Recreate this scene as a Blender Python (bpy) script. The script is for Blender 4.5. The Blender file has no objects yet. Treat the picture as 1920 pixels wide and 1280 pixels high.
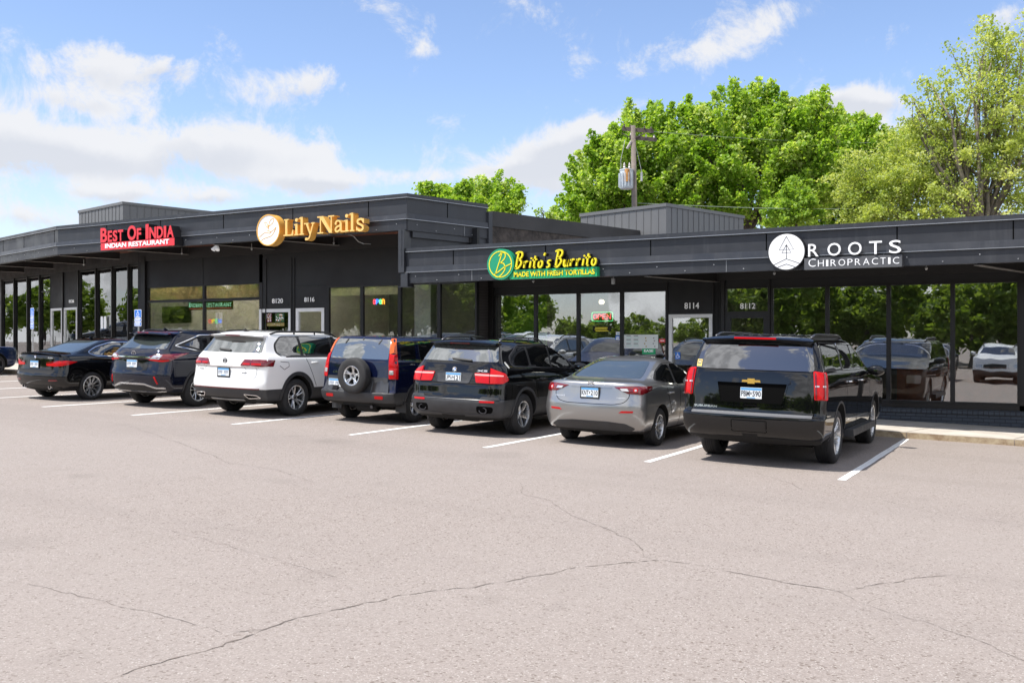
import bpy, bmesh, math, random
import numpy as np
from mathutils import Vector, Matrix
from mathutils.bvhtree import BVHTree
from mathutils.geometry import delaunay_2d_cdt
R = math.radians
sc = bpy.context.scene
col = sc.collection
# ------------------------------------------------------------------ camera
F = 1850.0; CH = 1.88
CU, SU = 0.87354, 0.48676            # direction of the shop row against the view
cam = bpy.data.objects.new('camera', bpy.data.cameras.new('camera')); col.objects.link(cam)
cam.location = (0, 0, CH); cam.rotation_euler = (R(90), 0, math.atan2(SU, CU))
cam.data.sensor_width = 36; cam.data.lens = 36 * F / 1920
cam.data.clip_start = 0.1; cam.data.clip_end = 3000
sc.camera = cam
sc.view_settings.view_transform = 'Standard'; sc.view_settings.look = 'None'
sc.view_settings.exposure = 0.62; sc.view_settings.gamma = 1
# ------------------------------------------------------------------ sun
SUN = Vector((-0.33, -0.41, 1.0)).normalized()
sl = bpy.data.lights.new('sun', 'SUN'); sl.energy = 4.3; sl.angle = R(0.6); sl.color = (1, .955, .89)
so = bpy.data.objects.new('sun', sl); col.objects.link(so)
so.rotation_euler = SUN.to_track_quat('Z', 'Y').to_euler(); so.location = (0, 0, 60)

# ------------------------------------------------------------------ node helpers
class NT:
    def __init__(s, tree): s.t = tree; s.n = tree.nodes; s.l = tree.links
    def node(s, typ, **kw):
        n = s.n.new(typ)
        for k, v in kw.items():
            if k.startswith('i_'):
                key = k[2:]; key = int(key) if key.isdigit() else key.replace('_', ' ')
                s.put(n.inputs[key], v)
            else: setattr(n, k, v)
        return n
    def put(s, sock, v):
        if isinstance(v, bpy.types.NodeSocket): s.l.new(v, sock)
        elif isinstance(v, bpy.types.Node): s.l.new(v.outputs[0], sock)
        else: sock.default_value = v
    def m(s, op, a, b=None, c=None, clamp=False):
        n = s.n.new('ShaderNodeMath'); n.operation = op; n.use_clamp = clamp
        s.put(n.inputs[0], a)
        if b is not None: s.put(n.inputs[1], b)
        if c is not None: s.put(n.inputs[2], c)
        return n.outputs[0]
    def ss(s, x, lo, hi, a=0.0, b=1.0, mode='SMOOTHSTEP'):
        n = s.n.new('ShaderNodeMapRange'); n.interpolation_type = mode
        s.put(n.inputs[0], x); s.put(n.inputs[1], lo); s.put(n.inputs[2], hi); s.put(n.inputs[3], a); s.put(n.inputs[4], b)
        return n.outputs[0]
    def mix(s, f, a, b, blend='MIX'):
        n = s.n.new('ShaderNodeMix'); n.data_type = 'RGBA'; n.blend_type = blend
        s.put(n.inputs[0], f); s.put(n.inputs[6], a); s.put(n.inputs[7], b)
        return n.outputs[2]
    def noise(s, vec, scale, detail=4, rough=.55, dist=0.0):
        n = s.node('ShaderNodeTexNoise'); 
        if vec is not None: s.put(n.inputs['Vector'], vec)
        n.inputs['Scale'].default_value = scale; n.inputs['Detail'].default_value = detail
        n.inputs['Roughness'].default_value = rough; n.inputs['Distortion'].default_value = dist
        return n.outputs[0]

def c4(c): return (c[0], c[1], c[2], 1.0)
# ------------------------------------------------------------------ world: sky with clouds at their places in the sky
def skydir(px, py):
    X = (px - 960) / F; dy = (640 - py) / F
    d = Vector((X * CU - SU, X * SU + CU, dy)).normalized()
    return math.atan2(d.x, d.y), math.asin(d.z)
w = bpy.data.worlds.new('World'); sc.world = w; w.use_nodes = True
T = NT(w.node_tree); T.n.clear()
sky = T.node('ShaderNodeTexSky', sky_type='NISHITA'); sky.sun_disc = False
sky.sun_elevation = math.asin(SUN.z); sky.sun_rotation = math.atan2(SUN.x, SUN.y)
sky.altitude = 250; sky.air_density = 1.0; sky.dust_density = .5; sky.ozone_density = 2.2
tc = T.node('ShaderNodeTexCoord'); gen = tc.outputs['Generated']
sep = T.node('ShaderNodeSeparateXYZ', i_0=gen)
az = T.m('ARCTAN2', sep.outputs[0], sep.outputs[1]); el = T.m('ARCSINE', sep.outputs[2])
warp = T.noise(gen, 9.0, 6, .62); warp2 = T.noise(gen, 23.0, 6, .6)
# warp the blob coordinates a little so that edges billow
n1 = T.m('SUBTRACT', warp, .5); n2 = T.m('SUBTRACT', warp2, .5)
blobs = [  # px, py, half width px, half height px, strength
 (160, 290, 270, 42, 1.35), (400, 265, 190, 50, 1.3), (30, 250, 130, 50, 1.2), (540, 290, 90, 28, .75),
 (150, 185, 95, 26, 1.1), (200, 130, 110, 40, 1.1), (310, 118, 60, 34, 1.0), (90, 125, 40, 25, .4), (545, 165, 85, 36, 1.35), (600, 140, 45, 28, .9), (480, 190, 60, 20, .45),
 (220, 360, 85, 22, 1.5), (60, 405, 120, 36, 1.3), (410, 368, 80, 24, 1.5), (600, 340, 90, 26, 1.7), (720, 330, 90, 18, .7),
 (400, 48, 40, 22, .42), (790, 95, 30, 24, .42), (600, 10, 120, 14, .3), (15, 10, 40, 22, .5),
 (1070, 275, 80, 40, 2.0), (980, 310, 75, 28, 1.5), (1110, 250, 50, 30, 1.6), (880, 335, 90, 16, .7), (1020, 340, 120, 32, 1.0),
 (1330, 100, 70, 30, .8), (1400, 60, 90, 28, .75), (1500, 20, 110, 24, .55), (1370, 10, 40, 30, .7),
 (1560, 180, 60, 26, 1.5), (1640, 190, 60, 24, 1.5), (1700, 230, 90, 30, .6), (1890, 25, 50, 30, .9), (1500, 270, 80, 60, .5)]
azw = T.m('ADD', az, T.m('MULTIPLY', n1, .030)); elw = T.m('ADD', el, T.m('MULTIPLY', n2, .022))
tot = None; low = None
for (px, py, hx, hy, st) in blobs:
    a0, e0 = skydir(px, py); a1, _ = skydir(px + 5, py); _, e1 = skydir(px, py - 5)
    ka = abs(5 / (a1 - a0)) / hx; ke = abs(5 / (e1 - e0)) / hy
    u = T.m('MULTIPLY', T.m('SUBTRACT', azw, a0), ka); v = T.m('MULTIPLY', T.m('SUBTRACT', elw, e0), ke)
    d2 = T.m('ADD', T.m('MULTIPLY', u, u), T.m('MULTIPLY', v, v))
    g = T.m('MULTIPLY', T.m('EXPONENT', T.m('MULTIPLY', d2, -.9)), st)
    tot = g if tot is None else T.m('ADD', tot, g)
    if st > .8:
        lw = T.m('MULTIPLY', g, T.ss(v, -.9, .5, 1, 0)); low = lw if low is None else T.m('ADD', low, lw)
fb = T.noise(gen, 15, 12, .68, .35); fb2 = T.noise(gen, 3.6, 10, .62, .4)
away = T.ss(T.m('ABSOLUTE', T.m('SUBTRACT', az, -.508)), .62, .85)     # all other quarters of the sky
back = T.m('MULTIPLY', away, T.ss(fb2, .44, .55, 0, 1.5))
dens = T.m('ADD', T.m('ADD', T.m('MULTIPLY', tot, .62), back), T.m('MULTIPLY', T.m('SUBTRACT', fb, .5), 3.0))
cl = T.ss(dens, .18, .84)
shade = T.ss(T.m('ADD', T.m('MULTIPLY', low, .9), T.m('MULTIPLY', T.m('SUBTRACT', warp, .5), 1.2)), .2, .9, 0, .62)
ccol = T.mix(shade, (5.9, 5.9, 6.0, 1), (4.2, 4.4, 4.9, 1))
ccol = T.mix(T.m('MULTIPLY', away, T.ss(warp2, .4, .6, .2, 1)), ccol, (11.0, 11.0, 11.2, 1))
hz = T.ss(el, 0.0, .22, .55, 0.0)
skyc = T.mix(1.0, sky.outputs[0], (1.38, 1.32, 1.38, 1), 'MULTIPLY')
skyc = T.mix(hz, skyc, (5.4, 5.8, 6.35, 1))
full = T.mix(T.m('MULTIPLY', cl, .93), skyc, ccol)
bg = T.node('ShaderNodeBackground', i_0=full, i_1=0.10)
T.node('ShaderNodeOutputWorld', i_0=bg)
# ------------------------------------------------------------------ materials
MATS = {}
def mat(name, colr, rough=.6, metal=0.0, coat=0.0, bump=0, bscale=50, var=0.0, vscale=3.0, emit=None, es=1.0, spec=.5, coatr=.03, ior=1.5, dirt=None):
    if name in MATS: return MATS[name]
    m = bpy.data.materials.new(name); m.use_nodes = True; T = NT(m.node_tree)
    b = T.n['Principled BSDF']
    b.inputs['Base Color'].default_value = c4(colr); b.inputs['Roughness'].default_value = rough
    b.inputs['Metallic'].default_value = metal; b.inputs['Coat Weight'].default_value = coat
    b.inputs['Coat Roughness'].default_value = coatr; b.inputs['Specular IOR Level'].default_value = spec; b.inputs['IOR'].default_value = ior
    co = T.node('ShaderNodeTexCoord').outputs['Object']
    if var:
        n = T.noise(co, vscale, 5, .6); f = T.ss(n, .3, .7)
        b.inputs['Base Color'].default_value = c4(colr)
        T.put(b.inputs['Base Color'], T.mix(f, c4([x * (1 - var) for x in colr]), c4([min(1, x * (1 + var)) for x in colr])))
        T.put(b.inputs['Roughness'], T.ss(n, .3, .7, max(.02, rough - .08), min(1, rough + .1)))
    if bump:
        bp = T.node('ShaderNodeBump', i_Strength=bump, i_Height=T.noise(co, bscale, 4, .6)); bp.inputs['Distance'].default_value = .02
        T.l.new(bp.outputs[0], b.inputs['Normal'])
    if emit is not None:
        b.inputs['Emission Color'].default_value = c4(emit); b.inputs['Emission Strength'].default_value = es
    MATS[name] = m; return m

def paint(name, c, metal=.35, rough=.35, dust=.10):
    m = mat(name, c, rough, metal, 1.0, spec=0.0 if max(c) < .2 else .5)
    T = NT(m.node_tree); b = T.n['Principled BSDF']
    tcx = T.node('ShaderNodeTexCoord'); co = tcx.outputs['Object']
    sp = T.node('ShaderNodeSeparateXYZ', i_0=co)
    # road film on the lower body
    f = T.m('MULTIPLY', T.ss(T.m('ADD', sp.outputs[2], T.m('MULTIPLY', T.noise(co, 4, 4), .35)), .95, .35), dust)
    T.put(b.inputs['Base Color'], T.mix(f, c4(c), (.30, .27, .24, 1)))
    T.put(b.inputs['Coat Weight'], T.m('SUBTRACT', 1.0, T.m('MULTIPLY', f, 2.0), clamp=True)); b.inputs['Coat IOR'].default_value = 1.55
    T.put(b.inputs['Coat Roughness'], T.ss(T.noise(co, 2.5, 3), .3, .7, .015, .05))
    return m
M = {}
M['black'] = paint('black_paint', (.0028, .003, .0036), .0, .5, .022)
M['navy'] = paint('navy_paint', (.004, .006, .016), .2, .4, .03)
M['blue'] = paint('blue_paint', (.004, .007, .030), .3, .4, .03)
M['dblue'] = paint('deep_blue_paint', (.006, .016, .06), .4, .35, .05)
M['white'] = paint('white_paint', (.80, .81, .80), .0, .4, .18)
M['silver'] = paint('silver_paint', (.33, .33, .325), .8, .28, .12)
M['cladding'] = mat('black_plastic', (.034, .035, .038), .5, var=.2, vscale=6, bump=.1, bscale=300)
M['well'] = mat('wheel_well', (.008, .008, .008), .9)
M['glass'] = mat('car_glass', (.004, .005, .006), .01, 0, 0, ior=2.6, spec=.5)
M['glass_light'] = mat('pale_car_glass', (.035, .045, .043), .012, 0, 0, ior=3.1, spec=.5)
M['seal'] = mat('rubber_seal', (.012, .012, .012), .6)
M['gap'] = mat('panel_gap', (.003, .003, .003), .8, spec=.05)
M['red'] = mat('red_lens', (.48, .004, .006), .2, 0, .25, spec=.25)
M['dred'] = mat('dark_red_lens', (.14, .004, .007), .1, 0, 1.0)
M['amber'] = mat('amber_lens', (.62, .10, .008), .2, 0, .4)
M['clear'] = mat('clear_lens', (.55, .55, .56), .1, .5, 1.0)
M['chrome'] = mat('chrome', (.78, .78, .79), .1, 1.0)
M['alloy'] = mat('alloy', (.60, .61, .62), .25, .9, var=.08)
M['dalloy'] = mat('dark_alloy', (.10, .10, .11), .3, .8)
M['tyre'] = mat('tyre_rubber', (.020, .020, .021), .75, var=.3, vscale=5, bump=.25, bscale=90)
M['plate'] = mat('plate_white', (.72, .76, .78), .45)
M['plateblue'] = mat('plate_blue', (.10, .33, .62), .45)
M['ink'] = mat('dark_ink', (.02, .02, .03), .6)
M['silverback'] = mat('mirror_glass', (.5, .55, .55), .03, 1.0)
# building
M['metal'] = mat('dark_metal', (.024, .0262, .032), .42, .0, var=.16, vscale=1.4, bump=.05, bscale=20)
def streaks(m, amt=.35):
    T = NT(m.node_tree); b = T.n['Principled BSDF']; co = T.node('ShaderNodeTexCoord').outputs['Object']; mp = T.node('ShaderNodeMapping', i_0=co); mp.inputs['Scale'].default_value = (7, 7, .5)
    f = T.ss(T.noise(mp.outputs[0], 1.0, 6, .65), .52, .75, 0, amt); src = b.inputs['Base Color'].links[0].from_socket
    T.put(b.inputs['Base Color'], T.mix(f, src, (.07, .072, .078, 1)))
    mp2 = T.node('ShaderNodeMapping', i_0=co); mp2.inputs['Scale'].default_value = (.8, .8, 2.0); bp = T.node('ShaderNodeBump', i_Strength=.35, i_Height=T.noise(mp2.outputs[0], 1.0, 2)); bp.inputs['Distance'].default_value = .03; T.l.new(bp.outputs[0], b.inputs['Normal'])
streaks(M['metal'])
M['metal2'] = mat('ledge_metal', (.033, .0355, .042), .38, .1, var=.15, vscale=2)
streaks(M['metal2'], .5)
M['edge'] = mat('bright_flashing', (.42, .43, .45), .36, .8)
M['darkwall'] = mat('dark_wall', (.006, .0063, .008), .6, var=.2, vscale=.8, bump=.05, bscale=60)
M['frame'] = mat('bronze_frame', (.011, .010, .010), .4, .3, var=.15)
M['white_frame'] = mat('white_frame', (.70, .71, .72), .4, .1, var=.05)
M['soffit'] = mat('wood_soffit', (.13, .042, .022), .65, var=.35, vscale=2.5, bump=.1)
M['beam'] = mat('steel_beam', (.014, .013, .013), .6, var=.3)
M['flange'] = mat('flange_paint', (.16, .15, .14), .6, var=.2)
M['roofmetal'] = mat('standing_seam', (.140, .142, .145), .45, .2, var=.08, vscale=.6)
M['sidewall'] = mat('weathered_parapet', (.045, .044, .044), .75, var=.35, vscale=.8, bump=.15)
M['rust'] = mat('peeled_stucco', (.060, .050, .044), .9, var=.6, vscale=5, bump=.6, bscale=20)
M['roof'] = mat('roof_membrane', (.12, .12, .12), .9)
M['gravelroof'] = M['roof']
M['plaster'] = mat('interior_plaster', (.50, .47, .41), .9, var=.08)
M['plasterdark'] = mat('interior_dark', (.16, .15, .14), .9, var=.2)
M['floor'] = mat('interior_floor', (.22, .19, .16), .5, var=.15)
M['blind'] = mat('tan_blind', (.88, .78, .58), .8, var=.12, vscale=12)
M['blind2'] = mat('cream_blind', (.88, .84, .64), .8, var=.08, vscale=12)
M['wood'] = mat('brown_wood', (.30, .095, .045), .5, var=.3, vscale=3)
M['sw'] = mat('white_sign', (.82, .83, .84), .4, emit=(.9, .9, .9), es=.08)
M['green'] = mat('sign_green', (.01, .36, .14), .4)
M['yellow'] = mat('sign_yellow', (.86, .74, .02), .4)
M['sred'] = mat('sign_red', (.72, .035, .05), .4)
M['blackside'] = mat('sign_return', (.012, .012, .014), .5)
M['gold'] = mat('sign_gold', (.78, .42, .085), .4, .15)
M['goldd'] = mat('sign_gold_face', (.84, .54, .17), .4, .1)
M['hblue'] = mat('sign_blue', (.01, .16, .62), .4)
M['galv'] = mat('galvanised', (.42, .43, .43), .5, .6, var=.15)
M['black_screen'] = mat('black_screen', (.006, .006, .007), .08)
M['leafy'] = mat('pot_leaf', (.05, .15, .025), .6)
M['pole'] = mat('weathered_pole', (.16, .135, .115), .85, var=.3, vscale=2, bump=.4, bscale=12)
M['poledark'] = mat('old_crossarm', (.10, .08, .07), .9, var=.3)
M['transf'] = mat('transformer_grey', (.52, .57, .61), .45, var=.12)
M['wire'] = mat('wire', (.03, .03, .03), .6)
M['porcelain'] = mat('porcelain', (.45, .42, .40), .25)
def translucent(name, c, k=.6):
    m = bpy.data.materials.new(name); m.use_nodes = True; T = NT(m.node_tree); T.n.clear(); co = T.node('ShaderNodeTexCoord').outputs['Object']
    cc = T.mix(T.ss(T.noise(co, 9, 5, .7), .4, .75), c4(c), c4([x * .72 for x in c])); d = T.node('ShaderNodeBsdfDiffuse', i_Color=cc); t = T.node('ShaderNodeBsdfTranslucent', i_Color=cc)
    mx = T.node('ShaderNodeMixShader', i_0=k); T.l.new(d.outputs[0], mx.inputs[1]); T.l.new(t.outputs[0], mx.inputs[2]); T.node('ShaderNodeOutputMaterial', i_0=mx); MATS[name] = m; return m
M['blind'] = translucent('woven_blind', (.86, .74, .52)); M['blind2'] = translucent('cream_shade', (.88, .84, .62))
def neon(name, c, s=3.5): return mat(name, c, .4, emit=c, es=s)

def glass_mat(name, tint, refl=.30, wave=.004):
    m = bpy.data.materials.new(name); m.use_nodes = True; T = NT(m.node_tree); T.n.clear()
    co = T.node('ShaderNodeTexCoord').outputs['Object']
    bp = T.node('ShaderNodeBump', i_Strength=.5, i_Height=T.noise(co, 1.1, 2, .5)); bp.inputs['Distance'].default_value = wave
    gl = T.node('ShaderNodeBsdfGlossy', i_Color=(.96, .98, 1, 1), i_Roughness=0.0); T.l.new(bp.outputs[0], gl.inputs['Normal'])
    tr = T.node('ShaderNodeBsdfTransparent', i_Color=c4(tint))
    fr = T.node('ShaderNodeFresnel', i_IOR=1.5)
    fac = T.m('ADD', T.m('MULTIPLY', fr.outputs[0], .8), refl, clamp=True)
    mx = T.node('ShaderNodeMixShader', i_0=fac); T.l.new(tr.outputs[0], mx.inputs[1]); T.l.new(gl.outputs[0], mx.inputs[2])
    T.node('ShaderNodeOutputMaterial', i_0=mx)
    return m
M['pane'] = glass_mat('window_glass', (.78, .80, .78), .21)
M['pane_tint'] = glass_mat('tinted_window_glass', (.84, .86, .80), .20)
M['pane_clear'] = glass_mat('clear_window_glass', (.93, .94, .92), .05)

def asphalt():
    m = bpy.data.materials.new('asphalt'); m.use_nodes = True; T = NT(m.node_tree); b = T.n['Principled BSDF']
    co = T.node('ShaderNodeTexCoord').outputs['Object']
    big = T.noise(co, .18, 5, .6); mid = T.noise(co, 1.3, 5, .65)
    v = T.node('ShaderNodeTexVoronoi', i_Scale=120.0); T.put(v.inputs['Vector'], co)
    v2 = T.node('ShaderNodeTexVoronoi', i_Scale=62.0); T.put(v2.inputs['Vector'], co)
    chips = T.m('ADD', T.m('MULTIPLY', T.node('ShaderNodeSeparateColor', i_0=v.outputs['Color']).outputs[0], .6), T.m('MULTIPLY', T.node('ShaderNodeSeparateColor', i_0=v2.outputs['Color']).outputs[1], .4))
    c = T.mix(T.ss(chips, .12, .9), (.220, .187, .167, 1), (.305, .266, .241, 1))
    c = T.mix(T.ss(T.node('ShaderNodeSeparateColor', i_0=v2.outputs['Color']).outputs[2], .93, .96), c, (.15, .12, .10, 1))
    c = T.mix(T.ss(T.node('ShaderNodeSeparateColor', i_0=v.outputs['Color']).outputs[2], .93, .97), c, (.40, .37, .34, 1))
    c = T.mix(T.ss(big, .35, .65, 0, .35), c, (.29, .257, .236, 1))
    c = T.mix(T.ss(mid, .52, .78, 0, .30), c, (.235, .205, .182, 1))
    mp = T.node('ShaderNodeMapping', i_0=co); mp.inputs['Scale'].default_value = (.06, .55, 1); lane = T.noise(mp.outputs[0], 1.0, 4, .55)
    c = T.mix(T.ss(lane, .50, .68, 0, .22), c, (.19, .165, .15, 1))
    for sc_, lo, hi, k_ in ((.42, .80, .96, .16), (.9, .84, .97, .10)):
        vo = T.node('ShaderNodeTexVoronoi', i_Scale=sc_); T.put(vo.inputs['Vector'], T.node('ShaderNodeVectorMath', operation='ADD', i_0=co, i_1=T.node('ShaderNodeVectorMath', operation='SCALE', i_0=T.node('ShaderNodeTexNoise', i_Scale=5.0, i_Vector=co).outputs['Color'], i_Scale=.25).outputs[0]).outputs[0])
        rnd = T.node('ShaderNodeSeparateColor', i_0=vo.outputs['Color']).outputs[0]
        c = T.mix(T.m('MULTIPLY', T.m('MULTIPLY', T.ss(vo.outputs['Distance'], .22, .10), T.ss(rnd, .60, .62)), k_), c, (.12, .105, .092, 1))
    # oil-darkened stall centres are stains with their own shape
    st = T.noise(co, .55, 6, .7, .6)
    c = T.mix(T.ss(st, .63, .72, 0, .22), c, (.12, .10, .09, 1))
    T.put(b.inputs['Base Color'], c); b.inputs['Roughness'].default_value = .88; b.inputs['Specular IOR Level'].default_value = .3
    bp = T.node('ShaderNodeBump', i_Strength=.55, i_Height=T.m('ADD', chips, T.m('MULTIPLY', mid, .6))); bp.inputs['Distance'].default_value = .006
    T.l.new(bp.outputs[0], b.inputs['Normal']); return m
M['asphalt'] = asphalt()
def concrete():
    m = bpy.data.materials.new('concrete'); m.use_nodes = True; T = NT(m.node_tree); b = T.n['Principled BSDF']
    co = T.node('ShaderNodeTexCoord').outputs['Object']
    c = T.mix(T.ss(T.noise(co, 1.5, 6, .65), .3, .7), (.40, .36, .31, 1), (.54, .50, .44, 1))
    c = T.mix(T.ss(T.noise(co, 9, 6, .7), .60, .75, 0, .35), c, (.30, .25, .20, 1))
    T.put(b.inputs['Base Color'], c); b.inputs['Roughness'].default_value = .85
    bp = T.node('ShaderNodeBump', i_Strength=.3, i_Height=T.noise(co, 60, 4)); bp.inputs['Distance'].default_value = .004
    T.l.new(bp.outputs[0], b.inputs['Normal']); return m
M['concrete'] = concrete()
def kerbmat():
    m = bpy.data.materials.new('kerb_concrete'); m.use_nodes = True; T = NT(m.node_tree); b = T.n['Principled BSDF']
    co = T.node('ShaderNodeTexCoord').outputs['Object']
    c = T.mix(T.ss(T.noise(co, 5, 8, .75), .35, .65), (.40, .33, .22, 1), (.22, .15, .09, 1))
    T.put(b.inputs['Base Color'], c); b.inputs['Roughness'].default_value = .9
    bp = T.node('ShaderNodeBump', i_Strength=.6, i_Height=T.noise(co, 30, 6)); bp.inputs['Distance'].default_value = .01
    T.l.new(bp.outputs[0], b.inputs['Normal']); return m
M['kerb'] = kerbmat()
def roadpaint():
    m = bpy.data.materials.new('road_paint'); m.use_nodes = True; T = NT(m.node_tree); b = T.n['Principled BSDF']
    co = T.node('ShaderNodeTexCoord').outputs['Object']
    n = T.noise(co, 14, 8, .75)
    c = T.mix(T.ss(n, .54, .66, 0, .85), (.80, .80, .78, 1), (.33, .30, .28, 1))
    T.put(b.inputs['Base Color'], c); b.inputs['Roughness'].default_value = .7
    bp = T.node('ShaderNodeBump', i_Strength=.4, i_Height=T.noise(co, 70, 3)); bp.inputs['Distance'].default_value = .004
    T.l.new(bp.outputs[0], b.inputs['Normal']); return m
M['paintline'] = roadpaint()
M['crack'] = mat('crack_dark', (.165, .138, .12), .95, var=.4, vscale=4)
def brick(name, c1, c2, mortar, sx=1.0):
    m = bpy.data.materials.new(name); m.use_nodes = True; T = NT(m.node_tree); b = T.n['Principled BSDF']
    co = T.node('ShaderNodeTexCoord').outputs['Object']; sp = T.node('ShaderNodeSeparateXYZ', i_0=co)
    cv = T.node('ShaderNodeCombineXYZ', i_0=sp.outputs[0], i_1=sp.outputs[2])
    br = T.node('ShaderNodeTexBrick', i_Scale=1.0, i_Color1=c4(c1), i_Color2=c4(c2), i_Mortar=c4(mortar))
    br.inputs['Brick Width'].default_value = .20; br.inputs['Row Height'].default_value = .075; br.inputs['Mortar Size'].default_value = .008
    T.put(br.inputs['Vector'], cv); T.put(b.inputs['Base Color'], br.outputs[0]); b.inputs['Roughness'].default_value = .6
    bp = T.node('ShaderNodeBump', i_Strength=.9, i_Height=T.m('ADD', T.m('MULTIPLY', br.outputs[1], -1.0), T.m('MULTIPLY', T.noise(co, 30, 3), .4))); bp.inputs['Distance'].default_value = .01
    T.l.new(bp.outputs[0], b.inputs['Normal']); return m
M['brick'] = brick('painted_brick', (.045, .055, .070), (.038, .047, .060), (.018, .022, .030))
M['brickgrey'] = brick('dark_brick', (.060, .055, .055), (.05, .046, .046), (.025, .023, .023))

def leaf_mat(name, c1, c2, c3):
    m = bpy.data.materials.new(name); m.use_nodes = True; T = NT(m.node_tree); T.n.clear()
    at = T.node('ShaderNodeAttribute', attribute_name='tone').outputs['Fac']
    c = T.mix(T.ss(at, 0, .5, mode='LINEAR'), c4(c1), c4(c2)); c = T.mix(T.ss(at, .5, 1, mode='LINEAR'), c, c4(c3))
    d = T.node('ShaderNodeBsdfPrincipled', i_Base_Color=c, i_Roughness=.55); d.inputs['Specular IOR Level'].default_value = .35
    t = T.node('ShaderNodeBsdfTranslucent', i_Color=T.mix(1.0, c, (1.3, 1.25, .5, 1), 'MULTIPLY'))
    mx = T.node('ShaderNodeMixShader', i_0=.56); T.l.new(d.outputs[0], mx.inputs[1]); T.l.new(t.outputs[0], mx.inputs[2])
    T.node('ShaderNodeOutputMaterial', i_0=mx); return m
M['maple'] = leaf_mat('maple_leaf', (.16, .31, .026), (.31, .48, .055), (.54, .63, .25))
M['locust'] = leaf_mat('locust_leaf', (.28, .37, .09), (.42, .50, .15), (.56, .61, .29))
M['elm'] = leaf_mat('elm_leaf', (.20, .34, .05), (.29, .45, .07), (.42, .54, .14))
M['backleaf'] = leaf_mat('street_tree_leaf', (.12, .20, .035), (.18, .28, .05), (.26, .36, .09))
M['bark'] = mat('bark', (.085, .070, .060), .9, var=.35, vscale=3, bump=.6, bscale=10)
M['barkl'] = mat('pale_bark', (.20, .17, .14), .9, var=.35, vscale=3, bump=.6, bscale=10)

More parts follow.
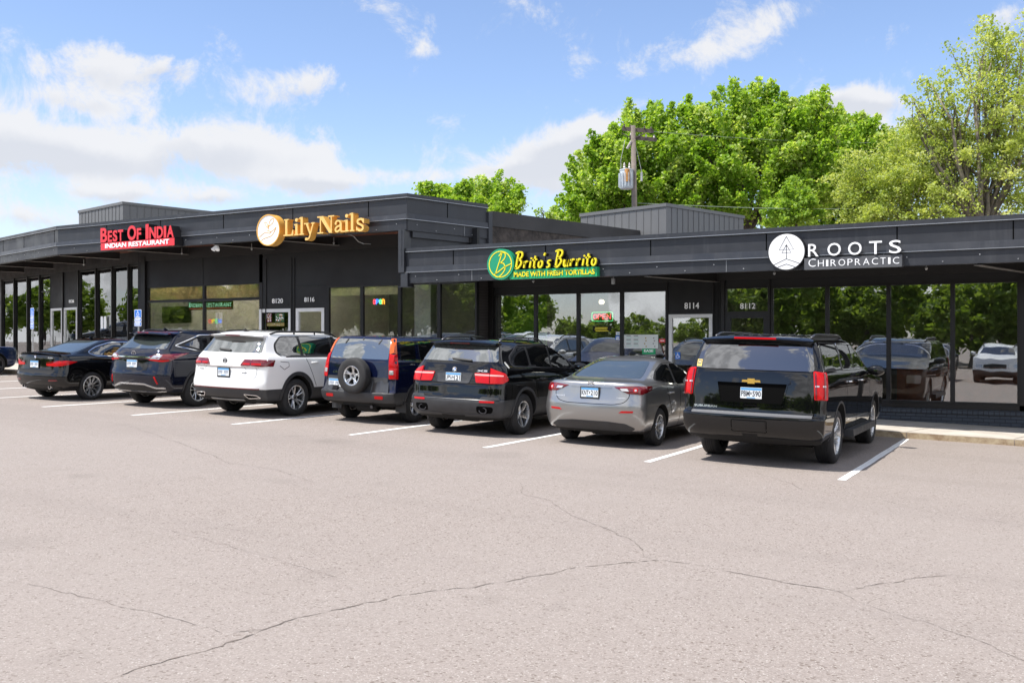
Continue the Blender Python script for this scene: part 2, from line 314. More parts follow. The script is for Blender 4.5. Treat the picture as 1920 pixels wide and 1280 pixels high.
# ------------------------------------------------------------------ mesh helpers
class MB:
    def __init__(s): s.v = []; s.f = []; s.mi = []
    def add(s, vs, fs, mi=0):
        o = len(s.v); s.v += [tuple(p) for p in vs]; s.f += [tuple(i + o for i in f) for f in fs]; s.mi += [mi] * len(fs); return s
    def box(s, x0, x1, y0, y1, z0, z1, mi=0):
        v = [(x, y, z) for x in (x0, x1) for y in (y0, y1) for z in (z0, z1)]
        return s.add(v, [(0, 1, 3, 2), (4, 6, 7, 5), (0, 4, 5, 1), (2, 3, 7, 6), (0, 2, 6, 4), (1, 5, 7, 3)], mi)
    def obox(s, p, a, b, c, mi=0):   # parallelepiped at p with edge vectors
        p, a, b, c = map(Vector, (p, a, b, c))
        v = [p + a * i + b * j + c * k for i in (0, 1) for j in (0, 1) for k in (0, 1)]
        if a.cross(b).dot(c) < 0: v = [p + b * i + a * j + c * k for i in (0, 1) for j in (0, 1) for k in (0, 1)]
        return s.add(v, [(0, 1, 3, 2), (4, 6, 7, 5), (0, 4, 5, 1), (2, 3, 7, 6), (0, 2, 6, 4), (1, 5, 7, 3)], mi)
    def tube(s, pts, rad, n=8, mi=0, caps=True):
        pts = [Vector(p) for p in pts]; rad = rad if isinstance(rad, (list, tuple)) else [rad] * len(pts)
        rings = []; ref = None
        for i, p in enumerate(pts):
            d = (pts[min(i + 1, len(pts) - 1)] - pts[max(i - 1, 0)]).normalized()
            if ref is None: ref = Vector((0, 0, 1)) if abs(d.z) < .9 else Vector((1, 0, 0))
            a = d.cross(ref); a = a.normalized() if a.length > 1e-6 else Vector((1, 0, 0)); b = a.cross(d).normalized(); ref = b
            ref = b
            rings.append([p + (a * math.cos(2 * math.pi * k / n) + b * math.sin(2 * math.pi * k / n)) * rad[i] for k in range(n)])
        v = [q for r in rings for q in r]; f = []
        for i in range(len(rings) - 1):
            for k in range(n): f.append((i * n + k, i * n + (k + 1) % n, (i + 1) * n + (k + 1) % n, (i + 1) * n + k))
        if caps: f.append(tuple(range(n))[::-1]); f.append(tuple((len(rings) - 1) * n + k for k in range(n)))
        return s.add(v, f, mi)
    def lathe(s, prof, axis='x', c=(0, 0, 0), n=40, mi=0, close=True):   # prof: (along axis, radius)
        v = []; f = []
        for (a, r) in prof:
            for k in range(n):
                t = 2 * math.pi * k / n; u, w_ = r * math.cos(t), r * math.sin(t)
                p = {'x': (a, u, w_), 'y': (u, a, w_), 'z': (u, w_, a)}[axis]; v.append((p[0] + c[0], p[1] + c[1], p[2] + c[2]))
        m = len(prof)
        for i in range(m if close else m - 1):
            j = (i + 1) % m
            for k in range(n): f.append((i * n + k, i * n + (k + 1) % n, j * n + (k + 1) % n, j * n + k))
        return s.add(v, f, mi)
    def prism(s, poly, z0, z1, mi=0, frame=None):    # 2-D polygon extruded; frame = (o, a, b, n)
        n = len(poly)
        area = sum(poly[i][0] * poly[(i + 1) % n][1] - poly[(i + 1) % n][0] * poly[i][1] for i in range(n))
        if area < 0: poly = poly[::-1]
        v = [(x, y, z0) for x, y in poly] + [(x, y, z1) for x, y in poly]
        f = [tuple(range(n))[::-1], tuple(range(n, 2 * n))] + [(i, (i + 1) % n, n + (i + 1) % n, n + i) for i in range(n)]
        if frame:
            o, a, b, nn = map(Vector, frame); v = [o + a * p[0] + b * p[1] + nn * p[2] for p in v]
        return s.add(v, f, mi)
    def ribbon(s, pts, wd, z0, z1, frame, mi=0):     # flat stroke of width wd along 2-D polyline, extruded z0..z1
        P = [Vector((p[0], p[1])) for p in pts]; L, Rr = [], []
        for i, p in enumerate(P):
            d = P[min(i + 1, len(P) - 1)] - P[max(i - 1, 0)]; d = d.normalized() if d.length else Vector((1, 0))
            n = Vector((-d.y, d.x)); k = wd[i] if isinstance(wd, (list, tuple)) else wd
            L.append(p + n * k / 2); Rr.append(p - n * k / 2)
        for i in range(len(P) - 1):
            s.prism([Rr[i], Rr[i + 1], L[i + 1], L[i]], z0, z1, mi, frame)
        return s
    def mesh(s, name, mats, smooth=False):
        me = bpy.data.meshes.new(name); me.from_pydata([tuple(p) for p in s.v], [], s.f)
        for m in (mats if isinstance(mats, (list, tuple)) else [mats]): me.materials.append(m)
        me.polygons.foreach_set('material_index', s.mi)
        if smooth: me.polygons.foreach_set('use_smooth', [True] * len(s.f))
        me.update(); return me
    def build(s, name, mats, parent=None, smooth=False, loc=None):
        o = bpy.data.objects.new(name, s.mesh(name, mats, smooth)); col.objects.link(o); o.parent = parent
        if loc: o.location = loc
        return o
def tag(o, label=None, cat=None, group=None, kind=None):
    if label: o['label'] = label
    if cat: o['category'] = cat
    if group: o['group'] = group
    if kind: o['kind'] = kind
    return o
def empty(name, loc=(0, 0, 0), rz=0, **kw):
    o = bpy.data.objects.new(name, None); col.objects.link(o); o.location = loc; o.rotation_euler = (0, 0, rz); o.empty_display_size = .2
    return tag(o, **kw)
def kids(o): return [c for c in bpy.data.objects if c.parent == o]
def dup(o, parent=None):
    c = o.copy(); col.objects.link(c); c.parent = parent
    for ch in kids(o): dup(ch, c)
    return c
def autosmooth(me, deg=35):
    me.polygons.foreach_set('use_smooth', [True] * len(me.polygons))
    try: me.set_sharp_from_angle(angle=R(deg))
    except Exception: pass
def gz(x): return -.0263 * max(-60, min(40, x))

# point seen at a pixel on the upright plane through p0 with horizontal direction d
def at(px, py, p0, d):
    X = (px - 960) / F; ray = Vector((X * CU - SU, X * SU + CU, (640 - py) / F))
    n = Vector((-d[1], d[0])); k = (n.x * p0[0] + n.y * p0[1]) / (n.x * ray.x + n.y * ray.y)
    return Vector((0, 0, CH)) + ray * k
def onY(px, py, Y): return at(px, py, (0, Y), (1, 0))
def ground_at(px, py, up=0.0):
    X = (px - 960) / F; r = Vector((X * CU - SU, X * SU + CU, (640 - py) / F))
    k = (CH - up) / (-(r.z + .0263 * r.x)); return Vector((r.x * k, r.y * k, -.0263 * r.x * k + up))

# ------------------------------------------------------------------ text
def text_geo(s, bold=0.0, shear=0.0, spacing=1.0):
    cu = bpy.data.curves.new('t', 'FONT'); cu.body = s; cu.size = 1; cu.offset = bold; cu.shear = shear; cu.space_character = spacing
    cu.resolution_u = 4; cu.fill_mode = 'BOTH'
    o = bpy.data.objects.new('t', cu); col.objects.link(o)
    dg = bpy.context.evaluated_depsgraph_get(); me = bpy.data.meshes.new_from_object(o.evaluated_get(dg))
    bm = bmesh.new(); bm.from_mesh(me); bmesh.ops.remove_doubles(bm, verts=bm.verts, dist=1e-5)
    v = [tuple(p.co) for p in bm.verts]; v = [(p[0], p[1]) for p in v]; bm.verts.index_update(); f = [tuple(q.index for q in fc.verts) for fc in bm.faces]
    be = [tuple(q.index for q in e.verts) for e in bm.edges if len(e.link_faces) == 1]
    bm.free(); bpy.data.objects.remove(o); bpy.data.curves.remove(cu); bpy.data.meshes.remove(me)
    return v, f, be
def put_text(mb, s, frame, x0, x1, z0, z1, d0, d1, mi_face=0, mi_side=0, bold=0.0, shear=0.0, spacing=1.0):
    """letters filling x0..x1, z0..z1 in the frame (o, right, up, outward), from depth d0 to d1 outward"""
    v, f, be = text_geo(s, bold, shear, spacing)
    xs = [p[0] for p in v]; ys = [p[1] for p in v]; ax, bx, ay, by = min(xs), max(xs), min(ys), max(ys)
    o, a, b, n = map(Vector, frame)
    q = [(x0 + (p[0] - ax) / (bx - ax) * (x1 - x0), z0 + (p[1] - ay) / (by - ay) * (z1 - z0)) for p in v]
    top = [o + a * p[0] + b * p[1] + n * d1 for p in q]; bot = [o + a * p[0] + b * p[1] + n * d0 for p in q]
    # face winding outward
    ff = []
    for fc in f:
        nn = (top[fc[1]] - top[fc[0]]).cross(top[fc[2]] - top[fc[1]]); ff.append(fc if nn.dot(n) > 0 else fc[::-1])
    mb.add(top, ff, mi_face)
    N = len(top); mb.add(top + bot, [(e[0], e[1], e[1] + N, e[0] + N) for e in be], mi_side)
    return mb
def smallcaps(mb, s, frame, x0, x1, z0, hbig, hsmall, d0, d1, mf=0, ms=0, bold=0.0, gap=.12, lift=None):
    """words set in capitals with a taller first letter; each glyph fitted in turn"""
    W = {'I': .32, ' ': .42, 'M': 1.05, 'W': 1.2, 'O': .95, 'N': .9, 'D': .85, 'A': .9, 'H': .85, 'R': .8, 'C': .85, 'P': .72, 'T': .72, 'B': .75, 'E': .62, 'S': .66, 'F': .6, 'L': .6}
    seq = []; first = True
    for ch in s:
        big = first and ch != ' '; seq.append((ch, hbig if big else hsmall)); first = ch == ' '
    tot = sum(W.get(c, .8) * h for c, h in seq) + gap * hsmall * (len(seq) - 1); k = (x1 - x0) / tot; x = x0
    for c, h in seq:
        wd = W.get(c, .8) * h * k
        if c != ' ': put_text(mb, c, frame, x, x + wd, z0, z0 + h, d0, d1, mf, ms, bold)
        x += wd + gap * hsmall * k
    return mb
# ================================================================== ground
S_ = lambda o: tag(o, kind='structure')
g = MB(); xs = [-900, -60, -45, -30, -15, 0, 15, 40, 900]; ys = [-900, -60, -20, 0, 10, 20, 40, 900]
for x in xs:
    for y in ys: g.v.append((x, y, gz(x)))
n = len(ys)
for i in range(len(xs) - 1):
    for j in range(n - 1): g.f.append((i * n + j, (i + 1) * n + j, (i + 1) * n + j + 1, i * n + j + 1)); g.mi.append(0)
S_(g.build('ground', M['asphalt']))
D1 = Vector((-.965, .262)); N1 = Vector((.262, .965))      # the turned grid of the left wing
STR = [-2.52, -5.24, -7.93, -10.64, -13.36, -16.03, -18.83, -21.58, -24.3, -27.0, -29.7]
for x in STR:
    m = MB(); y1 = 19.58 if x > -27.5 else 19.9; nseg = 14; ya = 13.38 + random.Random(int(x * 10)).uniform(-.03, .03); rr = random.Random(int(-x * 7))
    L = [(x - .052 + rr.uniform(-.006, .006), ya + (y1 - ya) * i / nseg) for i in range(nseg + 1)]; Rr = [(x + .052 + rr.uniform(-.006, .006), ya + (y1 - ya) * i / nseg) for i in range(nseg + 1)]
    v = [(a, b, gz(a) + .004) for a, b in L] + [(a, b, gz(a) + .004) for a, b in Rr]
    m.add(v, [(i, nseg + 1 + i, nseg + 2 + i, i + 1) for i in range(nseg)])
    S_(m.build('parking_line', M['paintline']))
# cracks
m = MB(); rr = random.Random(5)
CR = [([(175, 1280), (240, 1262), (330, 1232), (420, 1212), (500, 1178), (560, 1158), (640, 1142), (700, 1130), (800, 1108), (900, 1098), (1000, 1082), (1080, 1062), (1150, 1056), (1225, 1048), (1300, 1058), (1400, 1076), (1500, 1096), (1572, 1108), (1640, 1096), (1720, 1084), (1790, 1078)], .013),
      ([(1572, 1108), (1610, 1128), (1680, 1150), (1760, 1172), (1850, 1205), (1925, 1240)], .006), ([(1225, 1048), (1190, 1015), (1120, 985), (1060, 958), (1030, 938), (975, 925), (975, 905)], .008),
      ([(60, 1092), (150, 1120), (260, 1145), (330, 1160), (420, 1184), (500, 1178)], .006), ([(290, 988), (400, 1015), (520, 1050), (640, 1080)], .005), ([(545, 905), (580, 918), (640, 922)], .006),
      ([(240, 798), (330, 828), (390, 850), (430, 868), (520, 880), (590, 905)], .008), ([(850, 870), (960, 885), (1080, 880)], .006), ([(1400, 880), (1480, 905), (1500, 918), (1600, 925), (1750, 960), (1920, 985)], .007), ([(0, 925), (120, 918), (260, 905), (380, 895)], .007)]
for pts, wd in CR:
    P = [ground_at(*p) for p in pts]; Q = [P[0]]
    for a, b in zip(P[:-1], P[1:]):
        k = max(2, int((b - a).length / .05))
        for i in range(1, k + 1): Q.append(a.lerp(b, i / k))
    off = 0; W2 = []
    for i, q in enumerate(Q):
        off = off * .82 + rr.gauss(0, .011); d = (Q[min(i + 1, len(Q) - 1)] - Q[max(0, i - 1)]).normalized(); n_ = Vector((-d.y, d.x, 0))
        W2.append((q + n_ * off, n_, wd * max(0.0, rr.gauss(.62, .42))))
    v = []
    for q, n_, k in W2: v += [(q.x - n_.x * k / 2, q.y - n_.y * k / 2, gz(q.x) + .003), (q.x + n_.x * k / 2, q.y + n_.y * k / 2, gz(q.x) + .003)]
    m.add(v, [(2 * i, 2 * i + 2, 2 * i + 3, 2 * i + 1) for i in range(len(W2) - 1)])
S_(m.build('ground_crack', M['crack']))
# kerb and pavement follow the slope of the lot; west of x=-27.5 they turn with the wing
def path_strip(nm, ma, fr, bk, lo, hi, cuts=()):
    m = MB()
    A = [(8, 0), (-27.5, 0)]
    pts = [Vector((8, 19.75)), Vector((-2.56, 19.75)), Vector((-12, 19.75)), Vector((-20, 19.75)), Vector((-27.5, 19.75)), Vector((-27.5, 19.75)) + D1 * 22]
    nr = [Vector((0, 1))] * 4 + [Vector((.13, .99)), N1]
    v = []
    for p, q in zip(pts, nr):
        a = p + q * fr; b = p + q * bk
        v += [(a.x, a.y, gz(a.x) + lo), (a.x, a.y, gz(a.x) + hi), (b.x, b.y, gz(b.x) + hi), (b.x, b.y, gz(b.x) + lo)]
    f = []
    for i in range(len(pts) - 1):
        for k in range(4): f.append((4 * i + k, 4 * i + 4 + k, 4 * i + 4 + (k + 1) % 4, 4 * i + (k + 1) % 4))
    m.add(v, f); return S_(m.build(nm, ma))
path_strip('kerb', M['kerb'], 0, .02, -.3, .108)
path_strip('sidewalk', M['concrete'], .006, 2.75, -.3, .120)
m = MB()
for k in range(22):
    x = -.74 - 1.80 * k + 1.8 * 3
    if x > -27: m.add([(x - .007, 19.757, gz(x) + .124), (x + .007, 19.757, gz(x) + .124), (x + .60, 22.4, gz(x) + .124), (x + .586, 22.4, gz(x) + .124)], [(0, 1, 2, 3)]); m.box(x - .006, x + .006, 19.745, 19.76, gz(x) - .02, gz(x) + .105)
S_(m.build('pavement_joint', M['crack']))

# ================================================================== buildings
def extr(name, parent, ma, p0, p1, prof, mi=None, mats=None):
    """profile (outward offset, z) extruded from p0 to p1; outward is to the right of p0->p1 seen from above turned towards the lot"""
    p0, p1 = Vector(p0), Vector(p1); d = (p1 - p0).normalized(); n = Vector((d.y, -d.x))
    if n.y > 0 and abs(n.y) > .3: n = -n
    if abs(n.y) <= .3 and n.x < 0: n = -n
    m = MB(); k = len(prof); v = [(p.x + n.x * o, p.y + n.y * o, z) for p in (p0, p1) for o, z in prof]
    f = [(i, (i + 1) % k, k + (i + 1) % k, k + i) for i in range(k)] + [tuple(range(k)), tuple(range(k, 2 * k))[::-1]]
    m.add(v, f); return m.build(name, ma, parent)
def rect(o0, o1, z0, z1): return [(o0, z0), (o1, z0), (o1, z1), (o0, z1)]
def fix_normals(o):
    bm = bmesh.new(); bm.from_mesh(o.data); bmesh.ops.recalc_face_normals(bm, faces=bm.faces); bm.to_mesh(o.data); bm.free(); return o
def fascia(parent, p0, p1, zt, zp, zl, ze, zb, joints=(), bolts=True, e0=0, e1=0):
    """zt top of coping, zp top of panel, zl top of ledge, ze its bright edge, zb bottom"""
    p0, p1 = Vector(p0), Vector(p1); d = (p1 - p0).normalized(); n = Vector((d.y, -d.x))
    if n.y > 0 and abs(n.y) > .3: n = -n
    if abs(n.y) <= .3 and n.x < 0: n = -n
    a0, a1 = p0 - d * e0, p1 + d * e1
    fix_normals(extr('coping', parent, M['metal2'], a0, a1, rect(-.30, .05, zp + .012, zt)))
    fix_normals(extr('fascia_panel', parent, M['metal'], p0, p1, rect(-.20, 0, zl + .002, zp)))
    fix_normals(extr('ledge', parent, M['metal2'], a0, a1, [(-.20, ze + .014), (.055, ze + .014), (.040, zl), (-.20, zl)]))
    fix_normals(extr('lower_fascia', parent, M['metal'], p0, p1, rect(-.16, .018, zb, ze - .002)))
    m = MB()
    for z in (zp, ze):
        q = [a0 + n * .066, a1 + n * .066, a1 - n * .05, a0 - n * .05]
        m.prism([(p.x, p.y) for p in q], z, z + .011)
    m.build('flashing', M['edge'], parent)
    m = MB()
    for px in joints:
        P = at(px, 450, p0, d); c = Vector((P.x, P.y)) + n * .001
        q = [c - d * .011, c + d * .011, c + d * .011 + n * .004, c - d * .011 + n * .004]; m.prism([(p.x, p.y) for p in q], zl + .004, zp - .002)
    L = (p1 - p0).length
    if joints: m.build('panel_joint', M['gap'], parent)
    m = MB(); k = int(L / .62)
    for i in range(k):
        c = p0 + d * (.3 + i * .62) + n * .019; z = zb + (.055 if i % 2 else .16)
        m.tube([(c.x, c.y, z), (c.x + n.x * .012, c.y + n.y * .012, z)], .012, 6)
    for i in range(int(L / 3.05) + 1):
        c = p0 + d * (1.9 + i * 3.05) + n * .0195
        if (c - p0).length < L: q = [c - d * .004, c + d * .004, c + d * .004 + n * .002, c - d * .004 + n * .002]; m.prism([(p.x, p.y) for p in q], zb, ze - .01)
    m.build('screw', M['galv'], parent)
    return n
def wallrun(parent, p0, d, s0, s1, z0, z1, ops, th=.12, ma='darkwall', name='wall'):
    """upright wall from s0 to s1 along d with rectangular openings (a,b,za,zb)"""
    p0, d = Vector(p0), Vector(d); n = Vector((-d.y, d.x)); n = n if n.y > 0 else -n
    m = MB(); cur = s0
    def blk(a, b, za, zb):
        if b - a > .002 and zb - za > .002:
            q = [p0 + d * a, p0 + d * b, p0 + d * b + n * th, p0 + d * a + n * th]; m.prism([(p.x, p.y) for p in q], za, zb)
    for (a, b, za, zb) in sorted(ops):
        blk(cur, a, z0, z1); blk(a, b, z0, za); blk(a, b, zb, z1); cur = b
    blk(cur, s1, z0, z1)
    return fix_normals(m.build(name, M[ma], parent))
def window(parent, p0, d, a, b, za, zb, fw=.045, pane='pane', label=None, mull=(), fmat='frame', nm='window', inset=.03, handle=False):
    p0, d = Vector(p0), Vector(d); n = Vector((-d.y, d.x)); n = n if n.y > 0 else -n
    m = MB()
    def bar(u, v, z, z2, i0=-.012, i1=.07):
        q = [p0 + d * u + n * i0, p0 + d * v + n * i0, p0 + d * v + n * i1, p0 + d * u + n * i1]; m.prism([(p.x, p.y) for p in q], z, z2)
    bar(a, a + fw, za, zb); bar(b - fw, b, za, zb); bar(a + fw, b - fw, za, za + fw); bar(a + fw, b - fw, zb - fw, zb)
    for z in mull: bar(a + fw, b - fw, z - .02, z + .02)
    o = fix_normals(m.build(nm, M[fmat], parent))
    if label: o['label'] = label
    pm = MB(); q = [p0 + d * (a + fw - .004) + n * inset, p0 + d * (b - fw + .004) + n * inset, p0 + d * (b - fw + .004) + n * (inset + .008), p0 + d * (a + fw - .004) + n * (inset + .008)]
    pm.prism([(p.x, p.y) for p in q], za + fw - .004, zb - fw + .004); fix_normals(pm.build('pane', M[pane], o))
    if handle:
        c = p0 + d * (a + fw + .02 if handle > 0 else b - fw - .02) - n * .06; hz = za + 1.0
        MB().tube([(c.x + n.x * .05, c.y + n.y * .05, hz - .15), (c.x, c.y, hz - .15), (c.x, c.y, hz + .15), (c.x + n.x * .05, c.y + n.y * .05, hz + .15)], .012, 6).build('handle', M['galv'], o)
    return o

# ---- the lower right building (R)
YR = 22.5; YM = 21.9; YF = 19.8
shop = empty('shop_building', (-4, YR, gz(-4)), label='low charcoal shop building with two storefronts behind the silver sedan', cat='building')
shop_w = Matrix.Translation((-4, YR, gz(-4)))
def setp(parent):      # parts are drawn in world coordinates: take the parent's offset out
    for c in kids(parent):
        c.matrix_parent_inverse = parent.matrix_basis.inverted()
xR = lambda px, Y=YR: onY(px, 600, Y).x
zR = lambda px, py, Y=YR: onY(px, py, Y).z
fascia(shop, (-14.0, YF), (6.5, YF), 4.15, 4.05, 3.70, 3.553, 3.30, joints=(850, 1023, 1220, 1437, 1682, 1900), e0=.0)
m = MB(); m.box(-14.16, -13.99, 19.70, 20.0, 3.56, 4.61); m.box(-14.10, -13.90, 19.72, 19.98, 3.22, 3.545); m.box(-14.17, -13.86, 19.70, 20.02, 3.205, 3.22); m.box(-14.06, -14.05, 19.69, 19.70, 3.72, 4.6); m.build('corner_post', M['metal2'], shop)
m = MB(); m.box(-14.18, 6.5, 19.9, 38, 3.90, 3.96); m.build('roof', M['roof'], shop)
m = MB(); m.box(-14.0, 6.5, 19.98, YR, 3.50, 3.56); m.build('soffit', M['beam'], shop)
WT = 3.13
wx = lambda a, b: (xR(a), xR(b))
brito = [wx(928, 1004), wx(1004, 1084), wx(1084, 1165.5), wx(1165.5, 1251)]
roots = [wx(1446, 1551), wx(1551, 1666), wx(1666, 1786), wx(1786, 1912)]
x0d, x1d = wx(1254, 1336); x0t, x1t = wx(1360, 1442)
ops = [(a, b, .98 if i < 4 else .58, WT) for i, (a, b) in enumerate(brito + roots)]
zdt = zR(1295, 589); dfl = lambda x: gz(x) + .13
ops += [(x0d, x1d, dfl(x0d), zdt), (x0t, x1t, dfl(x0t), WT)]
xe = roots[-1][1]
ops += [(xe + .12, xe + 1.5, .58, WT), (xe + 1.5, xe + 2.9, .58, WT), (xe + 2.9, xe + 4.3, .58, WT)]
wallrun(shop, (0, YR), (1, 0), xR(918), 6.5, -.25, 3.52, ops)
for i, (a, b) in enumerate(brito): window(shop, (0, YR), (1, 0), a, b, .98, WT, pane='pane')
for i, (a, b) in enumerate(roots): window(shop, (0, YR), (1, 0), a, b, .58, WT, pane='pane')
for k in range(3): window(shop, (0, YR), (1, 0), xe + (.12, 1.5, 2.9)[k], xe + (1.5, 2.9, 4.3)[k], .58, WT)
window(shop, (0, YR), (1, 0), x0d, x1d, dfl(x0d), zdt, fw=.085, fmat='white_frame', nm='door', handle=1, label='white framed glass door')
ztr = zR(1400, 586)
window(shop, (0, YR), (1, 0), x0t, x1t, ztr, WT, fw=.03, nm='transom_window')
window(shop, (0, YR), (1, 0), x0t, x1t, dfl(x0t), ztr, fw=.13, nm='door', handle=1, label='dark framed glass door')
# inner rim on the white door and siding grooves beside it
m = MB()
for i in range(9): x = x1d + .04 + i * .034; m.box(x, x + .007, YR - .006, YR - .001, dfl(x), 3.4)
m.build('siding_groove', M['gap'], shop)
m = MB(); m.box(x0d - .05, x0d - .02, YR - .03, YR - .002, dfl(x0d), 3.3); m.box(x1d + .005, x1d + .03, YR - .03, YR - .002, dfl(x0d), 3.3); m.box(x0d, x1d, YR - .025, YR - .002, zdt + .03, zdt + .06); m.box(x0t - .09, x0t - .01, YR - .04, YR - .002, dfl(x0t), 3.5); m.box(x1t + .002, x1t + .03, YR - .05, YR - .014, dfl(x0t), 3.5)
m.box(xe, xe + .12, YR - .05, YR - .002, -.2, 3.5); m.box(xR(918), xR(927), YR - .06, YR - .002, .2, 3.5)
m.build('trim', M['frame'], shop)
# brick base under the right windows: rowlock sill and courses
xb = xR(1446) - .03
m = MB(); m.box(xb, 6.5, YR - .10, YR - .002, -.3, .36); m.build('brick_base', M['brick'], shop)
m = MB(); x = xb; rr = random.Random(3)
while x < 6.4: m.box(x, x + .088, YR - .125 + rr.uniform(-.004, .004), YR - .002, .368, .47 + rr.uniform(-.003, .003)); x += .098
m.build('sill_brick', M['brick'], shop)
m = MB(); m.box(xb, 6.5, YR - .118, YR - .003, .362, .466); m.box(xb, 6.5, YR - .05, YR - .001, .47, .578); m.build('sill', M['frame'], shop)
def num(parent, s, px0, px1, py0, py1, Y, col_='sw', d=.02):
    a = onY(px0, py1, Y); b = onY(px1, py0, Y)
    m = MB(); put_text(m, s, ((0, Y - .004, 0), (1, 0, 0), (0, 0, 1), (0, -1, 0)), a.x, b.x, a.z, b.z, 0, d, bold=.0)
    o = m.build('house_number', M[col_], parent); o['label'] = 'white house number ' + s; return o
num(shop, '8114', 1284, 1311, 567, 579, YR); num(shop, '8112', 1388, 1416, 568, 579, YR - .02, d=.006)
# canopy beams
def beams(parent, starts, d, L, z, web=.2):
    for (x, y) in starts:
        m = MB(); m2 = MB(); a = Vector((x, y)); b = a + Vector(d) * L; s = Vector((d[1], -d[0])); q = [a - s * .012, a + s * .012, b + s * .012, b - s * .012]
        m.prism([(p.x, p.y) for p in q], z + .014, z + web); q = [a - s * .07, a + s * .07, b + s * .07, b - s * .07]; m2.prism([(p.x, p.y) for p in q], z, z + .012)
        fix_normals(m2.build('flange', M['flange'], fix_normals(m.build('canopy_beam', M['beam'], parent))))
beams(shop, [(onY(px, 540, 19.84).x, 19.84) for px in (1213, 1833)] + [(2.6, 19.84)], N1, 2.72, 3.262, .24)
# rooftop enclosures with standing seams
def roofbox(parent, A, B, C_, z0, z1):
    A, B, C_ = Vector(A), Vector(B), Vector(C_); Dd = A + (C_ - B); m = MB()
    q = [A, B, C_, Dd]; m.prism([(p.x, p.y) for p in q], z0, z1)
    cen = (A + C_) / 2
    o = fix_normals(m.build('rooftop_enclosure', M['roofmetal'], parent)); s = MB()
    for P, Q in ((A, B), (B, C_), (C_, Dd), (Dd, A)):
        L = (Q - P).length; d = (Q - P) / L; n = Vector((d.y, -d.x)); n = n if n.dot((P + Q) / 2 - cen) > 0 else -n
        k = int(L / .27)
        for i in range(1, k):
            c = P + d * (L * i / k); t = [c - d * .007, c + d * .007, c + d * .007 + n * .014, c - d * .007 + n * .014]; s.prism([(p.x, p.y) for p in t], z0, z1 - .09)
        t = [P - d * .03 + n * .002, Q + d * .03 + n * .002, Q + d * .03 + n * .035, P - d * .03 + n * .035]; s.prism([(p.x, p.y) for p in t], z1 - .09, z1 + .012)
    fix_normals(s.build('seam', M['roofmetal'], o)); return o
roofbox(shop, (-13.84, 29.49), (-10.51, 28.49), (-9.3, 32.6), 3.9, CH + 4.19)
# inside of R
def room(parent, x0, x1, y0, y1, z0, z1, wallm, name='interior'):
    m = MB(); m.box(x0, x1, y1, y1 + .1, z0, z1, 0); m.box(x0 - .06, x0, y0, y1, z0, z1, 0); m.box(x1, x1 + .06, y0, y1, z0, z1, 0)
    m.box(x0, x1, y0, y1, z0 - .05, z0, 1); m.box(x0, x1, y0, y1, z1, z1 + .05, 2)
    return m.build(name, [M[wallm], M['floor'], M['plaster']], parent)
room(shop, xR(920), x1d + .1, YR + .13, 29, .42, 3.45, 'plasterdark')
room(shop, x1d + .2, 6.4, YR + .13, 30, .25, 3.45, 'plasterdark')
m = MB(); m.box(xR(932) , xR(932) + 1.25, YR + .35, YR + .45, .5, 3.4); o = m.build('green_partition', mat('lime_wall', (.22, .50, .04), .8), shop)

# ---- the taller building on the left (middle front M, turned wing L, side)
rest = empty('restaurant_building', (-20, YM, gz(-20)), label='taller charcoal building with deep overhanging roof holding the restaurant and nail salon', cat='building')
PC = Vector((-27.5, 20.1)); PM = Vector((-13.97, YF)); PE = PM + N1 * 2.72
ZT, ZP, ZL, ZE, ZB = 5.49, 5.385, 4.985, 4.86, 4.60
dM = (PC - PM).normalized()
fascia(rest, PM, PC, ZT, ZP, ZL, ZE, ZB, joints=(691, 549, 419, 301, 200), e0=.05)
fascia(rest, PC, PC + D1 * 20, ZT, ZP, ZL, ZE, ZB, joints=(102, 45, 6), bolts=False)
fascia(rest, PM, PE, ZT, ZP, ZL + .02, ZE, ZB - .01, joints=(839,), e0=.045)
extr('side_fascia_band', rest, M['metal2'], PM + N1 * .2, PE, rect(-.2, -.02, 4.44, 4.585))
extr('side_fascia_wall', rest, M['metal'], PM + N1 * .2, PE + N1 * .1, rect(-.25, -.10, 3.9, 4.44))
m = MB(); e = PE; q = [e + Vector((-.2, 0)), e + Vector((.06, 0)), e + N1 * .14 + Vector((.06, 0)), e + N1 * .14 + Vector((-.2, 0))]; m.prism([(p.x, p.y) for p in q], 3.9, 5.30); m.build('downpipe_cover', M['metal2'], rest)
S0 = PE + N1 * .15 + Vector((.03, 0)); S1 = S0 + N1 * 14
extr('parapet_cap', rest, M['sidewall'], S0, S1, rect(-.3, .03, 4.93, 5.33)); extr('side_wall', rest, M['rust'], S0, S1, rect(-.25, 0, 3.8, 4.928))
m = MB(); q = [PM, PC, PC + D1 * 20, PC + D1 * 20 + N1 * 16, S1]; q = [p + Vector((-.02, .3)) if i in (0, 1) else p for i, p in enumerate(q)]
m.prism([(p.x, p.y) for p in q], 5.20, 5.25); m.build('roof', M['roof'], rest)
m = MB(); q = [PM + Vector((-.02, .2)), PC + Vector((0, .2)), PC + D1 * 20, PC + D1 * 20 + N1 * 2.2, Vector((-25.9, 22.0)), Vector((-13.3, 22.5))]; m.prism([(p.x, p.y) for p in q], 4.80, 4.84); m.build('soffit', M['soffit'], rest)
roofbox(rest, (-33.5, 25.4), (-29.93, 24.54), (-29.0, 28.6), 5.2, CH + 5.085)
xM = lambda px: onY(px, 600, YM).x; zM = lambda px, py: onY(px, py, YM).z
mx = lambda a, b: (xM(a), xM(b))
zb1 = zM(384, 533.5); zb0 = zM(384, 562.5); zl1 = zM(680, 534)
boi = [mx(276.5, 382), mx(382, 492.5)]; lily = [mx(614.5, 678.5), mx(678.5, 749), mx(749, 823), mx(823, 894)]
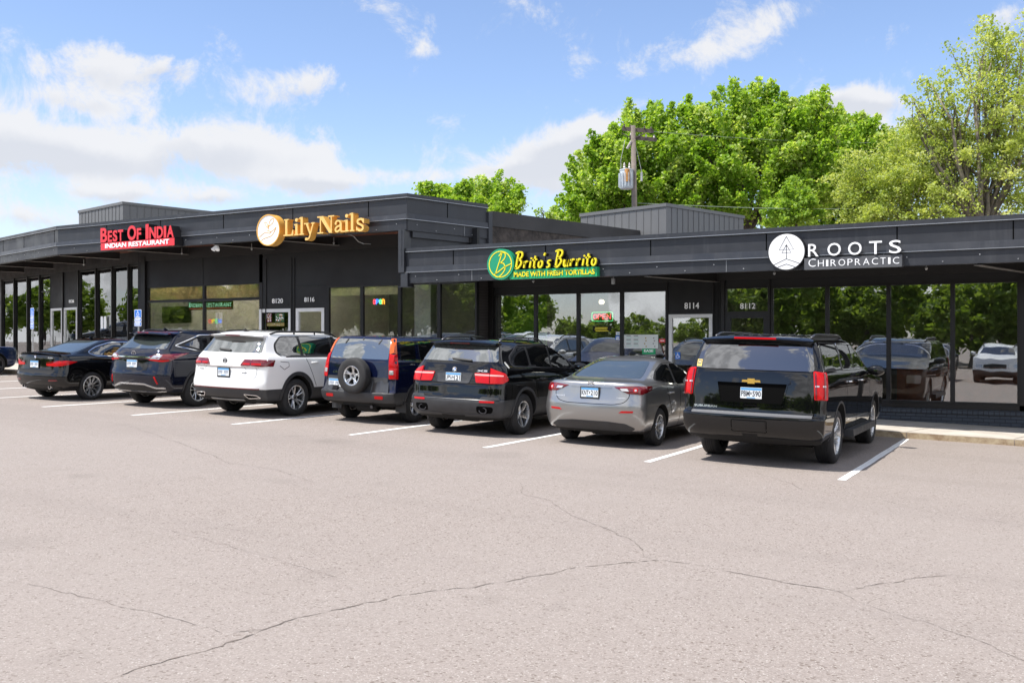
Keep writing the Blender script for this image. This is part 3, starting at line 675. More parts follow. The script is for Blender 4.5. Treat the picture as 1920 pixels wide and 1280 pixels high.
d20 = mx(486, 546); d16 = mx(555, 608); zd20 = zM(516, 579); zd16 = zM(580, 577.5)
ops = [(a, b, 1.1, zb1) for a, b in boi] + [(a, b, .9, zl1) for a, b in lily] + [(d20[0], d20[1], dfl(d20[0]) + .02, zd20), (d16[0], d16[1], dfl(d16[0]) + .02, zd16)]
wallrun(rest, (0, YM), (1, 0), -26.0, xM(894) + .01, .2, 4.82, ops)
for a, b in boi:
    window(rest, (0, YM), (1, 0), a, b, zb0, zb1, fw=.04, nm='transom_window', pane='pane_clear'); window(rest, (0, YM), (1, 0), a, b, 1.1, zb0, fw=.04, pane='pane_clear')
for a, b in lily: window(rest, (0, YM), (1, 0), a, b, .9, zl1, fw=.05, pane='pane_clear')
window(rest, (0, YM), (1, 0), d20[0], d20[1], dfl(d20[0]) + .02, zd20, fw=.1, fmat='white_frame', nm='door', handle=1, label='white framed glass door with two food posters')
window(rest, (0, YM), (1, 0), d16[0], d16[1], dfl(d16[0]) + .02, zd16, fw=.1, fmat='white_frame', nm='door', handle=1, label='plain white framed glass door of the salon', pane='pane_clear')
num(rest, '8120', 511, 531, 559.5, 568.5, YM); num(rest, '8116', 571.5, 590, 557, 566, YM)
m = MB(); xx = xM(894); m.box(xx + .012, xR(918) - .02, YM + .10, YR + .3, .2, 3.5); m.build('brick_pier', M['brickgrey'], rest)
def added_room_light(parent, x, y, z, w_=1.2, d_=.3, es='added_room_light'):
    m = MB(); m.box(x - w_ / 2, x + w_ / 2, y - d_ / 2, y + d_ / 2, z - .03, z); m.build('added_room_light', mat('added_room_light', (.9, .9, .88), .5, emit=(1, .95, .86), es=26.0), parent)  # added glowing panel that brightens the rooms and blinds, no known fitting
for x in (-24.6, -22.2): added_room_light(rest, x, YM + .75, 4.28)
for x in (-18.2, -16.8): added_room_light(rest, x, YM + .6, 4.28, .6, .12)
for x in (-11.6, -9.6): added_room_light(shop, x, YR + 2.6, 3.42, .6, .15)
for x in (-4.6, -1.4): added_room_light(shop, x, YR + 2.2, 3.42, .6, .12)
m = MB(); m.box(xM(749) - .02, -13.2, YM - .02, YM + .0, 3.44, 3.46)
for px in (499, 546.5, 552): x = xM(px) ; m.box(x - .02, x + .02, YM - .02, YM - .001, dfl(x), 4.3)
x0, x1 = mx(500, 541); m.box(x0, x1, YM - .02, YM - .001, zM(516, 573), zM(516, 571)); x0, x1 = mx(552, 610); m.box(x0, x1, YM - .012, YM - .001, zM(580, 537), zM(580, 536))
x = xM(380); m.box(x - .02, x + .02, YM - .012, YM - .001, zb1, 4.7); x = xM(271); m.box(x - .08, x + .10, YM - .08, YM - .001, .6, 4.6)
m.build('trim', M['frame'], rest)
# blinds behind the upper glass
m = MB()
for a, b in boi:
    z = zb0 + .04
    while z < zb1 - .05: m.box(a + .05, b - .05, YM + .05, YM + .065, z, z + .031); z += .034
m.build('blind', M['blind'], rest)
m = MB()
for (a, b), c in zip(lily[:2], (.10, .05)): m.box(a + c, b - .05, YM + .05, YM + .065, zM(650, 554), zl1 - .04)
m.build('blind', M['blind2'], rest)
# left wing wall
W0 = Vector((-25.9, 22.0)); sL = lambda px: (Vector(at(px, 500, W0, D1)[:2]) - W0).dot(D1)
zW = lambda px, py: at(px, py, W0, D1).z
ZWT = 1.88 + 2.50
left = [(243, 267), (212, 241), (182, 210.5), (150, 180)]; far = [(76, 95), (53, 75), (28, 52), (4, 27), (-25, 2)]
ops = [(sL(b), sL(a), 1.0, ZWT) for a, b in left + far]
dR = (sL(144.5), sL(120)); dL = (sL(116.5), sL(95.5)); zd = zW(130, 576.5)
ops += [(dR[0], dR[1], .92, zd), (dL[0], dL[1], .92, zd)]
wallrun(rest, W0, D1, -.05, 22, .3, 4.82, ops)
for a, b in left + far: window(rest, W0, D1, sL(b), sL(a), 1.0, ZWT, fw=.035, pane='pane_tint', mull=((zW(90, 546),) if a == 76 else ()))
for d_ in (dR, dL): window(rest, W0, D1, d_[0], d_[1], .92, zd, fw=.085, fmat='white_frame', nm='door', handle=-1, pane='pane_tint', label='tall white framed glass door of the corner entrance')
nW = -N1
for px, w_ in ((148, .07), (119, .07), (181, .07), (211.5, .07), (242, .07), (27.5, .07), (52.5, .07), (75.5, .07), (3, .2)):
    m = MB(); s = sL(px); c = W0 + D1 * s; q = [c - D1 * w_ / 2 + nW * .002, c + D1 * w_ / 2 + nW * .002, c + D1 * w_ / 2 + nW * .05, c - D1 * w_ / 2 + nW * .05]; m.prism([(p.x, p.y) for p in q], .7, 4.6); fix_normals(m.build('mullion', M['frame'], rest))
m = MB(); s = sL(134); c = W0 + D1 * s
a = at(130.5, 568, W0 + nW * .01, D1); b = at(139.5, 561.5, W0 + nW * .01, D1)
s0_ = (Vector(a[:2]) - W0).dot(-D1); s1_ = (Vector(b[:2]) - W0).dot(-D1)
put_text(m, '8128', ((W0.x + nW.x * .02, W0.y + nW.y * .02, 0), (-D1.x, -D1.y, 0), (0, 0, 1), (nW.x, nW.y, 0)), s0_, s1_, a.z, b.z, 0, .02)
o = m.build('house_number', M['sw'], rest); o['label'] = 'white house number 8128'
beams(rest, [(PC.x + .02, PC.y + .06)] + [(onY(px, 470, 19.98).x, 19.98) for px in (240, 402, 524)], N1, 1.9, 4.565, .26)
beams(rest, [tuple(PC + D1 * s + N1 * .05) for s in (2.9, 5.8, 8.7)], N1, 2.0, 4.565, .26)
# eave beam over the glass
extr('eave_beam', rest, M['beam'], Vector((-13.4, YM - .01)), Vector((-25.9, YM + .0)), rect(.0, .06, 4.45, 4.8)); extr('eave_beam', rest, M['beam'], W0 + N1 * .0, W0 + D1 * 20, rect(.0, .06, 4.42, 4.8))
extr('eave_beam', shop, M['beam'], Vector((-13.3, YR - .005)), Vector((6.5, YR - .005)), rect(.0, .05, 3.30, 3.5))
m = MB()
for (a, b, y1, wm) in ((-25.9, d20[0] - .1, 23.9, 0), (d20[0] - .05, d16[0] - .1, 26.5, 0), (d16[0] - .05, xM(894) - .06, 26.5, 4)):
    m.box(a, b, y1, y1 + .1, .6, 4.4, wm); m.box(b, b + .04, YM + .13, 26.5, .6, 4.4, wm); m.box(a, b, YM + .13, y1, .62, .66, 1); m.box(a, b, YM + .13, y1, 4.3, 4.34, wm)
x0, x1 = mx(445, 487); m.box(x0, x1 + .1, 23.7, 23.8, .66, 4.2, 2)
xc_ = onY(777, 600, 23.0).x; m.box(xc_, xc_ + .55, 23.0, 23.3, .66, 4.2, 3)
m.box(xc_, xc_ + .55, 23.0, 23.3, .66, 4.2, 3) if False else None
m.build('interior', [mat('beige_wall', (.86, .80, .66), .9, var=.06), M['floor'], mat('dark_drape', (.05, .045, .04), .9, var=.5, vscale=7), mat('grey_column', (.40, .42, .40), .8), mat('salon_wall', (.22, .22, .20), .85, var=.15)], rest)
m = MB(); q0 = W0 + N1 * 3.5; q = [q0 - D1 * 1, q0 + D1 * 20, q0 + D1 * 20 + N1 * .1, q0 - D1 * 1 + N1 * .1]; m.prism([(p.x, p.y) for p in q], .6, 4.6, 0); q = [W0 + N1 * .2, W0 + N1 * .2 + D1 * 20, W0 + N1 * 3.4 + D1 * 20, W0 + N1 * 3.4]; m.prism([(p.x, p.y) for p in q], .75, .8, 1); m.prism([(p.x, p.y) for p in q], 4.45, 4.5, 0); m.build('interior', [M['plaster'], M['floor']], rest)
for s_ in (2.0, 5.0, 8.5, 12.0):
    c = W0 + D1 * s_ + N1 * 1.3; m = MB(); m.box(c.x - .5, c.x + .5, c.y - .15, c.y + .15, 4.40, 4.43); m.build('added_room_light', MATS['added_room_light'], rest)  # unseen glowing panels added to lift the brightness of the wing's rooms
def lampbulb(parent, P, k=.05, ma='galv'):
    m = MB(); m.lathe([(-.035, .012), (-.018, .022), (0, .030), (.018, .027), (.03, .012)], 'z', P, 12); m.tube([(P[0], P[1], P[2] + .025), (P[0], P[1], P[2] + .16)], .008, 6); m.build('soffit_lamp', M[ma], parent)
for px, py, Y in ((1737, 503, 20.7), (1452, 512, 20.2), (1000, 527, 20.3)): P = onY(px, py, Y); lampbulb(shop, P)
for px, py, Y in ((626, 456, 20.9), (472, 467, 20.9), (341, 475, 20.9), (157, 496, 21.5)): P = onY(px, py, Y); lampbulb(rest, P)
P = onY(407, 466, 20.2)
sec = empty('security_light', (P.x, P.y, 4.6), label='white twin-bulb security light under the fascia right of the red restaurant sign', cat='light')
m = MB(); m.lathe([(-.02, .0), (-.02, .05), (.0, .05), (0, 0)], 'z', (0, 0, 0), 12); m.build('mount', M['sw'], sec)
for sx in (-.06, .07):
    m = MB(); m.tube([(0, 0, -.02), (sx, -.04, -.09), (sx * 1.3, -.08, -.16)], [.025, .04, .065], 10); m.build('lamp_head', M['sw'], sec)
P = onY(1150, 527, 20.4); ms = empty('motion_sensor', (P.x, P.y, P.z), label='small grey sensor box hanging under the low fascia right of the green sign', cat='sensor')
m = MB(); m.box(-.035, .035, -.03, .03, -.07, .06); m.build('housing', M['galv'], ms); MB().tube([(0, 0, .06), (0, 0, .26)], .012, 6).build('rod', M['galv'], ms)
P0 = onY(655, 441, 20.3); P1 = onY(700, 460, 20.6)
m = MB(); m.tube([onY(x, y, Y) for x, y, Y in ((645, 440, 20.2), (656, 440, 20.25), (663, 443, 20.35), (672, 453, 20.5), (682, 457, 20.6), (695, 457.5, 20.8))], .011, 6)
tag(m.build('cable', M['galv']), 'pale grey cable looping below the gold letter sign under the roof overhang', 'cable')
# ================================================================== cars (y forward, rear axle at y=0, ground at z=0)
def ip(v, y):
    if not isinstance(v, (list, tuple)): return v
    if y <= v[0][0]: return v[0][1]
    for (a, p), (b, q) in zip(v[:-1], v[1:]):
        if y <= b: t = (y - a) / (b - a); t = t * t * (3 - 2 * t); return p + (q - p) * t
    return v[-1][1]
def LV(z, yr, yf, hw, rc=(.22, .16), fc=(.35, .30), br=.05, bf=.12): return dict(z=z, yr=yr, yf=yf, hw=hw, rc=rc, fc=fc, br=br, bf=bf)
def half_outline(L):
    P = []; rx, ry = L['rc']; fx, fy = L['fc']; yr, yf = L['yr'], L['yf']; hr = ip(L['hw'], yr + ry); hf = ip(L['hw'], yf - fy)
    kr = 1 - min(.95, rx / hr); kf = 1 - min(.95, fx / hf)
    for i in range(7): u = kr * i / 7; P.append((u, yr, 0))
    for i in range(7): t = math.pi / 2 * i / 7; P.append((kr + (1 - kr) * math.sin(t), yr + ry * (1 - math.cos(t)), 0))
    n = 30
    for i in range(n + 1): P.append((1.0, yr + ry + (yf - fy - yr - ry) * i / n, 1))
    for i in range(1, 8): t = math.pi / 2 * i / 7; P.append((kf + (1 - kf) * math.cos(t), yf - fy * (1 - math.sin(t)), 2))
    for i in range(1, 8): P.append((kf * (1 - i / 7), yf, 2))
    out = []
    for u, y, s in P:
        hw = ip(L['hw'], y); x = u * hw
        yy = y + (L['br'] * u * u if y < yr + ry + .01 else 0) * (1 - min(1, max(0, (y - yr) / (ry + 1e-6)))) - (L['bf'] * u * u * (1 - min(1, max(0, (yf - y) / (fy + 1e-6)))) if s == 2 else 0)
        out.append((x, yy, ip(L['z'], y)))
    return out
def body_mesh(levels, wheels, arch_r, paintm, clad_z=None, well_in=.40, sub=1):
    m = MB(); nR = None
    for L in levels:
        h = half_outline(L); ring = h + [(-x, y, z) for x, y, z in h[-2:0:-1]]; nR = len(ring); m.v += ring
    k = len(levels)
    for i in range(k - 1):
        for j in range(nR): m.f.append((i * nR + j, i * nR + (j + 1) % nR, (i + 1) * nR + (j + 1) % nR, (i + 1) * nR + j))
    # caps as strips between the two halves
    hN = nR // 2
    for base, flip in ((0, True), ((k - 1) * nR, False)):
        for j in range(hN):
            a, b = base + j, base + j + 1; c, d = base + (nR - j - 1) % nR, base + (nR - j) % nR
            q = (a, b, c, d) if not flip else (d, c, b, a); q2 = []
            for v_ in q:
                if v_ not in q2: q2.append(v_)
            if len(q2) > 2: m.f.append(tuple(q2))
    m.mi = [0] * len(m.f)
    me = m.mesh('body', [paintm, M['well'], M['cladding']]); o = bpy.data.objects.new('tmp', me); col.objects.link(o)
    bm = bmesh.new(); bm.from_mesh(me); bmesh.ops.recalc_face_normals(bm, faces=bm.faces); bm.to_mesh(me); bm.free()
    s = o.modifiers.new('s', 'SUBSURF'); s.levels = s.render_levels = sub
    cut = []
    for (y, z, hwx) in wheels:
        for sx in (1, -1):
            c = MB(); x0, x1 = (hwx - well_in, hwx + .4); prof = [(sx * x0, 0.0), (sx * x0, arch_r), (sx * x1, arch_r), (sx * x1, 0.0)]
            c.lathe([(sx * x0, arch_r), (sx * x1, arch_r)], 'x', (0, y, z), 56, close=False)
            N = 56; c.f.append(tuple(range(N))); c.f.append(tuple(range(N, 2 * N))); c.mi += [0, 0]
            cme = c.mesh('c', M['well']); bm = bmesh.new(); bm.from_mesh(cme); bmesh.ops.recalc_face_normals(bm, faces=bm.faces); bm.to_mesh(cme); bm.free()
            co = bpy.data.objects.new('c', cme); col.objects.link(co); cut.append(co)
            b = o.modifiers.new('b', 'BOOLEAN'); b.operation = 'DIFFERENCE'; b.object = co; b.solver = 'EXACT'
    dg = bpy.context.evaluated_depsgraph_get(); out = bpy.data.meshes.new_from_object(o.evaluated_get(dg))
    for c in cut: bpy.data.objects.remove(c)
    bpy.data.objects.remove(o)
    out.materials.clear()
    for mm in (paintm, M['well'], M['cladding']): out.materials.append(mm)
    for p in out.polygons:
        c = p.center; idx = 0
        for (y, z, hwx) in wheels:
            r = math.hypot(c.y - y, c.z - z)
            if (abs(r - arch_r) < .012 and abs(c.x) < hwx + .02 and abs(p.normal.x) < .6) or (r < arch_r + .01 and abs(abs(c.x) - (hwx - well_in)) < .02): idx = 1
        if idx == 0 and p.normal.z < -.75 and c.z < .6: idx = 1
        if idx == 0 and clad_z is not None and c.z < clad_z: idx = 2
        p.material_index = idx; p.use_smooth = True
    try: out.set_sharp_from_angle(angle=R(40))
    except Exception: pass
    return out
def fillet(poly, r, n=5):
    out = []; k = len(poly)
    for i in range(k):
        p0, p1, p2 = Vector(poly[i - 1][:2]), Vector(poly[i][:2]), Vector(poly[(i + 1) % k][:2])
        a = (p0 - p1); b = (p2 - p1); rr = r[i] if isinstance(r, (list, tuple)) else r; t = min(rr, a.length * .45, b.length * .45); a.normalize(); b.normalize()
        for j in range(n + 1):
            u = j / n; q = (p1 + a * t) * (1 - u) ** 2 + p1 * 2 * u * (1 - u) + (p1 + b * t) * u ** 2; out.append((q.x, q.y))
    return out
def densify(poly, step, closed=True):
    out = []; k = len(poly)
    for i in range(k if closed else k - 1):
        a, b = Vector(poly[i]), Vector(poly[(i + 1) % k]); n = max(1, int((b - a).length / step))
        for j in range(n): q = a.lerp(b, j / n); out.append((q.x, q.y))
    if not closed: out.append(tuple(poly[-1]))
    return out
class Skin:
    """lays parts onto a body surface from a given side"""
    def __init__(s, me, yo=1.0):
        bm = bmesh.new(); bm.from_mesh(me); s.t = BVHTree.FromBMesh(bm); bm.free(); s.yo = yo; s.K = 1.6
    def cast(s, side, a, b):
        if side == 'rear': o, d = Vector((a, -6, b)), Vector((0, 1, 0))
        elif side == 'front': o, d = Vector((a, 9, b)), Vector((0, -1, 0))
        elif side == 'right': o, d = Vector((4, a, b)), Vector((-1, 0, 0))
        elif side == 'left': o, d = Vector((-4, a, b)), Vector((1, 0, 0))
        elif side == 'top': o, d = Vector((a, b, 5)), Vector((0, 0, -1))
        else:
            f = a / s.K; o, d = Vector((0, s.yo, b)), Vector((math.sin(f), -math.cos(f), 0))
        h = s.t.ray_cast(o, d)
        if h[0] is None:
            q = o if side != 'wrap' else o + d * 1.5
            if side in ('rear', 'front'): q = Vector((a, 0 if side == 'rear' else 3, b))
            elif side in ('left', 'right'): q = Vector((1 if side == 'right' else -1, a, b))
            h = s.t.find_nearest(q)
        p, n = h[0], h[1]
        if side == 'wrap':
            if n.dot(d) < 0: n = -n
        elif n.dot(d) > 0: n = -n
        return p, n
    def ang(s, x, y): return math.atan2(x, s.yo - y) * s.K
    def patch(s, mb, side, poly, off=.004, th=.012, mi=0, step=.05, bulge=0):
        B = densify(poly, step); xs = [p[0] for p in B]; ys = [p[1] for p in B]; pts = [Vector(p) for p in B]; n = len(pts)
        gx = np.arange(min(xs) + step / 2, max(xs), step); gy = np.arange(min(ys) + step / 2, max(ys), step)
        def inside(x, y):
            c = False; j = n - 1
            for i in range(n):
                if (ys[i] > y) != (ys[j] > y) and x < (xs[j] - xs[i]) * (y - ys[i]) / (ys[j] - ys[i]) + xs[i]: c = not c
                j = i
            return c
        for x in gx:
            for y in gy:
                if inside(x, y) and min((Vector((x, y)) - p).length for p in pts[:n]) > step * .4: pts.append(Vector((x, y)))
        vo, _, fo, _, _, _ = delaunay_2d_cdt(pts, [], [list(range(n))], 1, 1e-6)
        P = []
        for v in vo:
            p, nn = s.cast(side, v.x, v.y); o_ = off
            if bulge:
                dd = min((v - q).length for q in pts[:n]); o_ += bulge * min(1, dd / .05) 
            P.append((p + nn * o_, nn))
        ref = {'rear': Vector((0, -1, 0)), 'front': Vector((0, 1, 0)), 'right': Vector((1, 0, 0)), 'left': Vector((-1, 0, 0)), 'top': Vector((0, 0, 1))}.get(side)
        f2 = []; ec = {}
        for f in fo:
            a, b, c = (P[f[0]][0], P[f[1]][0], P[f[2]][0]); nn = (b - a).cross(c - a); r = P[f[0]][1]
            g = tuple(f) if nn.dot(r) > 0 else tuple(f[::-1]); f2.append(g)
            for i in range(len(g)): ec[(g[i], g[(i + 1) % len(g)])] = 1
        N = len(P); vs = [p for p, _ in P] + [p - nn * th for p, nn in P]
        side_f = [(b, a, a + N, b + N) for (a, b) in ec if (b, a) not in ec]
        mb.add(vs, f2 + side_f, mi); return mb
    def strip(s, mb, side, path, wd, off=.004, th=.01, mi=0, closed=False, step=.04):
        Q = densify(path, step, closed); k = len(Q); V = []
        for i, q in enumerate(Q):
            a = Q[(i - 1) % k] if closed else Q[max(0, i - 1)]; b = Q[(i + 1) % k] if closed else Q[min(k - 1, i + 1)]
            d = Vector((b[0] - a[0], b[1] - a[1])); d = d.normalized() if d.length else Vector((1, 0)); n = Vector((-d.y, d.x)) * wd / 2
            for sg in (1, -1):
                p, nn = s.cast(side, q[0] + n.x * sg, q[1] + n.y * sg); V.append((p, nn))
        vs = []
        for i in range(k):
            (p, a), (q, b) = V[2 * i], V[2 * i + 1]; vs += [p + a * off, q + b * off, p - a * th, q - b * th]
        fs = []
        for i in range(k if closed else k - 1):
            j = (i + 1) % k; a = i * 4; b = j * 4; fs += [(a, a + 1, b + 1, b), (a + 2, a, b, b + 2), (a + 1, a + 3, b + 3, b + 1)]
        if not closed: fs += [(0, 2, 3, 1), (4 * k - 4, 4 * k - 3, 4 * k - 1, 4 * k - 2)]
        o = len(mb.v); mb.add(vs, fs, mi); return mb
def recalc(o):
    return fix_normals(o)
# ---------------- wheels
def wheel_meshes(key, r, rr, w, style, n, rimmat='alloy', w0=.05, w1=.05, twist=0.0, pair=0.0):
    t = MB(); h = w / 2
    prof = [(-h * .80, rr - .005), (-h * .98, rr + .012), (-h * 1.04, rr + (r - rr) * .45), (-h * .96, r - .035), (-h * .80, r - .010), (-h * .62, r - .001)]
    for g_ in (-.36, -.12, .12, .36): prof += [(h * (g_ - .035), r), (h * (g_ - .03), r - .009), (h * (g_ + .03), r - .009), (h * (g_ + .035), r)]
    prof += [(h * .62, r - .001), (h * .80, r - .010), (h * .96, r - .035), (h * 1.04, rr + (r - rr) * .45), (h * .98, rr + .012), (h * .80, rr - .005)]
    t.lathe(prof, 'x', (0, 0, 0), 56); tm = t.mesh('tyre_' + key, M['tyre']); autosmooth(tm, 30)
    m = MB()
    m.lathe([(h * .86, rr + .004), (h * .90, rr - .004), (h * .86, rr - .018), (h * .60, rr - .028), (-h * .6, rr - .035), (-h * .6, rr - .02), (h * .6, rr - .01)], 'x', (0, 0, 0), 48, 0)
    m.lathe([(-h * .1, .0001), (-h * .1, rr - .02), (-h * .14, rr - .02), (-h * .14, .0001)], 'x', (0, 0, 0), 32, 1)     # brake disc and dark backing
    xo = h * .80
    m.lathe([(xo - .035, .0001), (xo - .03, .062), (xo - .05, .075), (xo - .09, .07), (xo - .09, .0001)], 'x', (0, 0, 0), 24, 0)
    m.lathe([(xo - .029, .0001), (xo - .027, .028), (xo - .04, .031), (xo - .04, .0001)], 'x', (0, 0, 0), 18, 2)
    for k in range(5):
        a = 2 * math.pi * (k + .5) / 5; m.lathe([(xo - .05, .0001), (xo - .028, .008), (xo - .06, .009)], 'x', (0, .050 * math.cos(a), .050 * math.sin(a)), 6, 2)
    def spoke(a0, a1, wa, wb, r0=.05, r1=None, mi=0):
        r1 = r1 or rr - .014; p = Vector((0, math.cos(a0), math.sin(a0))) * r0; q = Vector((0, math.cos(a1), math.sin(a1))) * r1
        d = (q - p).normalized(); s = Vector((0, -d.z, d.y)); vs = []
        for c_, w_, x in ((p, wa, xo - .045), (p.lerp(q, .6), (wa * .4 + wb * .6) * .92, xo - .018), (q, wb, xo - .008)):
            vs += [c_ + s * w_ * .5 + Vector((x - .008, 0, 0)), c_ + s * w_ * .2 + Vector((x, 0, 0)), c_ - s * w_ * .2 + Vector((x, 0, 0)), c_ - s * w_ * .5 + Vector((x - .008, 0, 0)), c_ - s * w_ * .45 + Vector((x - .045, 0, 0)), c_ + s * w_ * .45 + Vector((x - .045, 0, 0))]
        fs = []
        for i in range(2):
            for k in range(6): a = i * 6 + k; b = i * 6 + (k + 1) % 6; fs.append((a, b, b + 6, a + 6))
        fs += [tuple(range(6))[::-1], tuple(range(12, 18))]
        m.add(vs, fs, mi)
    for k in range(n):
        a = 2 * math.pi * k / n + .2
        if pair:
            spoke(a - pair * .45, a - pair + twist, w0, w1); spoke(a + pair * .45, a + pair + twist, w0, w1)
        else: spoke(a, a + twist, w0, w1)
        if style == 'y': spoke(a, a, w0 * .7, w1 * .8)
    rm = m.mesh('rim_' + key, [M[rimmat], M['well'], M['dalloy']]); 
    bm = bmesh.new(); bm.from_mesh(rm); bmesh.ops.recalc_face_normals(bm, faces=bm.faces); bm.to_mesh(rm); bm.free(); autosmooth(rm, 30)
    return tm, rm
def put_wheel(parent, tm, rm, x, y, z, name='wheel', rot=0.0, steer=0.0):
    e = empty(name, (x, y, z)); e.parent = parent; e.rotation_euler = (rot, 0, 0 if x > 0 else math.pi)
    for nm, me in (('tyre', tm), ('rim', rm)):
        o = bpy.data.objects.new(nm, me); col.objects.link(o); o.parent = e
    return e
def plate_part(root, sk, x, z, txt, w=.305, h=.155, frame=None, tilt=0.0, y=None, num_col='ink'):
    """flat number plate with blue band on the back of a car"""
    p = min((sk.cast('rear', x + dx, z + dz)[0].y for dx in (-w / 2, w / 2) for dz in (-h / 2, h / 2))) if y is None else y
    p -= .006; m = MB()
    m.box(x - w / 2, x + w / 2, p - .008, p + .01, z - h / 2, z + h / 2, 0)
    m.box(x - w / 2 + .004, x + w / 2 - .004, p - .0095, p - .008, z + h * .26, z + h / 2 - .004, 1)
    m.box(x - w * .2, x + w * .2, p - .0095, p - .008, z - h / 2 + .006, z - h / 2 + .018, 1)
    if txt:
        a, b = txt.split(' '); fr = ((0, p - .0085, 0), (1, 0, 0), (0, 0, 1), (0, -1, 0))
        put_text(m, a, fr, x - w * .46, x - w * .06, z - h * .30, z + h * .20, 0, .002, 2, 2, bold=.012)
        put_text(m, b, fr, x + w * .07, x + w * .46, z - h * .30, z + h * .20, 0, .002, 2, 2, bold=.012)
        m.prism([(x - .008, z - .02), (x + .010, z - .016), (x + .006, z + .014), (x - .006, z + .016)], 0, .002, 2, ((0, p - .0085, 0), (1, 0, 0), (0, 0, 1), (0, -1, 0)))
    else:
        for k in range(7):
            if k == 3: continue
            u = x - w * .42 + k * w * .125; fr = ((0, p - .0085, 0), (1, 0, 0), (0, 0, 1), (0, -1, 0))
            m.ribbon([(u, z - h * .28), (u, z + h * .16), (u + w * .06, z + h * .16), (u + w * .06, z - h * .04 * (k % 3)), (u + .01, z - h * .05)], .010, 0, .002, fr, 3)
    if frame: 
        f_ = .013
        for a0, a1, b0, b1 in ((-w / 2 - f_, w / 2 + f_, h / 2, h / 2 + f_), (-w / 2 - f_, w / 2 + f_, -h / 2 - f_ * 1.8, -h / 2), (-w / 2 - f_, -w / 2, -h / 2, h / 2), (w / 2, w / 2 + f_, -h / 2, h / 2)):
            m.box(x + a0, x + a1, p - .012, p + .008, z + b0, z + b1, 4)
    return m.build('number_plate', [M['plate'], M['plateblue'], M['ink'], mat('plate_smudge', (.22, .26, .34), .5), M[frame or 'seal']], root)
def mirror_part(root, sx, x, y, z, mp, s=1.0):
    m = MB(); prof = []
    m.lathe([(-.055 * s, .02 * s), (-.05 * s, .075 * s), (0, .098 * s), (.06 * s, .085 * s), (.10 * s, .04 * s), (.115 * s, .0001)], 'y', (0, 0, 0), 20, 0, close=False)
    m.v = [(x + sx * (.13 * s) + v[0] * 1.28, y + v[1], z + v[2] * .78) for v in m.v]
    m.tube([(x - sx * .05, y + .04, z - .05), (x + sx * .08, y + .02, z - .035)], [.035, .03], 8, 0)
    o = m.build('mirror', M[mp], root, smooth=True); g_ = MB(); n = 20
    g_.lathe([(y - .050 * s, .0001), (y - .050 * s, .072 * s)], 'y', (0, 0, 0), 20, 0, close=False); g_.v = [(x + sx * .13 * s + v[0] * 1.28, v[1], z + v[2] * .78) for v in g_.v]
    fix_normals(g_.build('mirror_glass', M['silverback'], o)); return o
def rail(root, x, y0, y1, zf, ma, h=.05, r=.014, closed=False):
    for sx in (1, -1):
        m = MB(); n = 12; pts = []
        for i in range(n + 1):
            t = i / n; y = y0 + (y1 - y0) * t; e = min(1, min(t, 1 - t) * 7); e = math.sin(e * math.pi / 2); pts.append((sx * x, y, zf(sx * x, y) + .004 + h * e))
        m.tube(pts, r, 8)
        if closed:
            for i in range(n): 
                a, b = pts[i], pts[i + 1]; m.add([(a[0], a[1], a[2]), (b[0], b[1], b[2]), (b[0], b[1], zf(b[0], b[1]) - .01), (a[0], a[1], zf(a[0], a[1]) - .01)], [(0, 1, 2, 3)])
        else:
            for t in (.35, .66): y = y0 + (y1 - y0) * t; m.tube([(sx * x, y, zf(sx * x, y) - .01), (sx * x, y, zf(sx * x, y) + h)], r * .9, 6)
        m.build('roof_rail', M[ma], root, smooth=True)
def spoiler(root, ma, x, y0, y1, z, th=.035, drop=.05, name='spoiler', rise=0.0, curve=.06):
    m = MB(); n = 14; rings = []
    for i in range(n + 1):
        u = -1 + 2 * i / n; X = u * x; sh = curve * u * u; e = 1 - .35 * abs(u) ** 8
        zz = z - .035 * u * u
        rings.append([(X, y1, zz), (X, y0 + sh + .04, zz + rise), (X, y0 + sh, zz + rise - th * .5 * e), (X, y0 + sh + .02, zz + rise - th * e), (X, y1 - .02, zz - th - drop)])
    v = [p for r_ in rings for p in r_]; f = []
    for i in range(n):
        for k in range(5): a = i * 5 + k; b = i * 5 + (k + 1) % 5; f.append((a, b, b + 5, a + 5))
    f += [tuple(range(5)), tuple(n * 5 + k for k in range(5))[::-1]]
    m.add(v, f); o = fix_normals(m.build(name, M[ma], root)); autosmooth(o.data, 50); return o
CARS = {}
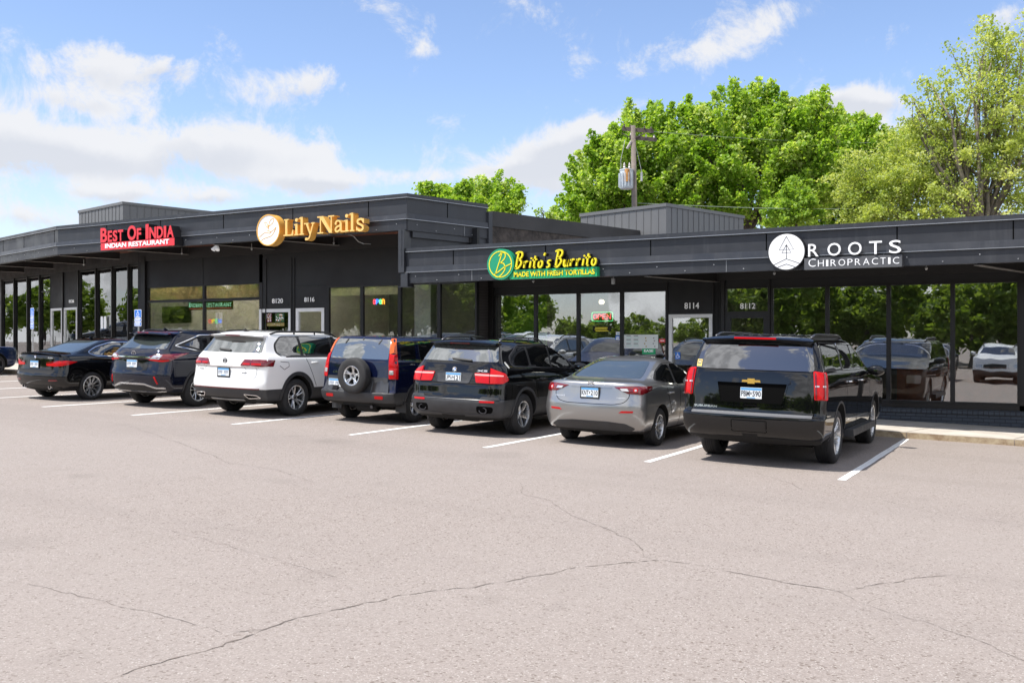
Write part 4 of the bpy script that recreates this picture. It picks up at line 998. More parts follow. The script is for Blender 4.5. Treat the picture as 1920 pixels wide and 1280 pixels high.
def car(key, label, cat, sp, loc, yaw=0.0, group=None):
    root = empty('parked_' + cat.replace(' ', '_').replace('parked_', ''), (loc[0], loc[1], gz(loc[0])), label=label, cat=cat, group=group)
    root.rotation_euler = (0, math.atan(.0263), yaw)
    me = body_mesh(sp['levels'], [(0, sp['r'] + .01, sp['hw']), (sp['wb'], sp['r'] + .01, sp['hw'])], sp['ar'], M[sp['paint']], sp.get('clad'))
    b = bpy.data.objects.new('body', me); col.objects.link(b); b.parent = root
    sk = Skin(me, sp.get('yo', 1.0))
    def P(name, side, polys, ma, off=.004, th=.012, r=.03, step=.05, bulge=0, parent=None, label=None):
        m = MB(); ms = ma if isinstance(ma, list) else [ma]
        for i, pl in enumerate(polys):
            sk.patch(m, side, fillet(pl, r) if r else pl, off, th, min(i, len(ms) - 1), step, bulge)
        o = m.build(name, [M[x] for x in ms], parent or root, smooth=False); autosmooth(o.data, 40)
        if label: o['label'] = label
        return o
    def SP(name, side, paths, wd, ma, off=.003, th=.01, closed=False, parent=None, r=0):
        m = MB()
        for q in paths: sk.strip(m, side, fillet(q, r) if r else q, wd, off, th, 0, closed)
        o = fix_normals(m.build(name, M[ma], parent or root)); return o
    def W(name, polys, ma, **kw):      # wrap-round parts: polygons of (x, y, z) points near the surface, both sides
        out = []
        for sx in (1, -1):
            out.append(P(name, 'wrap', [[(sx * sk.ang(x, y), z) for x, y, z in pl] for pl in polys], ma, **kw))
        return out
    sp['_'] = (root, sk, P, SP, W)
    ym = sp['wb'] / 2
    for sd in ('right', 'left'):
        P('side_window', sd, sp['side'][:1], sp.get('sglass', 'glass'), off=.004, r=sp.get('swr', .05))
        for pl in sp['side'][1:]: P('side_window', sd, [pl], sp.get('sglass', 'glass'), off=.004, r=sp.get('swr', .05))
        if 'dlo' in sp: SP('window_trim', sd, [sp['dlo']], sp.get('dlow', .016), sp.get('dlom', 'chrome'), off=.008, closed=True, r=sp.get('dlor', .08))
        if 'base' in sp: P('window_surround', sd, [sp['base']], 'seal', off=.0015, th=.004, r=.09)
        SP('panel_gap', sd, sp['gaps'], .011, 'gap', off=.0012, th=.003)
        m = MB()
        for y, z in sp['handles']:
            p, n = sk.cast(sd, y, z); s_ = 1 if sd == 'right' else -1
            hb = MB(); hb.tube([(p.x - s_ * .01, y - .10, z), (p.x + s_ * .028, y - .085, z + .002), (p.x + s_ * .034, y, z + .004), (p.x + s_ * .028, y + .085, z + .004), (p.x - s_ * .01, y + .10, z + .004)], [.010, .013, .014, .013, .010], 8)
            hb.v = [(v[0], v[1], z + (v[2] - z) * 1.1) for v in hb.v]; hb.build('door_handle', M[sp.get('hmat', sp['paint'])], root, smooth=True)
        if sp.get('arch'):
            for yc in (0, sp['wb']):
                pth = [(yc + (sp['ar'] + sp['arch'] / 2 + .001) * math.cos(t), sp['r'] + .01 + (sp['ar'] + sp['arch'] / 2 + .001) * math.sin(t)) for t in [R(-12 + 204 * i / 30) for i in range(31)]]
                SP('arch_trim', sd, [pth], sp['arch'], 'cladding', off=sp.get('archo', .012), th=.03)
    P('rear_window', 'rear', [sp['rglass']], sp.get('rgm', 'glass'), off=.004, r=sp.get('rgr', .05))
    P('windscreen', sp.get('wsside', 'top'), [sp['wglass']], 'glass', off=.004, r=.06)
    for sx in (1, -1):
        mirror_part(root, sx, sx * sp['mir'][0], sp['mir'][1], sp['mir'][2], sp.get('mirm', sp['paint']), sp['mir'][3] if len(sp['mir']) > 3 else 1)
    # front end
    W2 = sp['front']
    P('grille', 'front', [W2['grille']], 'seal', off=.006, r=.04)
    for sx in (1, -1): P('headlight', 'front', [[(sx * a, b_) for a, b_ in W2['lamp']]], 'clear', off=.006, r=.03)
    # wheels and underside
    tm, rm = wheel_meshes(key, sp['r'], sp['rr'], sp['tw'], *sp['rim'][0], **sp['rim'][1])
    xw = sp['hw'] - sp['tw'] / 2 - .025; rr = random.Random(len(key) * 13)
    for y in (0, sp['wb']):
        for sx in (1, -1): put_wheel(root, tm, rm, sx * xw, y, sp['r'] - .004, rot=rr.uniform(0, 6))
    m = MB(); hb_ = sp['hw'] - .33; m.box(-hb_, hb_, -.30, sp['wb'] + .3, .24, .40); m.tube([(-xw, 0, sp['r']), (xw, 0, sp['r'])], .05, 8); m.lathe([(-.25, .12), (-.2, .16), (.2, .16), (.25, .12)], 'x', (.12, -.55, sp['r'] + .02), 14)
    m.tube([(.4, -.5, .33), (.45, sp['wb'] - .4, .28)], .035, 8); m.box(-.35, .35, -.75, -.3, .33, .45); m.build('underbody', M['well'], root)
    CARS[key] = root
    return root
def badge_ring(root, y, x, z, r, ma='chrome', t=.006, tube=.005, side='rear'):
    m = MB(); m.lathe([(y - t, r), (y - t, r - tube), (y + .004, r - tube), (y + .004, r)], 'y', (x, 0, z), 28); return m
def text_part(root, sk, s, x0, x1, z0, z1, ma='chrome', name='badge', bold=.02, shear=0, d=.004, off=.002):
    ya = sk.cast('rear', x0, (z0 + z1) / 2)[0].y; yb = sk.cast('rear', x1, (z0 + z1) / 2)[0].y
    L = math.hypot(x1 - x0, yb - ya); a = Vector(((x1 - x0) / L, (yb - ya) / L, 0)); n = Vector((a.y, -a.x, 0))
    pt, pb = sk.cast('rear', (x0 + x1) / 2, z1)[0], sk.cast('rear', (x0 + x1) / 2, z0)[0]; up = (pt - pb).normalized(); 
    m = MB(); put_text(m, s, (Vector((x0, ya, (z0 + z1) / 2)), a, up, n), 0, L, -(z1 - z0) / 2, (z1 - z0) / 2, off, off + d, bold=bold, shear=shear)
    return m.build(name, M[ma], root)
def hoodline(levels): return levels
def rr_(x0, x1, z0, z1): return [(x0, z0), (x1, z0), (x1, z1), (x0, z1)]
def trap(xb, xt, z0, z1): return [(-xb, z0), (xb, z0), (xt, z1), (-xt, z1)]
# ---------------- big black SUV
sp = dict(paint='black', wb=3.30, r=.405, ar=.475, hw=1.02, rr=.285, tw=.275, clad=None, mir=(1.0, 2.42, 1.32, 1.15), rim=(('pair', 6), dict(w0=.024, w1=.030, pair=.14)),
    levels=[LV(.30, -.85, 4.1, .86), LV(.36, -1.08, 4.30, .95), LV(.47, -1.24, 4.38, 1.0, br=.10), LV(.60, -1.285, 4.42, 1.015, br=.10), LV(.722, -1.29, 4.43, 1.02, br=.10), LV(.738, -1.28, 4.43, 1.02, br=.10), LV(.745, -1.205, 4.43, 1.02), LV(.77, -1.195, 4.43, 1.022),
            LV(.98, -1.185, 4.42, 1.028), LV(1.18, -1.165, 4.40, 1.022), LV([(-1.2, 1.35), (2.4, 1.325), (3.0, 1.22), (4.3, 1.06)], -1.135, 4.34, [(-1, .995), (0, 1.005), (3.2, 1.0), (4.2, .97)]), LV([(-1.2, 1.37), (2.4, 1.345), (3.0, 1.29), (4.0, 1.17)], -1.128, 4.05, .965),
            LV([(-1.2, 1.385), (2.5, 1.36), (2.9, 1.35)], -1.12, 2.95, .945, (.12, .10)), LV(1.60, -1.03, 2.42, .885, (.12, .12)), LV(1.74, -.965, 2.06, .84, (.13, .12)), LV(1.80, -.93, 1.85, .80, (.13, .12)), LV(1.84, -.86, 1.65, .72, (.2, .12)), LV(1.865, -.70, 1.35, .58), LV(1.875, -.35, .95, .33)],
    side=[[(-.86, 1.395), (.38, 1.39), (.42, 1.75), (-.70, 1.755)], [(.50, 1.39), (1.42, 1.385), (1.40, 1.745), (.54, 1.75)], [(1.50, 1.385), (2.52, 1.375), (2.02, 1.72), (1.49, 1.742)]], base=[(-.92, 1.375), (2.66, 1.36), (2.06, 1.76), (-.72, 1.785)], dlo=[(.45, 1.372), (2.62, 1.358), (2.05, 1.755), (.50, 1.768)], dlow=.014, dlor=.05,
    gaps=[[(.44, .62), (.50, .95), (.45, 1.37)], [(1.46, .45), (1.46, 1.37)], [(2.62, .45), (2.62, 1.0), (2.60, 1.36)], [(.44, .46), (2.62, .46)]], handles=[(.72, 1.19), (1.76, 1.18)], hmat='chrome', arch=.035, archo=.004,
    rglass=[(-.855, 1.375), (.855, 1.375), (.775, 1.765), (-.775, 1.765)], wglass=[(-.78, 2.82), (.78, 2.82), (.70, 2.12), (-.70, 2.12)], front=dict(grille=rr_(-.6, .6, .65, .98), lamp=[(.62, .78), (.93, .78), (.93, .98), (.62, .98)]))
c_ = car('suv_big', 'big glossy black SUV with a gold badge at the right end of the row', 'parked suv', sp, (-3.90, 15.10, 0), R(0.5))
root, sk, P, SP, W = sp['_']
W('tail_light', [[(.875, -1.15, .985), (1.02, -1.02, .985), (1.01, -.98, 1.36), (.855, -1.13, 1.385)]], ['red'], off=.012, th=.03, r=.02, bulge=.01)
W('lamp_insert', [[(.88, -1.14, 1.165), (1.0, -1.06, 1.165), (1.0, -1.06, 1.185), (.88, -1.14, 1.185)]], ['clear'], off=.024, th=.01, r=.006)
W('lamp_insert', [[(.885, -1.14, 1.0), (.90, -1.13, 1.0), (.89, -1.12, 1.35), (.875, -1.13, 1.36)], [(.985, -1.07, 1.0), (1.0, -1.06, 1.0), (.99, -1.04, 1.34), (.975, -1.06, 1.35)]], ['dred'], off=.0235, th=.008, r=.004)
spoiler(root, 'black', .80, -1.05, -.72, 1.845, th=.05, drop=.03, curve=.07)
m = MB(); m.box(-.30, .30, -1.058, -1.03, 1.812, 1.838); m.build('brake_light', M['red'], root)
P('plate_recess', 'rear', [trap(.43, .50, .90, 1.20)], 'gap', off=.002, th=.003, r=.04); SP('recess_rim', 'rear', [[(-.50, 1.20), (-.50, 1.16), (-.44, .90), (.44, .90), (.50, 1.16), (.50, 1.20)]], .016, 'black', off=.014, th=.02)
P('tailgate_handle', 'rear', [rr_(-.54, .54, 1.185, 1.25)], 'black', off=.030, th=.03, r=.03)
P('tailgate_lip', 'rear', [trap(.42, .46, .845, .885)], 'black', off=.022, th=.03, r=.02); P('camera', 'rear', [rr_(-.09, .09, .862, .885)], 'gap', off=.026, th=.02, r=.012)
m = MB(); y_ = sk.cast('rear', 0, 1.21)[0].y - .034
m.prism([(-.135, 1.20), (-.045, 1.20), (-.055, 1.18), (.055, 1.18), (.045, 1.20), (.135, 1.20), (.125, 1.232), (.045, 1.232), (.055, 1.252), (-.055, 1.252), (-.045, 1.232), (-.125, 1.232)], 0, .008, 0, ((0, y_, 0), (1, 0, 0), (0, 0, 1), (0, -1, 0)))
m.build('badge', mat('gold_badge', (.85, .55, .12), .25, .7), root)
plate_part(root, sk, 0, 1.045, 'PBM 590', y=sk.cast('rear', 0, 1.05)[0].y + .004)
text_part(root, sk, 'SUBURBAN', -.835, -.49, .815, .845, 'chrome', bold=.03)
SP('panel_gap', 'rear', [[(-.87, .76), (-.875, 1.0), (-.862, 1.37)], [(.87, .76), (.875, 1.0), (.862, 1.37)], [(-.86, 1.372), (.86, 1.372)]], .012, 'gap', off=.0012, th=.003)
P('bumper_step', 'top', [[(-.86, -1.275), (.86, -1.275), (.86, -1.20), (-.86, -1.20)]], mat('scuffed_plastic', (.16, .165, .175), .5), off=.006, th=.01, r=.02) if False else None
m = MB(); n_ = 20
pts = [(-.86 + 1.72 * i / n_) for i in range(n_ + 1)]; v = []
for x in pts: yy = sk.cast('rear', x, .70)[0].y; v += [(x, yy - .004, .735), (x, yy + .0, .762), (x, yy + .085, .772), (x, yy + .085, .70)]
m.add(v, [(4 * i + k, 4 * i + 4 + k, 4 * i + 4 + (k + 1) % 4, 4 * i + (k + 1) % 4) for i in range(n_) for k in range(4)]); fix_normals(m.build('bumper_step', mat('scuffed_plastic', (.16, .165, .175), .5), root))
SP('hitch_cover', 'rear', [rr_(-.25, .25, .50, .665)], .010, 'gap', off=.0015, th=.004, closed=True, r=.02); P('hitch_cover', 'rear', [rr_(-.235, .235, .51, .655)], 'black', off=.012, th=.02, r=.02)
m = MB()
for sx in (1, -1): m.prism([(sx * .96, .50), (sx * 1.11, .50), (sx * 1.12, .40), (sx * .98, .39)], .60, 2.72, 0, ((0, 0, 0), (1, 0, 0), (0, 0, 1), (0, 1, 0))) 
m.v = [(v[0], v[1], v[2] - .04) for v in m.v]; fix_normals(m.build('running_board', M['cladding'], root))
topz = lambda sk_: (lambda x, y: sk_.cast('top', x, y)[0].z)
rail(root, .70, -.62, 1.75, topz(sk), 'dalloy', h=.05, r=.018, closed=True)
m = MB()
for i in range(7): x = -.42 + .14 * i; m.tube([(x, -.6, 1.872), (x, .3, 1.882), (x, 1.1, 1.874)], .012, 6)
m.build('roof_rib', M['black'], root, smooth=True)
SP('side_moulding', 'right', [[(.60, .62), (2.55, .60)]], .022, 'chrome', off=.006); SP('side_moulding', 'left', [[(.60, .62), (2.55, .60)]], .022, 'chrome', off=.006)
pt = sk.cast('rear', -.79, 1.44)[0]; m = MB(); sk.patch(m, 'rear', rr_(-.835, -.765, 1.395, 1.495), .008, .002, 0); sk.patch(m, 'rear', [(-.8 + .026 * math.sin(k * math.pi / 5) * (1 if k % 2 == 0 else .42), 1.455 + .026 * math.cos(k * math.pi / 5) * (1 if k % 2 == 0 else .42)) for k in range(10)], .0095, .001, 1)
sk.patch(m, 'rear', [(-.825, 1.425), (-.775, 1.425), (-.775, 1.485), (-.825, 1.485)], .0088, .001, 2); sk.patch(m, 'rear', [(-.8 + .022 * math.sin(k * math.pi / 5) * (1 if k % 2 == 0 else .42), 1.455 + .022 * math.cos(k * math.pi / 5) * (1 if k % 2 == 0 else .42)) for k in range(10)], .0102, .001, 0)
m.build('sticker', [mat('sticker_gold', (.75, .55, .12), .5), M['sw'], M['ink']], root)
# ---------------- silver sedan
sp = dict(paint='silver', wb=2.70, r=.318, ar=.365, hw=.895, rr=.205, tw=.205, mir=(.87, 1.95, 1.0), rim=(('s', 5), dict(w0=.030, w1=.024, pair=.24)), sglass='glass', rgm='glass_light',
    levels=[LV(.20, -.62, 3.35, .76), LV(.27, -.80, 3.50, .84), LV(.40, -.925, 3.58, .885, (.38, .26), br=.13), LV(.55, -.965, 3.60, .895, (.36, .26), br=.13), LV(.70, -.965, 3.59, .895, (.34, .26), br=.12), LV(.735, -.945, 3.58, .893, (.34, .26), br=.12),
            LV(.86, -.915, 3.56, .885, (.32, .26), br=.12), LV(1.0, -.90, 3.50, .87, (.32, .26), br=.12), LV([(-1, 1.052), (-.2, 1.03), (1.0, .93), (2.2, .90), (3.3, .70)], -.885, 3.42, [(-.8, .79), (0, .845), (1.5, .86), (3, .82)], (.30, .24), br=.12), LV([(-1, 1.068), (-.2, 1.05), (1.0, .945), (2.2, .93), (3.1, .80)], -.83, 3.15, [(-.8, .74), (0, .815), (1.5, .84), (3, .74)], (.28, .2), br=.08),
            LV([(-1, 1.085), (-.2, 1.06), (1.0, .955), (2.3, .99)], -.50, 2.35, [(-.5, .68), (.2, .79), (1.5, .82)], (.20, .16), br=.05), LV([(-.2, 1.19), (1.0, 1.10), (2, 1.15)], -.18, 2.02, [(-.3, .64), (.4, .73), (1.5, .75)], (.18, .16), br=.04), LV([(0, 1.33), (1, 1.28), (1.7, 1.30)], .22, 1.62, [(.2, .55), (.7, .66), (1.5, .655)], (.18, .14), br=.03),
            LV(1.395, .48, 1.38, .575, (.2, .15), br=.02), LV(1.43, .68, 1.22, .46), LV(1.455, .85, 1.05, .25)],
    side=[[(.02, 1.085), (.86, 1.0), (.86, 1.325), (.60, 1.315), (.26, 1.22)], [(.95, .99), (1.90, .985), (1.62, 1.21), (1.32, 1.33), (.95, 1.333)]], base=[(-.06, 1.085), (.3, 1.03), (1.98, .97), (1.66, 1.23), (1.3, 1.362), (.62, 1.345), (.2, 1.22)], swr=.04,
    gaps=[[(.48, .50), (.36, .75), (.25, 1.02)], [(.90, .28), (.90, .99)], [(1.95, .28), (1.98, .97)], [(.42, .27), (1.95, .27)]], handles=[(.42, .86), (1.18, .83)],
    rglass=[(-.63, 1.11), (.63, 1.11), (.60, 1.20), (.49, 1.375), (-.49, 1.375), (-.60, 1.20)], wglass=[(-.66, 2.2), (.66, 2.2), (.54, 1.55), (-.54, 1.55)], front=dict(grille=trap(.35, .45, .35, .62), lamp=[(.45, .6), (.75, .62), (.78, .70), (.45, .66)]))
c_ = car('sedan_silver', 'silver four-door sedan parked between two black SUVs', 'parked sedan', sp, (-6.69, 15.48, 0))
root, sk, P, SP, W = sp['_']
W('tail_light', [[(.40, -.9, .985), (.62, -.84, .885), (.80, -.72, .87), (.875, -.42, .955), (.86, -.40, 1.0), (.66, -.82, 1.005)]], ['dred'], off=.008, th=.02, r=.02, step=.04, bulge=.01)
W('lamp_insert', [[(.53, -.86, .925), (.64, -.84, .92), (.62, -.86, .965), (.50, -.88, .962)]], ['clear'], off=.022, th=.01, r=.01, step=.03)
for sx in (1, -1):
    m = MB(); sk.patch(m, 'wrap', [(sx * (sk.ang(.735, -.80) + .032 * math.cos(t)), .94 + .034 * math.sin(t)) for t in [2 * math.pi * i / 16 for i in range(16)]], .022, .01, 0, .03); sk.patch(m, 'wrap', [(sx * (sk.ang(.735, -.80) + .016 * math.cos(t)), .94 + .017 * math.sin(t)) for t in [2 * math.pi * i / 12 for i in range(12)]], .026, .004, 1, .03); m.build('lamp_insert', [M['red'], M['clear']], root)
SP('panel_gap', 'rear', [[(-.66, .985), (-.65, .82), (-.58, .74), (-.42, .705), (.42, .705), (.58, .74), (.65, .82), (.66, .985)]], .010, 'gap', off=.0012, th=.003, r=.06)
P('garnish', 'rear', [trap(.36, .36, .965, .985)], 'silver', off=.010, th=.01, r=.005)
plate_part(root, sk, 0, .885, 'KNT 210', frame='seal')
for sx in (1, -1): P('reflector', 'rear', [[(sx * .50, .578), (sx * .72, .585), (sx * .73, .615), (sx * .55, .612)]], 'red', off=.006, th=.01, r=.01)
P('bumper_insert', 'rear', [[(-.66, .275), (.66, .275), (.74, .33), (.60, .405), (.30, .43), (-.30, .43), (-.60, .405), (-.74, .33)]], 'cladding', off=.004, th=.01, r=.03)
y_ = sk.cast('rear', 0, 1.02)[0].y - .006; m = badge_ring(root, y_, 0, 1.022, .056, tube=.007); fr = ((0, y_, 0), (1, 0, 0), (0, 0, 1), (0, -1, 0)); m.ribbon([(-.055, 1.03), (-.03, 1.04), (0, 1.012), (.03, 1.04), (.055, 1.03)], .009, -.002, .006, fr); m.build('badge', M['chrome'], root)
text_part(root, sk, 'mazda3', -.64, -.46, .80, .825, 'chrome', bold=.01); text_part(root, sk, 'i sport', .46, .60, .80, .825, 'chrome', bold=.01)
# ---------------- black SUV with star spoke wheels
sp = dict(paint='black', wb=2.93, r=.37, ar=.425, hw=.965, rr=.235, tw=.26, clad=.645, mir=(.92, 2.05, 1.18, 1.0), rim=(('s', 5), dict(w0=.078, w1=.085)), rimmat='alloy', arch=.05, archo=.010,
    levels=[LV(.25, -.68, 3.6, .82), LV(.33, -.88, 3.76, .90), LV(.44, -.97, 3.82, .95, (.3, .24), br=.12), LV(.60, -1.0, 3.85, .965, (.3, .24), br=.12), LV(.638, -.995, 3.85, .965, (.3, .24), br=.12), LV(.652, -.96, 3.84, .964, (.3, .24), br=.11), LV(.86, -.945, 3.83, .968, (.3, .24), br=.10), LV(.91, -.935, 3.82, .966, (.3, .24), br=.10), LV(.925, -.915, 3.82, .966, (.28, .22), br=.10),
            LV(1.08, -.885, 3.78, .955, (.28, .22), br=.10), LV([(-1, 1.25), (0, 1.17), (2.2, 1.10), (2.7, 1.05), (3.7, .84)], -.83, 3.70, [(-.8, .88), (0, .925), (3, .91), (3.6, .86)], (.26, .22), br=.08), LV([(-1, 1.27), (0, 1.19), (2.2, 1.12), (2.8, 1.10), (3.4, .97)], -.815, 3.40, [(-.8, .85), (0, .885), (3.2, .8)], (.24, .2), br=.07), LV([(-1, 1.285), (0, 1.205), (2.3, 1.14), (2.6, 1.16)], -.80, 2.55, [(-.8, .82), (0, .86), (2.5, .80)], (.2, .16)),
            LV(1.45, -.70, 1.98, [(-.7, .73), (0, .785), (2, .76)], (.16, .14)), LV(1.58, -.62, 1.60, [(-.6, .68), (.2, .72), (1.6, .70)], (.16, .14)), LV(1.645, -.52, 1.32, .64), LV(1.685, -.30, 1.08, .50), LV(1.70, 0, .8, .28)],
    side=[[(-.30, 1.235), (.30, 1.20), (.30, 1.56), (.05, 1.55), (-.30, 1.36)], [(.38, 1.195), (1.20, 1.165), (1.20, 1.575), (.38, 1.57)], [(1.27, 1.165), (2.16, 1.145), (1.70, 1.49), (1.50, 1.565), (1.27, 1.575)]], base=[(-.36, 1.215), (2.26, 1.125), (1.74, 1.51), (1.5, 1.60), (.05, 1.59), (-.36, 1.38)], dlo=[(-.36, 1.215), (2.26, 1.125), (1.74, 1.51), (1.5, 1.60), (.05, 1.59), (-.36, 1.38)], dlow=.014, dlom='dalloy', dlor=.09,
    gaps=[[(.50, .62), (.40, .85), (.34, 1.20)], [(1.235, .35), (1.235, 1.15)], [(2.28, .35), (2.30, 1.12)], [(-.30, .98), (2.2, .93)]], handles=[(.62, .99), (1.50, .965)],
    rglass=[(-.78, 1.295), (.78, 1.295), (.66, 1.60), (-.66, 1.60)], rgm='glass_light', wglass=[(-.70, 2.42), (.70, 2.42), (.60, 1.72), (-.60, 1.72)], front=dict(grille=trap(.3, .35, .58, .80), lamp=[(.48, .66), (.84, .70), (.84, .80), (.48, .78)]))
c_ = car('suv_star', 'black SUV with pale five-point star wheels, parked left of the silver sedan', 'parked suv', sp, (-9.32, 15.47, 0), R(.3))
root, sk, P, SP, W = sp['_']
W('tail_light', [[(.46, -.92, .935), (.72, -.88, .925), (.90, -.72, .93), (.935, -.60, .99), (.90, -.64, 1.10), (.72, -.82, 1.185), (.70, -.84, 1.19), (.70, -.86, 1.10), (.42, -.92, 1.10)]], ['red'], off=.010, th=.02, r=.02, step=.05, bulge=.008)
W('lamp_insert', [[(.44, -.92, 1.055), (.70, -.88, 1.052), (.90, -.72, 1.048), (.90, -.72, 1.075), (.70, -.88, 1.085), (.43, -.92, 1.09)]], [mat('pink_lens', (.80, .30, .30), .15)], off=.0205, th=.006, r=.006, step=.05) if False else None
mat('pink_lens', (.85, .36, .34), .15); M['pink'] = MATS['pink_lens']
W('lamp_insert', [[(.44, -.92, 1.055), (.70, -.88, 1.052), (.90, -.72, 1.048), (.90, -.72, 1.072), (.70, -.88, 1.08), (.43, -.92, 1.083)]], ['pink'], off=.0215, th=.006, r=.006, step=.05)
W('panel_gap', [[(.705, -.86, .93), (.712, -.86, .93), (.70, -.85, 1.185), (.693, -.85, 1.185)]], ['gap'], off=.0225, th=.004, r=0, step=.05)
spoiler(root, 'black', .68, -.74, -.42, 1.655, th=.05, drop=.03, curve=.10)
m = MB(); m.box(-.20, .20, -.722, -.70, 1.598, 1.613); m.build('brake_light', M['dred'], root)
P('plate_recess', 'rear', [trap(.32, .37, .925, 1.09)], M and 'silverp' if False else 'cladding', off=.003, th=.004, r=.03); SP('recess_rim', 'rear', [trap(.32, .375, .925, 1.095)], .014, 'metal2', off=.008, closed=True, r=.03)
plate_part(root, sk, 0, 1.015, 'JPU 121', y=sk.cast('rear', 0, 1.0)[0].y + .002)
y_ = sk.cast('rear', 0, 1.15)[0].y - .004
m = MB(); m.lathe([(y_ - .006, .0001), (y_ - .008, .046), (y_ + .01, .048)], 'y', (0, 0, 1.15), 28, 0, close=False); fr = ((0, y_ - .007, 1.15), (1, 0, 0), (0, 0, 1), (0, -1, 0))
for k, mi in enumerate((1, 2, 1, 2)): a0 = k * math.pi / 2; m.prism([(0, 0)] + [(.028 * math.cos(a0 + t * math.pi / 10), .028 * math.sin(a0 + t * math.pi / 10)) for t in range(6)], 0, .004, mi, fr)
roundel_mats = [M['chrome'], mat('badge_blue', (.05, .2, .6), .3), M['sw']]; m.build('badge', roundel_mats, root)
text_part(root, sk, 'X5', .44, .64, 1.125, 1.158, 'chrome', bold=.03)
SP('panel_gap', 'rear', [[(-.74, .665), (-.74, .92)], [(.74, .665), (.74, .92)], [(-.86, .915), (.86, .915)]], .010, 'gap', off=.0012, th=.003)
for sx in (1, -1):
    P('bumper_corner', 'rear', [[(sx * .55, .645), (sx * .60, .705), (sx * .86, .70), (sx * .90, .645)]], 'cladding', off=.018, th=.03, r=.02)
    P('reflector', 'rear', [[(sx * .56, .600), (sx * .82, .600), (sx * .82, .632), (sx * .56, .632)]], 'red', off=.006, th=.01, r=.01)
    m = MB(); yy = sk.cast('rear', sx * .62, .47)[0].y; m.lathe([(yy - .012, .052), (yy - .012, .042), (yy + .10, .040), (yy + .10, .052)], 'y', (sx * .62, 0, .465), 20, 0); m.lathe([(yy + .02, .0001), (yy + .02, .042)], 'y', (sx * .62, 0, .465), 20, 1, close=False); m.v = [(sx * .62 + (v[0] - sx * .62) * 1.5, v[1], v[2]) for v in m.v]; m.build('exhaust', [M['dalloy'], M['gap']], root)
    P('exhaust_recess', 'rear', [[(sx * .50, .41), (sx * .78, .42), (sx * .80, .53), (sx * .50, .54)]], 'gap', off=.003, th=.004, r=.05)
SP('wiper', 'rear', [[(-.10, 1.33), (.30, 1.305)]], .022, 'seal', off=.03, th=.02); SP('bumper_edge', 'rear', [[(-.84, .642), (.84, .642)]], .014, 'metal2', off=.010)
SP('bumper_edge', 'rear', [[(-.80, .40), (0, .37), (.80, .40)]], .016, 'metal2', off=.006)
rail(root, .60, -.38, 1.32, topz(sk), 'dalloy', h=.055)
m = MB(); m.prism([(-.06, 0), (.06, 0), (-.05, .05)], -.008, .008, 0, ((0, -.32, topz(sk)(0, -.3)), (0, 1, 0), (0, 0, 1), (1, 0, 0))); m.build('antenna', M['black'], root)
m = MB(); sk.patch(m, 'right', fillet(rr_(-.56, -.50, 1.19, 1.30), .03), .003, .002, 0); m.build('sticker', mat('pale_sticker', (.55, .55, .52), .5), root)
# ---------------- blue compact SUV with spare wheel
sp = dict(paint='blue', wb=2.62, r=.345, ar=.395, hw=.888, rr=.20, tw=.215, clad=.615, mir=(.87, 1.95, 1.15, .95), mirm='cladding', rim=(('s', 5), dict(w0=.026, w1=.030, pair=.14)), arch=.05, archo=.008,
    levels=[LV(.30, -.55, 3.25, .78), LV(.38, -.80, 3.40, .84), LV(.43, -.885, 3.44, .87, (.2, .14), br=.07), LV(.55, -.91, 3.45, .885, (.2, .14), br=.07), LV(.600, -.915, 3.45, .888, (.2, .14), br=.07), LV(.612, -.90, 3.44, .888, (.2, .14), br=.07), LV(.625, -.825, 3.43, .886, (.2, .14), br=.05), LV(.86, -.80, 3.42, .886, (.18, .13), br=.05), LV(1.05, -.79, 3.38, .88, (.18, .13), br=.05),
            LV([(-1, 1.20), (2.1, 1.14), (2.5, 1.10), (3.3, .88)], -.775, 3.30, [(-.7, .845), (0, .865), (2.2, .865), (3.2, .8)], (.15, .12), br=.04), LV([(-1, 1.215), (2.1, 1.155), (2.6, 1.13), (3.1, .98)], -.77, 3.08, [(-.7, .83), (0, .845), (3, .74)], (.14, .12), br=.04), LV([(-1, 1.23), (2.1, 1.17), (2.5, 1.17)], -.765, 2.45, [(-.7, .81), (2, .83)], (.12, .10), br=.03),
            LV(1.45, -.69, 1.98, .765, (.10, .09), br=.03), LV(1.58, -.635, 1.66, .72, (.10, .09)), LV(1.63, -.60, 1.50, .69, (.12, .09)), LV(1.665, -.54, 1.36, .60, (.15, .10)), LV(1.68, -.40, 1.1, .42), LV(1.685, -.15, .8, .2)],
    side=[[(-.50, 1.22), (.02, 1.215), (.06, 1.585), (-.42, 1.585)], [(.16, 1.21), (.98, 1.19), (.98, 1.585), (.18, 1.585)], [(1.06, 1.19), (2.02, 1.175), (1.68, 1.50), (1.5, 1.575), (1.06, 1.585)]], swr=.05,
    gaps=[[(.38, .62), (.20, .85), (.12, 1.2), (.12, 1.60)], [(1.02, .35), (1.02, 1.2)], [(2.1, .35), (2.12, 1.16)]], handles=[(.42, 1.03), (1.28, 1.02)],
    rglass=[(-.70, 1.235), (.70, 1.235), (.655, 1.615), (-.655, 1.615)], rgr=.04, rgm='glass_light', wglass=[(-.70, 2.3), (.70, 2.3), (.62, 1.75), (-.62, 1.75)], front=dict(grille=rr_(-.35, .35, .62, .80), lamp=[(.42, .62), (.78, .62), (.8, .80), (.42, .8)]))
c_ = car('suv_spare', 'dark blue compact SUV with the spare wheel hung on its back door', 'parked suv', sp, (-11.91, 15.97, 0))
root, sk, P, SP, W = sp['_']
